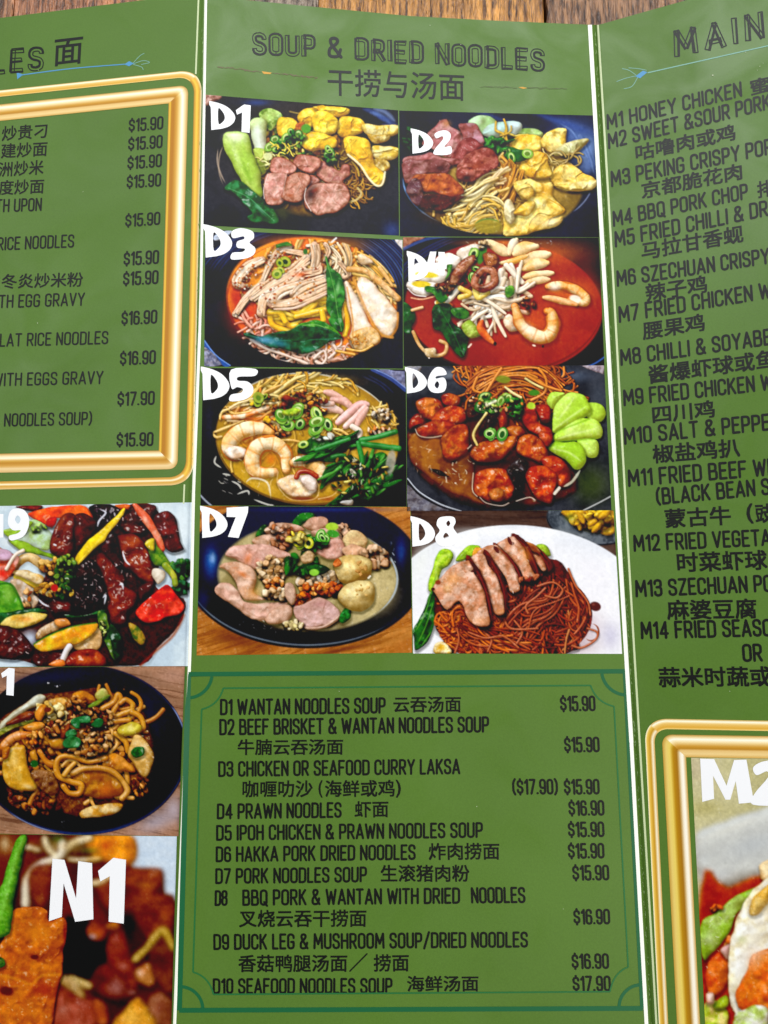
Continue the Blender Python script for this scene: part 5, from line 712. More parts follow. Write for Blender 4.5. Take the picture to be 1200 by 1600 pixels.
    P.blob([20, 680, 40, 560, 90, 530, 150, 525, 160, 590, 180, 690, 230, 760, 210, 790, 110, 795, 50, 760], 'd8ac50', 'c48c34', **dict(V, bump=.2)); P.soft(90, 620, 30, 50, 'e8c878', .6, .2); P.soft(170, 770, 40, 16, 'f0dca0', .6, .3); P.blob([15, 545, 60, 530, 50, 590, 20, 600], 'b8681c', **V)
    P.blob([190, 690, 250, 670, 320, 690, 360, 780, 320, 830, 250, 790], '84583c', '6c4428', **dict(V, bump=.8, bs=16)); P.glints((290, 740, 50, 60), 24, 34, 3, 'd8b898', .6, 1.1)
    P.blob([180, 560, 220, 550, 230, 620, 190, 610], 'd08c3c', **V); P.tube([240, 560, 280, 620, 330, 640], 36, 'd08838', 'b86c24', **N); P.blob([300, 500, 340, 470, 400, 480, 390, 540, 320, 540], 'd0943c', 'c07c2c', **V); P.ell(208, 632, 24, 22, '1f4a24', 0, 6)
    P.blob([620, 640, 680, 570, 750, 600, 820, 670, 800, 690, 700, 670], 'b8661c', 'c8803c', **V)
    P.blob([440, 680, 500, 650, 600, 650, 700, 680, 760, 740, 760, 800, 680, 840, 560, 840, 470, 800], 'a86c2c', '8a4a1a', **dict(V, bump=.7)); P.soft(640, 790, 70, 40, 'b4581c', .8); P.soft(600, 710, 60, 30, '7c4014', .6); P.tube([440, 690, 520, 660, 640, 665, 720, 710, 770, 790, 740, 840], 36, 'c89048', 'b87830', **N)
    P.tube([640, 600, 540, 620, 450, 590, 370, 590, 340, 640, 360, 710, 430, 740, 490, 760, 480, 810, 420, 810, 385, 770], 34, 'c88430', 'b87428', **N); P.tube([390, 700, 420, 660, 450, 630], 30, 'd09440', **N)
    P.blob([480, 930, 540, 890, 640, 875, 740, 880, 700, 930, 600, 955, 510, 965], 'c88c3c', 'e0c080', **dict(V, bump=.3)); P.soft(680, 910, 40, 16, 'f0e0b0', .7)
    P.bits((540, 500, 140, 80), 120, 12, 28, ('d09858', 'b8743c', 'e0b078', '9c5824'), .55); P.bits((560, 350, 140, 60), 70, 10, 24, ('c88c50', '8a4c24', 'd8a468', '6c3414'), .6); P.bits((340, 420, 80, 50), 40, 12, 26, ('a86434', '7c3c1c', 'c88c54'), .6); P.bits((460, 270, 60, 40), 26, 10, 22, ('b8743c', 'd89c5c', '8a4c20'), .6)
    P.leaf([430, 370, 480, 350, 540, 350, 540, 385, 490, 385, 480, 420, 450, 410], '3c7a48', '2a5c34'); P.leaf([555, 400, 590, 360, 625, 370, 610, 410], '2f6638', '1f4a2a'); P.leaf([400, 440, 450, 420, 470, 450, 430, 470, 400, 475], '3c7444', '2a5430'); P.leaf([385, 500, 430, 465, 490, 490, 470, 540, 400, 530], '44804c', '2c5c34')
    P.glints((480, 520, 400, 300), 150, 24, 5, 'fff0d8', .75); P.glints((900, 520, 40, 180), 34, 16, 5, 'f0e0d0', .8); P.glints((130, 880, 80, 40), 20, 24, 5, 'f8e8d8', .8); P.glints((400, 990, 40, 30), 16, 16, 4, 'e8e8f0', .8); P.glints((500, 190, 50, 10), 12, 16, 5, 'f0f0f4', .7); P.glints((20, 560, 30, 130), 20, 20, 5, 'f0e0d0', .7); P.bits((340, 150, 60, 20), 5, 2, 4, ('d8d8e0',)); P.bits((770, 180, 20, 20), 2, 3, 5, ('c87838',))

def dish_fried_tofu(P):
    P.bg('38160f', '58261a', 240)
    P.blob([780, 40, 1100, 40, 1100, 440, 1000, 420, 980, 280, 860, 260, 800, 250], 'ccd8e4', 'b8c8da', dome=10, gl=0, sh=0, edge=0, bump=.02, var=0)
    def so(x, y, rx, ry, c, a=.9, r=0): P.soft(x, y, rx, ry, c, a, r)
    so(60, 130, 140, 90, '7c4424'); so(30, 110, 30, 50, 'd8c490', .8); so(200, 90, 60, 40, '6c2c18'); so(100, 260, 200, 80, '5a2414'); so(350, 80, 60, 30, '3a5a24', .8); so(380, 130, 160, 40, 'c0a060', .7)
    P.blob([520, 90, 600, 60, 780, 50, 830, 130, 820, 210, 760, 250, 600, 210, 540, 150], 'd87420', 'e08c30', dome=60, bump=.4, bs=40, gl=.1, edge=.2, sh=.2); so(640, 120, 40, 40, 'a8380c', .7); so(540, 150, 60, 20, '4a5c20', .8)
    def sprout(q, w, c='d8bc80', c2='e8d8ac'): P.tube(q, w, c, c2, gl=.15, sh=.4)
    sprout([540, 75, 440, 110, 380, 180], 44); sprout([270, 80, 300, 150, 350, 190], 40, 'd8c08c'); sprout([380, 110, 360, 190, 240, 240, 170, 320, 155, 480], 50, 'dcc090', 'e8dcc0'); sprout([600, 200, 500, 210, 420, 205], 30, 'd0a050'); sprout([560, 350, 620, 340, 680, 300], 34, 'd8b87c'); sprout([90, 150, 160, 130, 230, 150], 30, 'c8a870')
    K = dict(bump=.5, bs=50, dome=70, gl=.18, edge=.3, ec='2a0c08', sc=60, sh=.5, hgt=.6, amb=.5)
    P.blob([180, 270, 300, 230, 330, 330, 300, 480, 200, 480], '5a2416', '7a3820', **K); P.blob([570, 400, 660, 330, 780, 260, 860, 250, 980, 270, 990, 400, 1060, 430, 1050, 640, 900, 700, 800, 560, 680, 560], '5a2616', '7c3820', **K); so(880, 360, 70, 20, 'a8602c', .7, .1); so(820, 280, 90, 20, '8a3c20', .7)
    P.blob([390, 560, 470, 560, 640, 620, 640, 800, 560, 930, 400, 930, 370, 880], '140d10', '1f1214', dome=60, gl=.1, edge=0, bump=.1); so(780, 600, 60, 130, '1a0f10', .9); so(900, 780, 80, 60, '1c0e0c', .7)
    P.blob([640, 720, 680, 630, 750, 640, 800, 800, 840, 880, 830, 1000, 740, 980, 660, 860], '6c2820', '80382c', **K); P.blob([520, 640, 560, 570, 640, 610, 640, 690, 570, 700], '7c3420', 'a04c28', **K); P.blob([640, 600, 700, 580, 720, 620, 650, 640], 'd07828', **K); so(560, 670, 26, 16, 'c8c0d8', .8); so(600, 640, 60, 20, 'b0481c', .6)
    P.blob([560, 900, 640, 830, 760, 930, 820, 1010, 760, 1080, 560, 1010], '6c2c20', '4a1a14', **K); so(700, 980, 60, 60, 'a06c68', .6); so(800, 1010, 40, 20, 'b88c8c', .5)
    P.blob([820, 870, 900, 830, 950, 900, 920, 980, 840, 950], 'a85c30', 'c07c48', **K); so(850, 890, 20, 20, 'e8d0c0', .7); P.blob([900, 1040, 1000, 1000, 1060, 1100, 1040, 1250, 920, 1200], '7c4434', '93583f', **K); P.blob([900, 700, 1060, 700, 1060, 1000, 960, 980], '5c2a1a', '70381f', **K); so(960, 800, 60, 60, '2a120c', .7)
    sprout([820, 810, 880, 750, 960, 650, 1000, 645, 1050, 740], 44, 'b08c3c', 'c8a858'); sprout([480, 950, 430, 930, 540, 970], 50, 'b8924c', 'c8a868'); sprout([370, 930, 430, 960, 490, 1030], 60, 'a8824c', 'b8986a')
    P.blob([330, 1080, 380, 990, 480, 1030, 600, 1080, 640, 1200, 400, 1300, 300, 1250], '84382a', 'a05040', **K); so(380, 1110, 30, 24, 'd08c80', .6); P.blob([560, 1050, 640, 1080, 660, 1200, 600, 1200], 'a04824', 'b8603c', **K)
    P.blob([680, 1200, 760, 1110, 840, 1030, 900, 1120, 960, 1220, 900, 1400, 700, 1400], 'd08430', 'e0a040', **K); so(820, 1170, 60, 50, 'e8b050', .7)
    P.blur(3)
    T = dict(bump=.5, bs=30, dome=30, wr=.15, ws=90, gl=.5, edge=.3, ec='6c1c08', sc=70, sh=.6, hgt=.5, amb=.56)
    P.blob([0, 720, 80, 520, 200, 490, 290, 510, 300, 575, 390, 555, 410, 660, 380, 740, 385, 850, 360, 960, 330, 1080, 300, 1250, 200, 1500, -150, 1600, -150, 700], 'a84e18', 'be6426', **T); so(230, 640, 110, 70, 'cc7428', .7); so(80, 800, 120, 60, 'b05018', .6); so(260, 990, 90, 60, '8a2c14', .8); so(30, 1000, 60, 36, '6c2010', .8); so(120, 1120, 160, 60, 'c86820', .6); so(390, 640, 12, 80, '6c1c0c', .7)
    P.line([10, 905, 110, 930, 190, 960, 250, 910, 360, 900], 14, 'd88838', .55, soft=5); P.ell(210, 795, 24, 14, '3c1008', 0, 8, .8); P.ell(40, 1000, 40, 26, '40140c', .3, 12, .8); P.soft(150, 870, 60, 24, '94400f', .5); P.soft(320, 760, 30, 60, '8a3a12', .5); P.soft(60, 620, 50, 70, 'cc7c34', .5); P.glints((180, 850, 170, 200), 50, 22, 6, 'f8c890', .7); P.glints((150, 1100, 120, 50), 20, 24, 7, 'fff0dc', .85)
    P.blob([0, 380, 40, 260, 80, 130, 120, 60, 165, 66, 140, 180, 110, 320, 80, 470, 55, 650, -60, 670, -60, 500], '62a438', '4c8a28', dome=50, bump=.15, bs=40, gl=.25, edge=.3, ec='2c5c14', sh=.5); P.line([0, 560, 40, 400, 90, 220, 140, 80], 16, '8cc85c', .5, soft=8); P.leaf([-60, 790, 20, 800, 30, 850, -60, 870], '4a6a34', '2c4a1c')

def dish_main_course(P):
    P.bg('b0a878', 'c0b88c', 260); P.soft(600, 320, 80, 90, 'b8a88c', .6); P.soft(640, 520, 120, 50, 'a49a5c', .7)
    P.blob([590, 670, 700, 600, 900, 530, 1100, 480, 1500, 460, 1500, 900, 900, 900, 760, 920, 640, 940], 'c8c8c2', 'b8b8b4', dome=80, bump=.02, gl=0, edge=.1, sh=0, var=0); P.soft(780, 620, 260, 26, 'd4d2c8', .9, -.35); P.soft(700, 860, 120, 40, 'c8c8c8', .7); P.soft(900, 700, 200, 60, 'b0b4b8', .6, -.3)
    P.blob([620, 940, 760, 920, 940, 850, 1500, 780, 1500, 2480, 600, 2480], '8a2408', 'a83810', dome=20, bump=.2, gl=.2, edge=.3, ec='c86020', sh=.2); P.soft(680, 1010, 60, 50, '7c1c08', .8); P.soft(640, 1290, 60, 60, '5a1c10', .7)
    P.blur(3)
    V = dict(bump=.45, bs=40, dome=40, gl=.3, edge=.3, sc=50, sh=.5, hgt=.6, amb=.58)
    P.blob([630, 1080, 700, 1040, 800, 960, 900, 920, 880, 960, 800, 1060, 770, 1140, 680, 1240, 638, 1280, 620, 1180], '88ac38', 'a4bc5c', ec='4a7014', **V); P.soft(660, 1170, 30, 40, 'c8d89c', .6)
    P.bits((700, 1020, 24, 18), 6, 10, 22, ('e07830', 'd86020')); P.bits((760, 1190, 14, 20), 4, 14, 24, ('e88c50', 'd86830'))
    P.blob([650, 1320, 720, 1240, 770, 1300, 740, 1420, 680, 1460, 650, 1400], 'c04418', 'd86830', ec='6c1808', **V); P.blob([720, 1230, 770, 1200, 760, 1280], 'd8a8a0', **V); P.soft(680, 1340, 24, 30, 'e88040', .6)
    P.blob([920, 840, 980, 770, 1500, 700, 1500, 900, 1000, 900], 'd8b078', 'e8d0a0', ec='a05c20', **V)
    P.blob([760, 1400, 770, 1220, 790, 1100, 850, 980, 930, 890, 1060, 820, 1500, 800, 1500, 1650, 900, 1600, 790, 1540], 'f2eee2', 'e6d8b0', ec='c8a058', **V); P.blob([865, 1050, 880, 980, 930, 930, 980, 900, 960, 1000, 900, 1060], 'd8a040', 'e0b860', **V); P.blob([800, 1460, 860, 1320, 940, 1230, 1500, 1100, 1500, 1620, 900, 1560], 'c8501c', 'd87030', ec='8a2808', **V); P.soft(900, 1280, 60, 60, 'e08c50', .7, -.6); P.soft(830, 1300, 30, 110, 'f0ece4', .8, .3); P.soft(830, 1180, 30, 24, 'd0d8a0', .6); P.soft(900, 1180, 60, 120, 'f8f4ea', .6, .3); P.soft(1000, 1000, 120, 60, 'e8c888', .5, -.5)
    P.blob([640, 1500, 700, 1480, 760, 1530, 740, 1700, 640, 1700], 'd8c070', 'a8b838', **V); P.blob([690, 1500, 750, 1460, 760, 1510, 700, 1530], 'a8c038', '7c9c28', **V); P.blob([650, 1450, 690, 1450, 690, 1500, 650, 1500], 'f0d0c0', 'e07850', **V); P.blob([790, 1560, 880, 1510, 960, 1530, 940, 1700, 800, 1700], 'e8e8dc', 'a8bc58', **V)
    P.blur(1)
    P.glints((760, 1300, 160, 300), 60, 26, 7, 'fffaf0', .7)
# ---------------------------------------------------------------- the table: old planks, grain running away from the camera
def table():
    def ground(px, py):                        # photo position -> point on the table top
        d = ROT @ np.array(((px - 600) / FPX, -(py - 800) / FPX, -1)); o = -ORG; t = -o[2] / d[2]; return o + d * t
    xs = [ground(p, 15)[0] for p in (-700, -330, 20, 396, 497, 852, 1330, 1800)]
    cols = ['a06c4a', 'c08a62', 'b87e58', 'a2968a', 'd29a50', 'a8805e', '94694e']
    v, f, ci = [], [], []; r = random.Random(4); g = .00012
    for i in range(len(xs) - 1):
        x0, x1 = xs[i] + (.0006 if i == 5 else g), xs[i + 1] - (.0006 if i == 4 else g); b = .0005; y0, y1, h = -.42, .55, -.0006 * r.random()
        pr = [(x0, -.03), (x0, h - b), (x0 + b, h), (x1 - b, h), (x1, h - b), (x1, -.03)]
        k = len(v); v += [(x, y0, z) for x, z in pr] + [(x, y1, z) for x, z in pr]
        for j in range(6): q = (j + 1) % 6; f.append((k + j, k + 6 + j, k + 6 + q, k + q)); ci.append(i)
        f.append(tuple(k + j for j in range(6))); f.append(tuple(k + 11 - j for j in range(6))); ci += [i, i]
    k = len(v); v += [(x, y, z) for z in (-.031, -.036) for x, y in ((xs[0], -.42), (xs[-1], -.42), (xs[-1], .55), (xs[0], .55))]
    f += [(k, k + 1, k + 2, k + 3), (k + 7, k + 6, k + 5, k + 4)] + [(k + j, k + 4 + j, k + 4 + (j + 1) % 4, k + (j + 1) % 4) for j in range(4)]; ci += [0] * 6
    m = bpy.data.materials.new('weathered_planks'); m.use_nodes = True; N = m.node_tree.nodes; L = m.node_tree.links; b = N['Principled BSDF']
    at = N.new('ShaderNodeVertexColor'); at.layer_name = 'plank'; tc = N.new('ShaderNodeTexCoord')
    def noise(sc, det, st):
        mp = N.new('ShaderNodeMapping'); mp.inputs['Scale'].default_value = st; mp.inputs['Rotation'].default_value = (0, 0, -.10); L.new(tc.outputs['Object'], mp.inputs['Vector'])
        n = N.new('ShaderNodeTexNoise'); n.inputs['Scale'].default_value = sc; n.inputs['Detail'].default_value = det; n.inputs['Roughness'].default_value = .65; L.new(mp.outputs[0], n.inputs['Vector']); return n
    g1 = noise(60, 8, (9, .8, 1)); g2 = noise(35, 4, (2.2, .7, 1)); g3 = noise(150, 4, (5, .5, 1))
    r1 = N.new('ShaderNodeValToRGB'); r1.color_ramp.elements[0].position = .36; r1.color_ramp.elements[0].color = (.30, .24, .20, 1); r1.color_ramp.elements[1].position = .58; r1.color_ramp.elements[1].color = (1.25, 1.22, 1.16, 1); L.new(g1.outputs['Fac'], r1.inputs['Fac'])
    r2 = N.new('ShaderNodeValToRGB'); r2.color_ramp.elements[0].position = .3; r2.color_ramp.elements[0].color = (.62, .55, .5, 1); r2.color_ramp.elements[1].position = .7; r2.color_ramp.elements[1].color = (1.2, 1.15, 1.1, 1); L.new(g2.outputs['Fac'], r2.inputs['Fac'])
    r3 = N.new('ShaderNodeValToRGB'); r3.color_ramp.elements[0].position = .38; r3.color_ramp.elements[0].color = (.16, .12, .1, 1); r3.color_ramp.elements[1].position = .50; r3.color_ramp.elements[1].color = (1, 1, 1, 1); L.new(g3.outputs['Fac'], r3.inputs['Fac'])
    cur = at.outputs['Color']
    for r_ in (r1, r2, r3):
        mx = N.new('ShaderNodeMix'); mx.data_type = 'RGBA'; mx.blend_type = 'MULTIPLY'; mx.inputs['Factor'].default_value = 1; L.new(cur, mx.inputs['A']); L.new(r_.outputs['Color'], mx.inputs['B']); cur = mx.outputs['Result']
    L.new(cur, b.inputs['Base Color']); b.inputs['Roughness'].default_value = .30
    bp = N.new('ShaderNodeBump'); bp.inputs['Strength'].default_value = 1.; bp.inputs['Distance'].default_value = .0014; L.new(g3.outputs['Fac'], bp.inputs['Height']); L.new(bp.outputs['Normal'], b.inputs['Normal'])
    o = mesh('wooden_table', v, f, m)
    a = o.data.color_attributes.new('plank', 'FLOAT_COLOR', 'CORNER')
    for p in o.data.polygons:
        for li in p.loop_indices: a.data[li].color = lin(cols[ci[p.index]])
    o['label'] = 'table top of old brown and golden wooden planks under the green menu'; o['category'] = 'table'
table()

# ---------------------------------------------------------------- the folded menu
menu = bpy.data.objects.new('folded_menu', None); COL.objects.link(menu); menu.location = (0, 0, 0)
menu['label'] = 'folded green menu with food photos, dish names and prices lying on the wooden table'; menu['category'] = 'menu'
TOP = [(-420, 84), (0, 28), (225, 0), (316, -11), (318, -10), (385, 0), (500, 11.5), (640, 25), (780, 32.5), (918, 38.5), (931, 39), (937, 38.5), (1000, 20.5), (1070, 1), (1150, -24), (1800, -190)]
BOT = 1960.0
def sheet(name, xa, xb, nc, nr, label):
    s = (.5 - .5 * np.cos(math.pi * np.linspace(0, 1, nc)))[None, :]; t = np.linspace(0, 1, nr)[:, None]; y = -40 + (BOT + 40) * t + 0 * s
    for _ in range(6):
        x = xa(y) + (xb(y) - xa(y)) * s; y = interp(x, TOP) + (BOT - interp(x, TOP)) * t
    P = W(x, y); Q = P.copy(); Q[..., 2] -= .00028
    o = grid(name, P, M_GREEN, menu, label=label)
    e = np.concatenate([P[0], P[1:, -1], P[-1, -2::-1], P[-2:0:-1, 0]]); d = np.concatenate([Q[0], Q[1:, -1], Q[-1, -2::-1], Q[-2:0:-1, 0]]); n = len(e)
    mesh('paper_edge', np.concatenate([e, d]), [(i, (i + 1) % n, n + (i + 1) % n, n + i) for i in range(n)], M_BACK, o)
    b = grid('paper_back', Q, M_BACK, o); return o
fl = lambda y: interp(y, FOLD_L); fr = lambda y: interp(y, FOLD_R)
P_C = sheet('menu_panel', fl, fr, 71, 101, 'middle panel headed soup and dried noodles with eight photos')
P_L = sheet('menu_panel', lambda y: fl(y) - 625, fl, 61, 101, 'outer panel with a gold framed price list above three photos')
P_R = sheet('menu_panel', fr, lambda y: fr(y) + 640, 61, 101, 'outer panel headed main with dishes M1 to M14')

# ---------------------------------------------------------------- printing: shapes given by their place on the photograph's menu surface
INKH = .00006
class Ink:                                     # collects flat shapes and prints them as one mesh
    def __init__(s): s.v = []; s.f = []; s.z = []; s.k = 0
    def poly(s, pts, dz=0.):
        k = len(s.v); s.v += [tuple(p) for p in pts]; s.z += [dz] * len(pts); s.f.append(tuple(range(k, k + len(pts))))
    def tri(s, pts, tris, dz=0.):
        k = len(s.v); s.v += [tuple(p) for p in pts]; s.z += [dz] * len(pts); s.f += [tuple(k + i for i in t) for t in tris]
    def stroke(s, pts, wd, cap=True, closed=False):    # pen stroke: quads and round joints, each a hair above the last
        pts = [np.asarray(p, float) for p in pts]; h = wd / 2
        for i in range(len(pts) - 1):
            a, b = pts[i], pts[i + 1]; d = b - a; L = math.hypot(*d)
            if L < 1e-6: continue
            n = np.array((-d[1], d[0])) / L * h; s.k += 1; s.poly([a - n, b - n, b + n, a + n], (s.k % 40) * 4e-7)
            if i > 0 or cap: s.k += 1; s.poly([a + h * np.array((math.cos(q), math.sin(q))) for q in np.arange(8) * math.pi / 4], (s.k % 40) * 4e-7)
        if cap: s.k += 1; s.poly([pts[-1] + h * np.array((math.cos(q), math.sin(q))) for q in np.arange(8) * math.pi / 4], (s.k % 40) * 4e-7)
    def band(s, pts, wd):                              # mitred ribbon
        p = np.asarray(pts, float); d = np.gradient(p, axis=0); d /= np.linalg.norm(d, axis=1)[:, None] + 1e-9; n = np.stack([-d[:, 1], d[:, 0]], 1) * wd / 2
        for i in range(len(p) - 1): s.poly([p[i] - n[i], p[i + 1] - n[i + 1], p[i + 1] + n[i + 1], p[i] + n[i]])
    def done(s, name, m, parent, up=INKH, label=None):
        a = np.array(s.v, float); P = W(a[:, 0], a[:, 1], 0); P[:, 2] += up + np.array(s.z); return mesh(name, P, s.f, m, parent, label)
def dense(p, step=12):                         # subdivide a polyline so that it follows the sheet
    p = [np.asarray(q, float) for q in p]; out = [p[0]]
    for a, b in zip(p, p[1:]):
        n = max(1, int(math.hypot(*(b - a)) / step)); out += [a + (b - a) * (i + 1) / n for i in range(n)]
    return np.array(out)
def rounded(p, r, closed=False, k=4):
    p = [np.asarray(q, float) for q in p]; n = len(p); out = []
    for i in range(n):
        if not closed and i in (0, n - 1): out.append(p[i]); continue
        a, b, c = p[i - 1], p[i], p[(i + 1) % n]; la, lc = math.hypot(*(a - b)), math.hypot(*(c - b)); q = min(r, la * .5 if closed or i > 1 else la, lc * .5 if closed or i < n - 2 else lc)
        if q < 1e-4: out.append(b); continue
        s, e = b + (a - b) / la * q, b + (c - b) / lc * q
        for j in range(k + 1): t = j / k; m_ = b * .42 + (s + e) * .29; out.append((1 - t) ** 2 * s + 2 * t * (1 - t) * (b * .82 + (s + e) * .09) + t * t * e)
    if closed: out.append(out[0])
    return out

# narrow hand-lettered capitals: (corner radius, points) strokes on a unit cap height
O_ = [(0, 0), (.37, 0), (.37, 1), (0, 1), (0, 0)]
def loop(w, h0, h1, r=.17): return (r, [(w / 2, h0), (w, h0), (w, h1), (0, h1), (0, h0), (w / 2, h0)])
GLY = {
 'A': (.42, [(0, [(0, 0), (.21, 1), (.42, 0)]), (0, [(.08, .27), (.34, .27)])]), 'B': (.37, [(0, [(0, 0), (0, 1)]), (.13, [(0, 1), (.33, 1), (.33, .53), (0, .53)]), (.13, [(0, .53), (.37, .53), (.37, 0), (0, 0)])]),
 'C': (.36, [(.18, [(.36, .73), (.36, 1), (0, 1), (0, 0), (.36, 0), (.36, .27)])]), 'D': (.37, [(0, [(0, 0), (0, 1)]), (.17, [(0, 1), (.37, 1), (.37, 0), (0, 0)])]),
 'E': (.32, [(0, [(.32, 1), (0, 1), (0, 0), (.32, 0)]), (0, [(0, .52), (.27, .52)])]), 'F': (.32, [(0, [(.32, 1), (0, 1), (0, 0)]), (0, [(0, .52), (.27, .52)])]),
 'G': (.37, [(.17, [(.36, .75), (.36, 1), (0, 1), (0, 0), (.36, 0), (.36, .46)]), (0, [(.36, .46), (.2, .46)])]), 'H': (.37, [(0, [(0, 0), (0, 1)]), (0, [(.37, 0), (.37, 1)]), (0, [(0, .52), (.37, .52)])]),
 'I': (0., [(0, [(0, 0), (0, 1)])]), 'J': (.28, [(.14, [(.28, 1), (.28, 0), (0, 0), (0, .25)])]), 'K': (.37, [(0, [(0, 0), (0, 1)]), (0, [(.35, 1), (.02, .42)]), (0, [(.12, .58), (.37, 0)])]),
 'L': (.29, [(0, [(0, 1), (0, 0), (.29, 0)])]), 'M': (.5, [(0, [(0, 0), (.03, 1), (.25, .28), (.47, 1), (.5, 0)])]), 'N': (.37, [(0, [(0, 0), (0, 1), (.37, 0), (.37, 1)])]),
 'O': (.37, [loop(.37, 0, 1)]), 'P': (.35, [(0, [(0, 0), (0, 1)]), (.15, [(0, 1), (.35, 1), (.35, .44), (0, .44)])]), 'Q': (.38, [loop(.37, 0, 1), (0, [(.22, .18), (.4, -.08)])]),
 'R': (.37, [(0, [(0, 0), (0, 1)]), (.15, [(0, 1), (.35, 1), (.35, .46), (0, .46)]), (0, [(.17, .46), (.37, 0)])]), 'S': (.36, [(.17, [(.35, .76), (.35, 1), (0, 1), (0, .56), (.36, .46), (.36, 0), (0, 0), (0, .24)])]),
 'T': (.38, [(0, [(0, 1), (.38, 1)]), (0, [(.19, 1), (.19, 0)])]), 'U': (.37, [(.17, [(0, 1), (0, 0), (.37, 0), (.37, 1)])]), 'V': (.4, [(0, [(0, 1), (.2, 0), (.4, 1)])]), 'W': (.58, [(0, [(0, 1), (.14, 0), (.29, .85), (.44, 0), (.58, 1)])]),
 'X': (.38, [(0, [(0, 0), (.38, 1)]), (0, [(0, 1), (.38, 0)])]), 'Y': (.4, [(0, [(0, 1), (.2, .46), (.4, 1)]), (0, [(.2, .46), (.2, 0)])]), 'Z': (.36, [(0, [(0, 1), (.36, 1), (0, 0), (.36, 0)])]),
 '0': (.34, [loop(.34, 0, 1)]), '1': (.15, [(0, [(0, .8), (.15, 1), (.15, 0)])]), '2': (.35, [(.16, [(0, .74), (0, 1), (.34, 1), (.34, .58), (0, 0)]), (0, [(0, 0), (.35, 0)])]),
 '3': (.34, [(.15, [(0, .77), (0, 1), (.33, 1), (.33, .54), (.1, .54)]), (.15, [(.1, .54), (.34, .54), (.34, 0), (0, 0), (0, .23)])]), '4': (.38, [(0, [(.28, 0), (.28, 1), (0, .27), (.38, .27)])]),
 '5': (.34, [(0, [(.32, 1), (.03, 1), (.01, .56)]), (.15, [(.01, .56), (.34, .64), (.34, 0), (0, 0), (0, .23)])]), '6': (.34, [(.16, [(.32, .78), (.32, 1), (0, 1), (0, 0), (.34, 0), (.34, .58), (0, .58)])]),
 '7': (.34, [(0, [(0, 1), (.34, 1), (.1, 0)])]), '8': (.35, [loop(.33, .54, 1, .15), loop(.35, 0, .54, .16)]), '9': (.34, [(.16, [(.34, .42), (0, .42), (0, 1), (.34, 1), (.34, 0), (.02, 0), (.02, .22)])]),
 '&': (.44, [(.13, [(.44, 0), (.05, .72), (.05, 1), (.32, 1), (.32, .74), (0, .42), (0, 0), (.34, 0), (.42, .4)])]), '$': (.34, [(.15, [(.33, .72), (.33, .92), (0, .92), (0, .55), (.34, .45), (.34, .08), (0, .08), (0, .28)]), (0, [(.17, .92), (.17, 1.06)]), (0, [(.17, .08), (.17, -.06)])]),
 '.': (.02, [(0, [(0, .03), (.02, .03)])]), '(': (.13, [(.14, [(.13, 1.06), (0, .82), (0, .18), (.13, -.06)])]), ')': (.13, [(.14, [(0, 1.06), (.13, .82), (.13, .18), (0, -.06)])]), '/': (.32, [(0, [(0, -.08), (.32, 1.08)])]),
}
def upright(x, y):                             # direction of the sheet's vertical at a place, one unit up
    s = (x - interp(y, FOLD_L)) / (interp(y, FOLD_R) - interp(y, FOLD_L)); return np.array((-(-.0275 + .083 * np.clip(s, -.3, 1.2)), -1.))
def letters(name, txt, a, b, cap, m, parent, wd=.165, gap=.195, space=.27, double=False, jit=.012, label=None, clip=None):
    # one line of capitals from baseline point a to baseline point b, 'cap' high
    r = random.Random(len(txt) * 31 + ord(txt[0])); x = 0.; runs = []
    for ch in txt:
        if ch == ' ': x += space; continue
        w, st = GLY[ch]; runs.append((x, st)); x += w + gap
    x -= gap; a = np.array(a, float); b = np.array(b, float); ux = (b - a) / max(x, 1e-3); L = math.hypot(*(b - a)); un = upright(*((a + b) / 2)) * cap; k = Ink()
    for x0, st in runs:
        dy = (r.random() - .5) * jit
        for rad, pts in st:
            q = rounded(pts, rad) if rad else [np.array(p) for p in pts]
            Q = [a + ux * (x0 + p[0]) + un * (p[1] + dy) for p in q]
            if not double: k.stroke(Q, wd * cap)
            elif rad == .13 and len(pts) == 9: k.stroke(Q, .17 * cap)
            else:
                P = np.array(Q); h = cap * .105; sd_ = r.choice((-1, 1)); d = np.gradient(P, axis=0); d /= np.linalg.norm(d, axis=1)[:, None] + 1e-9; n_ = np.stack([-d[:, 1], d[:, 0]], 1) * h
                if rad == 0:                           # hand-cut bars: each its own slightly crooked box
                    for i in range(len(P) - 1):
                        d1 = P[i + 1] - P[i]; n1 = np.array((-d1[1], d1[0])) / (math.hypot(*d1) + 1e-9) * h; e_ = d1 / (math.hypot(*d1) + 1e-9) * cap * .05
                        q = [P[i] - n1 - e_, P[i + 1] - n1 + e_, P[i + 1] + n1 + e_, P[i] + n1 - e_]; q = [v_ + np.array((r.uniform(-1, 1), r.uniform(-1, 1))) * cap * .018 for v_ in q]
                        k.stroke(q + [q[0]], .052 * cap)
                        for g in (.35, .62): k.stroke([P[i] + n1 * g * sd_, P[i + 1] + n1 * (g + r.uniform(-.25, .15)) * sd_], .042 * cap)
                else:
                    for g, w_ in ((-1, .054), (1, .054), (.35 * sd_, .05), (.66 * sd_, .06)): k.stroke(P + n_ * g + np.array([[r.uniform(-1, 1), r.uniform(-1, 1)] for _ in P]) * cap * .008, w_ * cap)
                    for e in (0, -1): k.stroke([P[e] - n_[e], P[e] + n_[e]], .05 * cap)
    return k.done(name, m, parent, label=label)
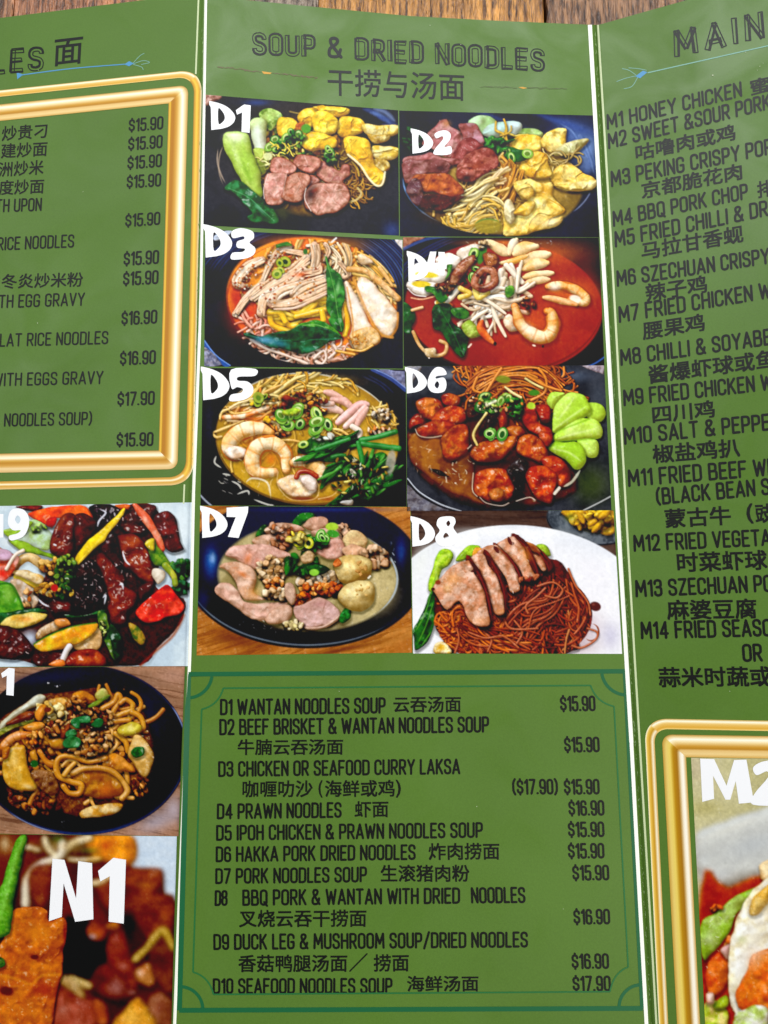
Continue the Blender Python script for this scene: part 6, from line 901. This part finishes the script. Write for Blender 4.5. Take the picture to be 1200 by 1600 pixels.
def hanzi(name, txt, a, b, hgt, m, parent, bold=.017, label=None):
    # Chinese characters between baseline points a and b; outlines come from Blender's own built-in font
    cu = bpy.data.curves.new('glyphs', 'FONT'); cu.body = txt; cu.size = 1; cu.resolution_u = 2; o = bpy.data.objects.new('glyphs', cu); COL.objects.link(o)
    me = bpy.data.meshes.new_from_object(o.evaluated_get(bpy.context.evaluated_depsgraph_get())); bpy.data.objects.remove(o); bpy.data.curves.remove(cu)
    v = np.array([(p.co.x, p.co.y) for p in me.vertices]); f = [tuple(p.vertices) for p in me.polygons]; bpy.data.meshes.remove(me)
    lo, hi = v.min(0), v.max(0); a = np.array(a, float); b = np.array(b, float); ux = (b - a) / (hi[0] - lo[0]); un = upright(*((a + b) / 2)) * hgt / (hi[1] - lo[1])
    k = Ink()
    for i, (dx, dy) in enumerate(((-bold, -bold), (bold, -bold), (-bold, bold), (bold, bold))):   # doubled impressions: a heavier weight
        k.tri([a + ux * (p[0] - lo[0] + dx) + un * (p[1] - lo[1] + dy) for p in v], f, i * 2e-6)
    return k.done(name, m, parent, label=label)
def cr(x0, y0, s): return lambda x, y: (x0 + x / s, y0 + y / s)
A = cr(260, 1030, 2.8075); B = cr(620, 1030, 2.8075); L1 = cr(0, 0, 3.529); L2 = cr(0, 380, 3.529); T1 = cr(300, 0, 3.529); T2 = cr(600, 0, 3.333); R3 = cr(900, 0, 4.0); R6 = cr(900, 380, 3.81); R7 = cr(940, 780, 4.0); R8 = cr(900, 1100, 3.2)

# ---- food photographs and their white codes
PH = {}
for key, (fn, quad, crop, lab) in PRINTS.items():
    q = np.array(quad, float).reshape(4, 2); bx = (math.floor(q[:, 0].min()), math.floor(q[:, 1].min()), math.ceil(q[:, 0].max()), math.ceil(q[:, 1].max()))
    P = Paint(bx, crop, len(key) * 7 + ord(key[-1])); globals()[fn](P); P.finish()
    nc, nr = int(q[1, 0] - q[0, 0]) + 1, int(max(q[2, 1], q[3, 1]) - min(q[0, 1], q[1, 1])) + 1
    s = np.linspace(0, 1, nc)[None, :, None]; t = np.linspace(0, 1, nr)[:, None, None]
    xy = (q[0] * (1 - s) + q[1] * s) * (1 - t) + (q[3] * (1 - s) + q[2] * s) * t
    u = np.clip(xy[..., 0] - bx[0], 0, P.W - 1.001); v = np.clip(xy[..., 1] - bx[1], 0, P.H - 1.001); i = u.astype(int); j = v.astype(int); fu = (u - i)[..., None]; fv = (v - j)[..., None]
    im = np.clip(P.im, 0, 255); im = (im[j, i] * (1 - fu) + im[j, i + 1] * fu) * (1 - fv) + (im[j + 1, i] * (1 - fu) + im[j + 1, i + 1] * fu) * fv
    im = np.clip(im + NZ(xy[..., 0], xy[..., 1], 4, 3)[..., None] * 2.2, 0, 255)
    PH[key] = grid('dish_photo', W(xy[..., 0], xy[..., 1], INKH), M_PRINT, menu, im, lab)
FAT = {
 'D': ([0, 0, 18, 3, 45, 10, 72, 22, 92, 40, 100, 58, 92, 76, 72, 89, 45, 96, 8, 100, 7, 60, 6, 22, 0, 12], [35, 26, 52, 38, 60, 56, 54, 70, 36, 78]),
 '1': ([0, 20, 55, 0, 100, 3, 92, 100, 38, 97, 42, 28, 8, 36],), '2': ([0, 16, 28, 3, 70, 0, 97, 14, 94, 38, 60, 68, 100, 66, 97, 98, 0, 100, 4, 76, 50, 38, 46, 24, 12, 33],),
 '3': ([2, 10, 40, 0, 88, 10, 94, 32, 76, 46, 100, 64, 94, 84, 60, 97, 0, 100, 4, 79, 46, 76, 56, 66, 24, 62, 24, 43, 52, 35, 48, 26, 6, 32],),
 '4': ([20, 0, 50, 0, 42, 46, 60, 46, 60, 1, 90, 2, 90, 46, 100, 47, 98, 72, 90, 73, 88, 100, 59, 99, 60, 71, 0, 68],),
 '5': ([4, 2, 100, 0, 98, 21, 34, 24, 31, 36, 68, 39, 90, 56, 86, 79, 54, 96, 0, 100, 4, 80, 42, 74, 50, 62, 28, 56, 6, 60],),
 '6': ([84, 4, 100, 28, 50, 34, 46, 44, 86, 40, 100, 64, 90, 92, 50, 100, 14, 91, 0, 62, 15, 25, 46, 0], [50, 54, 62, 66, 52, 82, 38, 70]),
 '7': ([0, 4, 100, 0, 98, 20, 55, 100, 6, 96, 42, 34, 0, 33],), '8': ([51, 0, 84, 3, 92, 20, 82, 38, 100, 60, 92, 88, 52, 100, 12, 92, 0, 70, 20, 47, 6, 28, 16, 6], [60, 14, 68, 24, 58, 33, 50, 23], [48, 54, 62, 66, 50, 78, 36, 67]),
 '9': ([40, 0, 78, 6, 100, 30, 97, 60, 72, 88, 16, 100, 4, 86, 44, 78, 60, 68, 24, 68, 2, 52, 0, 30, 12, 8], [46, 22, 60, 34, 48, 48, 34, 35]),
 'I': ([0, 0, 100, 0, 100, 97, 0, 100],), 'N': ([8, 0, 35, 2, 61, 63, 66, 4, 97, 7, 100, 96, 59, 100, 33, 39, 29, 92, 0, 99],),
 'M': ([0, 0, 26, 1, 49, 60, 63, 3, 86, 2, 100, 97, 72, 100, 66, 50, 56, 91, 47, 91, 24, 38, 26, 89, 4, 96],),
}
def fat(key, parts):                           # (character, x0, y0, x1, y1) in the crop units of that photo
    cx, cy, s = PRINTS[key][2]; k = Ink()
    for n_, (ch, x0, y0, x1, y1) in enumerate(parts):
        loops = []
        for g in FAT[ch]:
            p = np.array(g, float).reshape(-1, 2) / 100 * ((x1 - x0), (y1 - y0)) + (x0, y0); p = p / s + (cx, cy)
            if ch in '23568 9D': p = spline(p, True, 4) if ch != 'D' else np.concatenate([[p[0]], spline(p[:9], False, 3), p[9:]]) if len(p) > 9 else spline(p, True, 4)
            loops.append([Vector((q[0], q[1], 0)) for q in p])
        flat = [v for l in loops for v in l]; k.tri([(v.x, v.y) for v in flat], tessellate_polygon(loops), n_ * 1e-6)
    k.done('photo_code', M_WHITE, PH[key], up=2.2 * INKH)
fat('D1', [('D', 62, 66, 210, 231), ('1', 213, 86, 298, 247)]); fat('D2', [('D', 112, 127, 236, 266), ('2', 243, 138, 334, 271)]); fat('D3', [('D', 28, 2, 187, 186), ('3', 183, 24, 314, 196)]); fat('D4', [('D', 55, 114, 178, 282), ('4', 160, 118, 276, 250)])
fat('D5', [('D', 14, 10, 172, 196), ('5', 175, 24, 316, 201)]); fat('D6', [('D', 44, 12, 162, 154), ('6', 164, 14, 266, 152)]); fat('D7', [('D', 44, 18, 191, 191), ('7', 186, 22, 302, 191)]); fat('D8', [('D', 38, 55, 166, 214), ('8', 167, 56, 282, 214)])
fat('I9', [('I', -25, 128, 22, 275), ('9', 50, 94, 176, 289)]); fat('L1', [('1', 8, 52, 90, 221)]); fat('N1', [('N', 297, 199, 566, 581), ('1', 594, 194, 763, 592)]); fat('M2', [('M', 620, 273, 889, 498), ('2', 884, 283, 1034, 503)])

# ---- headings
letters('heading', 'SOUP & DRIED NOODLES', (398, 82), (848, 108.5), 29, M_TITLE, P_C, gap=.24, space=.34, double=True, jit=.06)
hanzi('heading_characters', '干捞与汤面', T1(750, 525), (725.5, 157.5), 42, M_TITLE, P_C, bold=.007)
letters('heading', 'MAIN', R3(632, 342), R3(1162, 232), 36, M_TITLE, P_R, gap=.34, double=True, jit=.05)
letters('heading', 'LES', L1(-28, 398), L1(226, 379), 31, M_TITLE, P_L, gap=.27, double=True, jit=.05)
hanzi('heading_characters', '面', L1(297, 366), L1(450, 348), 41, M_TITLE, P_L, bold=.010)
def orn(parent, parts):
    for m, strokes in parts:
        k = Ink()
        for wd, pts in strokes:
            if wd: k.stroke(dense(spline(pts, k=5)), wd)
            else: k.poly(np.array(pts, float).reshape(-1, 2))
        k.done('ornament', m, parent)
def px(f, *v): return [c for i in range(0, len(v), 2) for c in f(v[i], v[i + 1])]
r_ = random.Random(5)
def dash(x0, y0, x1, y1, n): return [(.7 + 1.3 * r_.random(), [x0 + (x1 - x0) * (i + .1) / n, y0 + (y1 - y0) * i / n + (r_.random() - .5) * 2.5, x0 + (x1 - x0) * (i + .9) / n, y0 + (y1 - y0) * (i + .9) / n + (r_.random() - .5) * 2.5]) for i in range(n)]
orn(P_C, [(M_BROWN, dash(340, 104, 408, 113, 16) + dash(425, 114, 496, 122, 17)), (M_ORANGE, [(0, [409, 111.5, 416, 112.5, 425, 113.8, 422, 116, 412, 115.6])])])
orn(P_C, [(M_BROWN2, dash(750, 135.5, 808, 137, 9) + dash(824, 137.5, 886, 138.5, 10)), (M_ORANGE, [(0, [810, 136.5, 817, 136, 824, 137.8, 817, 139])])])
orn(P_R, [(M_PALE, [(1.6, px(R3, 450, 455, 820, 372, 1230, 280)), (1., px(R3, 375, 470, 330, 440, 290, 430)), (1., px(R3, 375, 475, 310, 490, 255, 510)), (1., px(R3, 385, 485, 350, 540, 300, 555)), (1., px(R3, 440, 440, 390, 430, 330, 425))]), (M_BLUE, [(0, px(R3, 370, 478, 418, 442, 446, 452, 400, 490))])])
orn(P_L, [(M_BLUE, [(1.5, px(L1, 112, 415, 400, 378, 700, 354)), (0, px(L1, 92, 398, 128, 412, 96, 438)), (0, px(L1, 686, 356, 712, 338, 738, 350, 712, 366))]), (M_PALE, [(.9, px(L1, 735, 348, 770, 310, 795, 295)), (.9, px(L1, 738, 352, 790, 335, 825, 345, 780, 356)), (.9, px(L1, 735, 356, 780, 370, 790, 385))])])

# ---- dish list of the middle panel
row = lambda t, a, b, c: letters('dish_name', t, a, b, c / 2.8075, M_INK, P_C)
zh = lambda t, a, b, c: hanzi('dish_name_characters', t, a, b, c / 2.8075, M_INK, P_C)
pr = lambda t, x0, y0, x1, y1, c=60: letters('price', t, B(x0, y0), B(x1, y1), c / 2.8075, M_INK, P_C, wd=.165)
row('D1 WANTAN NOODLES SOUP', A(240, 241), A(957, 234), 62); zh('云吞汤面', B(-13, 233), B(281, 232), 68); pr('$15.90', 722, 225, 868, 224)
row('D2 BEEF BRISKET & WANTAN NOODLES SOUP', A(237, 329), B(400, 317), 62); zh('牛腩云吞汤面', A(314, 420), A(774, 418), 68); pr('$15.90', 740, 405, 886, 404)
row('D3 CHICKEN OR SEAFOOD CURRY LAKSA', A(232, 512), B(274, 500), 60); zh('咖喱叻沙', A(335, 606), A(640, 604), 72); zh('(', A(668, 606), A(684, 606), 74); zh('海鲜或鸡', A(697, 604), A(1000, 602), 72); zh(')', A(1008, 606), A(1028, 606), 76); pr('($17.90)', 512, 590, 703, 589); pr('$15.90', 739, 590, 886, 589)
row('D4 PRAWN NOODLES', A(226, 698), A(764, 691), 60); zh('虾面', A(827, 694), A(973, 692), 70); pr('$16.90', 759, 683, 907, 682)
row('D5 IPOH CHICKEN & PRAWN NOODLES SOUP', A(223, 792), B(373, 779), 60); pr('$15.90', 757, 777, 907, 776)
row('D6 HAKKA PORK DRIED NOODLES', A(221, 886), A(1089, 876), 60); zh('炸肉捞面', B(142, 880), B(450, 878), 72); pr('$15.90', 757, 871, 907, 870)
row('D7 PORK NOODLES SOUP', A(219, 982), A(875, 974), 60); zh('生滚猪肉粉', A(942, 976), B(318, 975), 73); pr('$15.90', 776, 967, 928, 966)
row('D8 ', A(216, 1078), A(278, 1077), 60); row('BBQ PORK & WANTAN WITH DRIED', A(338, 1077), B(273, 1068), 62); row('NOODLES', B(331, 1067), B(560, 1065), 62); zh('叉烧云吞干捞面', A(320, 1175), A(876, 1173), 74); pr('$16.90', 781, 1160, 932, 1159)
row('D9 DUCK LEG & MUSHROOM SOUP/DRIED NOODLES', A(211, 1271), B(571, 1260), 61); zh('香菇鸭腿汤面', A(317, 1372), A(792, 1370), 74); k = Ink(); k.stroke([A(805, 1368), A(880, 1292)], 2.2); k.done('dish_name_characters', M_INK, P_C); zh('捞面', A(911, 1370), A(1063, 1368), 74); pr('$16.90', 773, 1355, 927, 1354)
row('D10 SEAFOOD NOODLES SOUP', A(208, 1464), A(987, 1462), 60); zh('海鲜汤面', B(47, 1458), B(358, 1456), 68); pr('$17.90', 777, 1453, 935, 1452)

# ---- price list of the outer panel with the gold frame
for f, x0, y0, x1, y1, t in ((L1, 709, 728, 900, 712, '$15.90'), (L1, 706, 831, 896, 815, '$15.90'), (L1, 702, 935, 892, 920, '$15.90'), (L1, 698, 1040, 888, 1027, '$15.90'), (L1, 690, 1253, 883, 1239, '$15.90'), (L2, 681, 125, 876, 113, '$15.90'), (L2, 678, 235, 873, 224, '$15.90'), (L2, 669, 453, 866, 442, '$16.90'), (L2, 661, 674, 858, 665, '$16.90'), (L2, 647, 898, 852, 890, '$17.90'), (L2, 642, 1123, 845, 1117, '$15.90')):
    letters('price', t, f(x0 + 5, y0 - 4), f(x1 - 5, y1 - 3), (64 if f is L1 else 68) / 3.529, M_INK, P_L, wd=.165)
for f, t, x0, y0, x1, y1 in ((L1, 'TH UPON', -20, 1168, 225, 1160), (L1, 'RICE NOODLES', -12, 1378, 404, 1361), (L2, 'TH EGG GRAVY', -4, 355, 462, 341), (L2, 'LAT RICE NOODLES', 2, 568, 592, 553), (L2, 'WITH EGGS GRAVY', -36, 786, 564, 773), (L2, 'NOODLES SOUP)', 26, 1008, 502, 998)):
    letters('dish_name', t, f(x0, y0), f(x1, y1), 65 / 3.529, M_INK, P_L, wd=.145)
for f, t, x0, y0, x1, y1 in ((L1, '炒贵刁', 10, 778, 258, 760), (L1, '建炒面', 5, 874, 258, 860), (L1, '洲炒米', -8, 976, 238, 962), (L1, '度炒面', -6, 1076, 240, 1066), (L2, '冬炎炒米粉', 8, 252, 455, 240)):
    hanzi('dish_name_characters', t, f(x0, y0), f(x1, y1), 80 / 3.529, M_INK, P_L, bold=.013)

# ---- dish list of the outer panel headed main
for f, t, x0, y0, x1, y1, c in ((R3, 'M1 HONEY CHICKEN', 200, 805, 1032, 600, 84), (R3, 'M2 SWEET &SOUR PORK', 208, 926, 1212, 676, 86), (R3, 'M3 PEKING CRISPY POR', 226, 1163, 1225, 958, 88), (R3, 'M4 BBQ PORK CHOP', 238, 1412, 1070, 1238, 86), (R3, 'M5 FRIED CHILLI & DR', 250, 1540, 1195, 1345, 88),
        (R6, 'M6 SZECHUAN CRISPY', 250, 253, 1148, 118, 84), (R6, 'M7 FRIED CHICKEN W', 262, 468, 1158, 322, 86), (R6, 'M8 CHILLI & SOYABE', 272, 724, 1158, 600, 86), (R6, 'M9 FRIED CHICKEN W', 290, 964, 1168, 868, 86), (R6, 'M10 SALT & PEPPE', 294, 1194, 1150, 1108, 88), (R6, 'M11 FRIED BEEF WI', 318, 1444, 1150, 1378, 90), (R6, '(BLACK BEAN S', 486, 1552, 1150, 1492, 88),
        (R7, 'M12 FRIED VEGETA', 208, 322, 1052, 284, 92), (R7, 'M13 SZECHUAN PO', 220, 606, 1062, 572, 94), (R7, 'M14 FRIED SEASO', 254, 868, 1058, 850, 96), (R7, 'OR', 890, 1010, 1000, 1007, 98)):
    letters('dish_name', t, f(x0, y0), f(x1, y1), c / {R3: 4., R6: 3.81, R7: 4.}[f], M_INK, P_R, wd=.175)
for f, t, x0, y0, x1, y1, c in ((R3, '蜜', 1095, 600, 1215, 572, 108), (R3, '咕噜肉或鸡', 378, 1008, 996, 874, 110), (R3, '京都脆花肉', 415, 1244, 1038, 1120, 112), (R3, '排', 1138, 1240, 1240, 1220, 112), (R3, '马拉甘香蚬', 415, 1626, 1046, 1512, 118),
        (R6, '辣子鸡', 420, 348, 780, 292, 106), (R6, '腰果鸡', 402, 576, 766, 520, 106), (R6, '酱爆虾球或鱼', 438, 838, 1190, 738, 110), (R6, '四川鸡', 460, 1074, 826, 1036, 106), (R6, '椒盐鸡扒', 462, 1312, 976, 1270, 112),
        (R7, '蒙古牛', 402, 180, 808, 158, 116), (R7, '(', 912, 152, 948, 150, 122), (R7, '豉', 966, 148, 1072, 144, 116), (R7, '时菜虾球', 478, 456, 1036, 438, 120), (R7, '麻婆豆腐', 414, 754, 970, 744, 122), (R7, '蒜米时蔬或', 362, 1174, 1062, 1168, 122)):
    hanzi('dish_name_characters', t, f(x0, y0), f(x1, y1), c * {R3: .91, R6: .97, R7: 1.}[f] / {R3: 4., R6: 3.81, R7: 4.}[f], M_INK, P_R, bold=.022)

# ---- white and cream rules beside the folds, rubbed specks on the crease
def rule(pts, wd, m, parent, up=1.4 * INKH):   # several strips across, so that it bends with the fold
    p = dense(spline(pts, k=4), 16); d = np.gradient(p, axis=0); d /= np.linalg.norm(d, axis=1)[:, None]; n = np.stack([-d[:, 1], d[:, 0]], 1); t = np.linspace(-.5, .5, 9) * wd
    xy = p[:, None, :] + n[:, None, :] * t[None, :, None]; grid('rule', W(xy[..., 0], xy[..., 1], up), m, parent)
rule([(321.8, -11), (315, 395), (312, 520)], 4.2, M_LINE, P_C); rule([(312, 520), (302.5, 770)], 4.6, M_LINE, P_C); rule([(302.5, 770), (296.3, 1035), (284.5, 1300), (273, 1600), (260, 1958)], 4.8, M_LINE, P_C)
rule([(921.6, 39), (942.2, 400), (965, 800), (986.5, 1160)], 6.4, M_LINE, P_C); rule([(986.5, 1160), (998, 1380), (1010, 1600), (1028, 1958)], 5.8, M_LINE, P_C)
rule([(310.6, -10), (306, 116)], 2.6, M_CREAM, P_L); rule([(288.3, 757), (287, 787)], 2.6, M_CREAM, P_L)
rule([(934, 39), (956, 400), (977.6, 790), (1000.6, 1180), (1025.6, 1600), (1045, 1958)], 3.2, M_CREAM, P_R)
k = Ink(); r_ = random.Random(9)
for _ in range(260):
    y = 40 + 1560 * r_.random(); x = interp(y, FOLD_R) + (r_.random() - .5) * 2.4; l = 2 + 5 * r_.random(); w_ = .35 + .5 * r_.random(); k.poly([(x, y), (x + w_, y + l * .4), (x + w_ * .6 + l * .055, y + l), (x - .3, y + l * .5)])
k.done('worn_crease', mat('rubbed_paper', '8fac6c', .6, .3), P_R, up=2 * INKH)
k = Ink()
for _ in range(40):
    y = 10 + 770 * r_.random(); x = interp(y, FOLD_L) - 1.2 + (r_.random() - .5) * 2; l = 2 + 6 * r_.random(); k.poly([(x, y), (x + .6, y + l * .4), (x + .2 - l * .02, y + l), (x - .3, y + l * .5)])
k.done('worn_crease', bpy.data.materials['rubbed_paper'], P_L, up=2 * INKH)

M_DUST = mat('pale_dust', 'c8d0b0', .8, .2)
for x, y, s_ in ((1113.5, 118, 1.1), (1165, 82, .7), (1187, 104, .7), (1183, 110, .6), (1192, 99, .5), (720, 70, .6), (672, 40, .6), (130, 300, .6), (59, 505, .7), (880, 1420, .6), (745, 1260, .6), (530, 1080, .6), (1140, 1080, .6), (60, 110, .6), (1100, 640, .5)):
    k = Ink(); k.poly([(x + s_ * (.7 + .5 * r_.random()) * math.cos(q), y + s_ * (.7 + .5 * r_.random()) * math.sin(q)) for q in np.arange(7) * .8976]); k.done('dust_speck', M_DUST, P_R if x > interp(y, FOLD_R) else P_L if x < interp(y, FOLD_L) else P_C, up=2.5 * INKH)

# ---- gold frames: printed bands whose colours run across them
RAMP = {'top': 'b58d4e 0,e8c98c 8,fffaea 20,f3dcaa 32,cf9c4a 50,b98538 62,e2be80 68,edcf95 85,d2a860 100', 'right': 'c09a5c 0,e8cf98 12,fffaf0 28,f0d9a0 40,d4a350 55,b57c30 72,b8802e 85,f0c850 92,b98a40 100',
 'bottom': 'd9b67c 0,ecd0a0 20,d2a054 35,bf8a3a 50,d8ab5a 62,fff6e0 75,f0d8a8 88,c09050 100', 'left': 'c29a50 0,e6cc7c 15,e8d070 30,b8882c 45,a8782c 60,f4e8d4 75,fff8ee 85,c8a058 100'}
THIN = {'top': 'c9a35c 0,fffbe8 20,e9c377 45,dca94c 80,f3d48c 100', 'right': 'fff0d0 0,e2b050 30,f3ca58 60,b98538 100', 'bottom': 'e4c48c 0,d6a450 40,fff4d8 60,d9ab58 80,c4924a 100', 'left': 'fff8e0 0,e8c060 20,c8983c 50,f8ecd8 75,d0a860 100'}
def ramp(s, t):
    st = [q.split() for q in s.split(',')]; xs = [float(b) / 100 for a, b in st]; cs = np.array([C(a) for a, b in st]); return np.stack([np.interp(t, xs, cs[:, i]) for i in range(3)], -1)
def frame(path, rad, wds, ramps, parent, inward, up=INKH):
    p = [np.array(q, float) for q in path]; n = len(p); E = []
    for i in range(n - 1):                     # each straight side, its inward normal and its width
        d = (p[i + 1] - p[i]) / math.hypot(*(p[i + 1] - p[i])); nn = np.array((-d[1], d[0])) * inward
        w = (nn[1] > .7) * wds[0] + (nn[0] < -.7) * wds[1] + (nn[1] < -.7) * wds[2] + (nn[0] > .7) * wds[3]; E.append((d, nn, w))
    q = [p[0] + E[0][1] * E[0][2]]
    for i in range(1, n - 1):                  # mitred inner corners
        (d0, n0, w0), (d1, n1, w1) = E[i - 1], E[i]; M_ = np.array([n0, n1]); q.append(p[i] + np.linalg.solve(M_, np.array((w0, w1))))
    q.append(p[-1] + E[-1][1] * E[-1][2])
    def walk(c, r):
        out = []
        for i in range(n - 1):
            a = c[i] + (E[i][0] * r if i > 0 else 0); e = c[i + 1] - (E[i][0] * r if i < n - 2 else 0); out += [a + (e - a) * t for t in np.linspace(0, 1, 40)]
            if i < n - 2:
                s, f = c[i + 1] - E[i][0] * r, c[i + 1] + E[i + 1][0] * r; k_ = .14
                out += [(1 - t) ** 2 * s + 2 * t * (1 - t) * (c[i + 1] * (1 - k_) + (s + f) / 2 * k_) + t * t * f for t in np.linspace(.05, .95, 14)]
        return np.array(out)
    po = walk(p, rad); pi = walk(q, max(rad - min(wds) * .9, .2)); w4 = []
    for i in range(n - 1):
        n0 = E[i][1]; w4 += [n0] * 40
        if i < n - 2: n1 = E[i + 1][1]; w4 += [n0 * (1 - sstep(.42, .58, t)) + n1 * sstep(.42, .58, t) for t in np.linspace(.05, .95, 14)]
    N_ = np.array(w4); w4 = np.stack([np.clip(N_[:, 1], 0, 1), np.clip(-N_[:, 0], 0, 1), np.clip(-N_[:, 1], 0, 1), np.clip(N_[:, 0], 0, 1)], 1) ** 2 + 1e-6; w4 /= w4.sum(1)[:, None]
    t = np.linspace(0, 1, 31); xy = po[:, None, :] * (1 - t)[None, :, None] + pi[:, None, :] * t[None, :, None]
    cr_ = np.stack([ramp(ramps[s], t) for s in ('top', 'right', 'bottom', 'left')]); col = np.einsum('ij,jkl->ikl', w4, cr_)
    col = np.clip((col - 170) * 1.06 + 170 - np.array((1, 1, 5)), 0, 255); grid('gold_frame', W(xy[..., 0], xy[..., 1], up), M_GOLD, parent, col)
frame([(-290, 450), (-290, 172), (316, 108), (302, 757.5), (-290, 772), (-290, 450)], 34, (10, 12, 12.5, 12), THIN, P_L, 1, 1.6 * INKH); frame([(-270, 450), (-270, 191.5), (294.5, 133), (277.5, 733), (-270, 744), (-270, 450)], 14, (25.5, 30, 29.5, 30), RAMP, P_L, 1, 1.6 * INKH)
frame([(1230, 1912), (1044.5, 1912), (1006.5, 1122.5), (1408, 1130), (1425, 1912), (1230, 1912)], 34, (16, 14.5, 15, 14.5), THIN, P_R, 1); frame([(1230, 1890), (1073, 1890), (1034, 1147.5), (1385, 1153), (1400, 1890), (1230, 1890)], 16, (35, 36, 36, 36), RAMP, P_R, 1)

# ---- dark green box round the middle list
k = Ink(); c_ = [(294.5, 1053.5), (977, 1048.8), (1004.3, 1575.5), (280, 1578.5)]
for i, wd in enumerate((7, 8, 7.5, 8.5)): k.band(dense([c_[i], c_[(i + 1) % 4]], 20), wd)
for i in range(4):
    o_, e1, e2 = [np.array(c_[q % 4]) for q in (i, i + 1, i - 1)]; e1 = (e1 - o_) / math.hypot(*(e1 - o_)); e2 = (e2 - o_) / math.hypot(*(e2 - o_))
    k.band([o_ + 37 * (math.cos(q) * e1 + math.sin(q) * e2) for q in np.linspace(.1, 1.47, 14)], 5)
k.done('list_border', M_BOX, P_C)
k = Ink(); q_ = [A(250, 127), B(850, 115), B(953, 207), B(1015, 1350), B(935, 1458), A(207, 1470), A(117, 1372), A(155, 220)]
for i in range(0, 8, 2): k.band(dense([q_[i], q_[i + 1]], 20), 2.4)
for i, cn in ((1, 1), (3, 2), (5, 3), (7, 0)):
    a_, b_ = np.array(q_[i]), np.array(q_[(i + 1) % 8]); m_ = (a_ + b_) / 2; o_ = np.array(c_[cn]); s_ = (o_ - m_); ctl = m_ - s_ / math.hypot(*s_) * 14
    k.band([(1 - t) ** 2 * a_ + 2 * t * (1 - t) * ctl + t * t * b_ for t in np.linspace(0, 1, 10)], 2.4)
k.done('list_border', M_BOX2, P_C, up=1.3 * INKH)
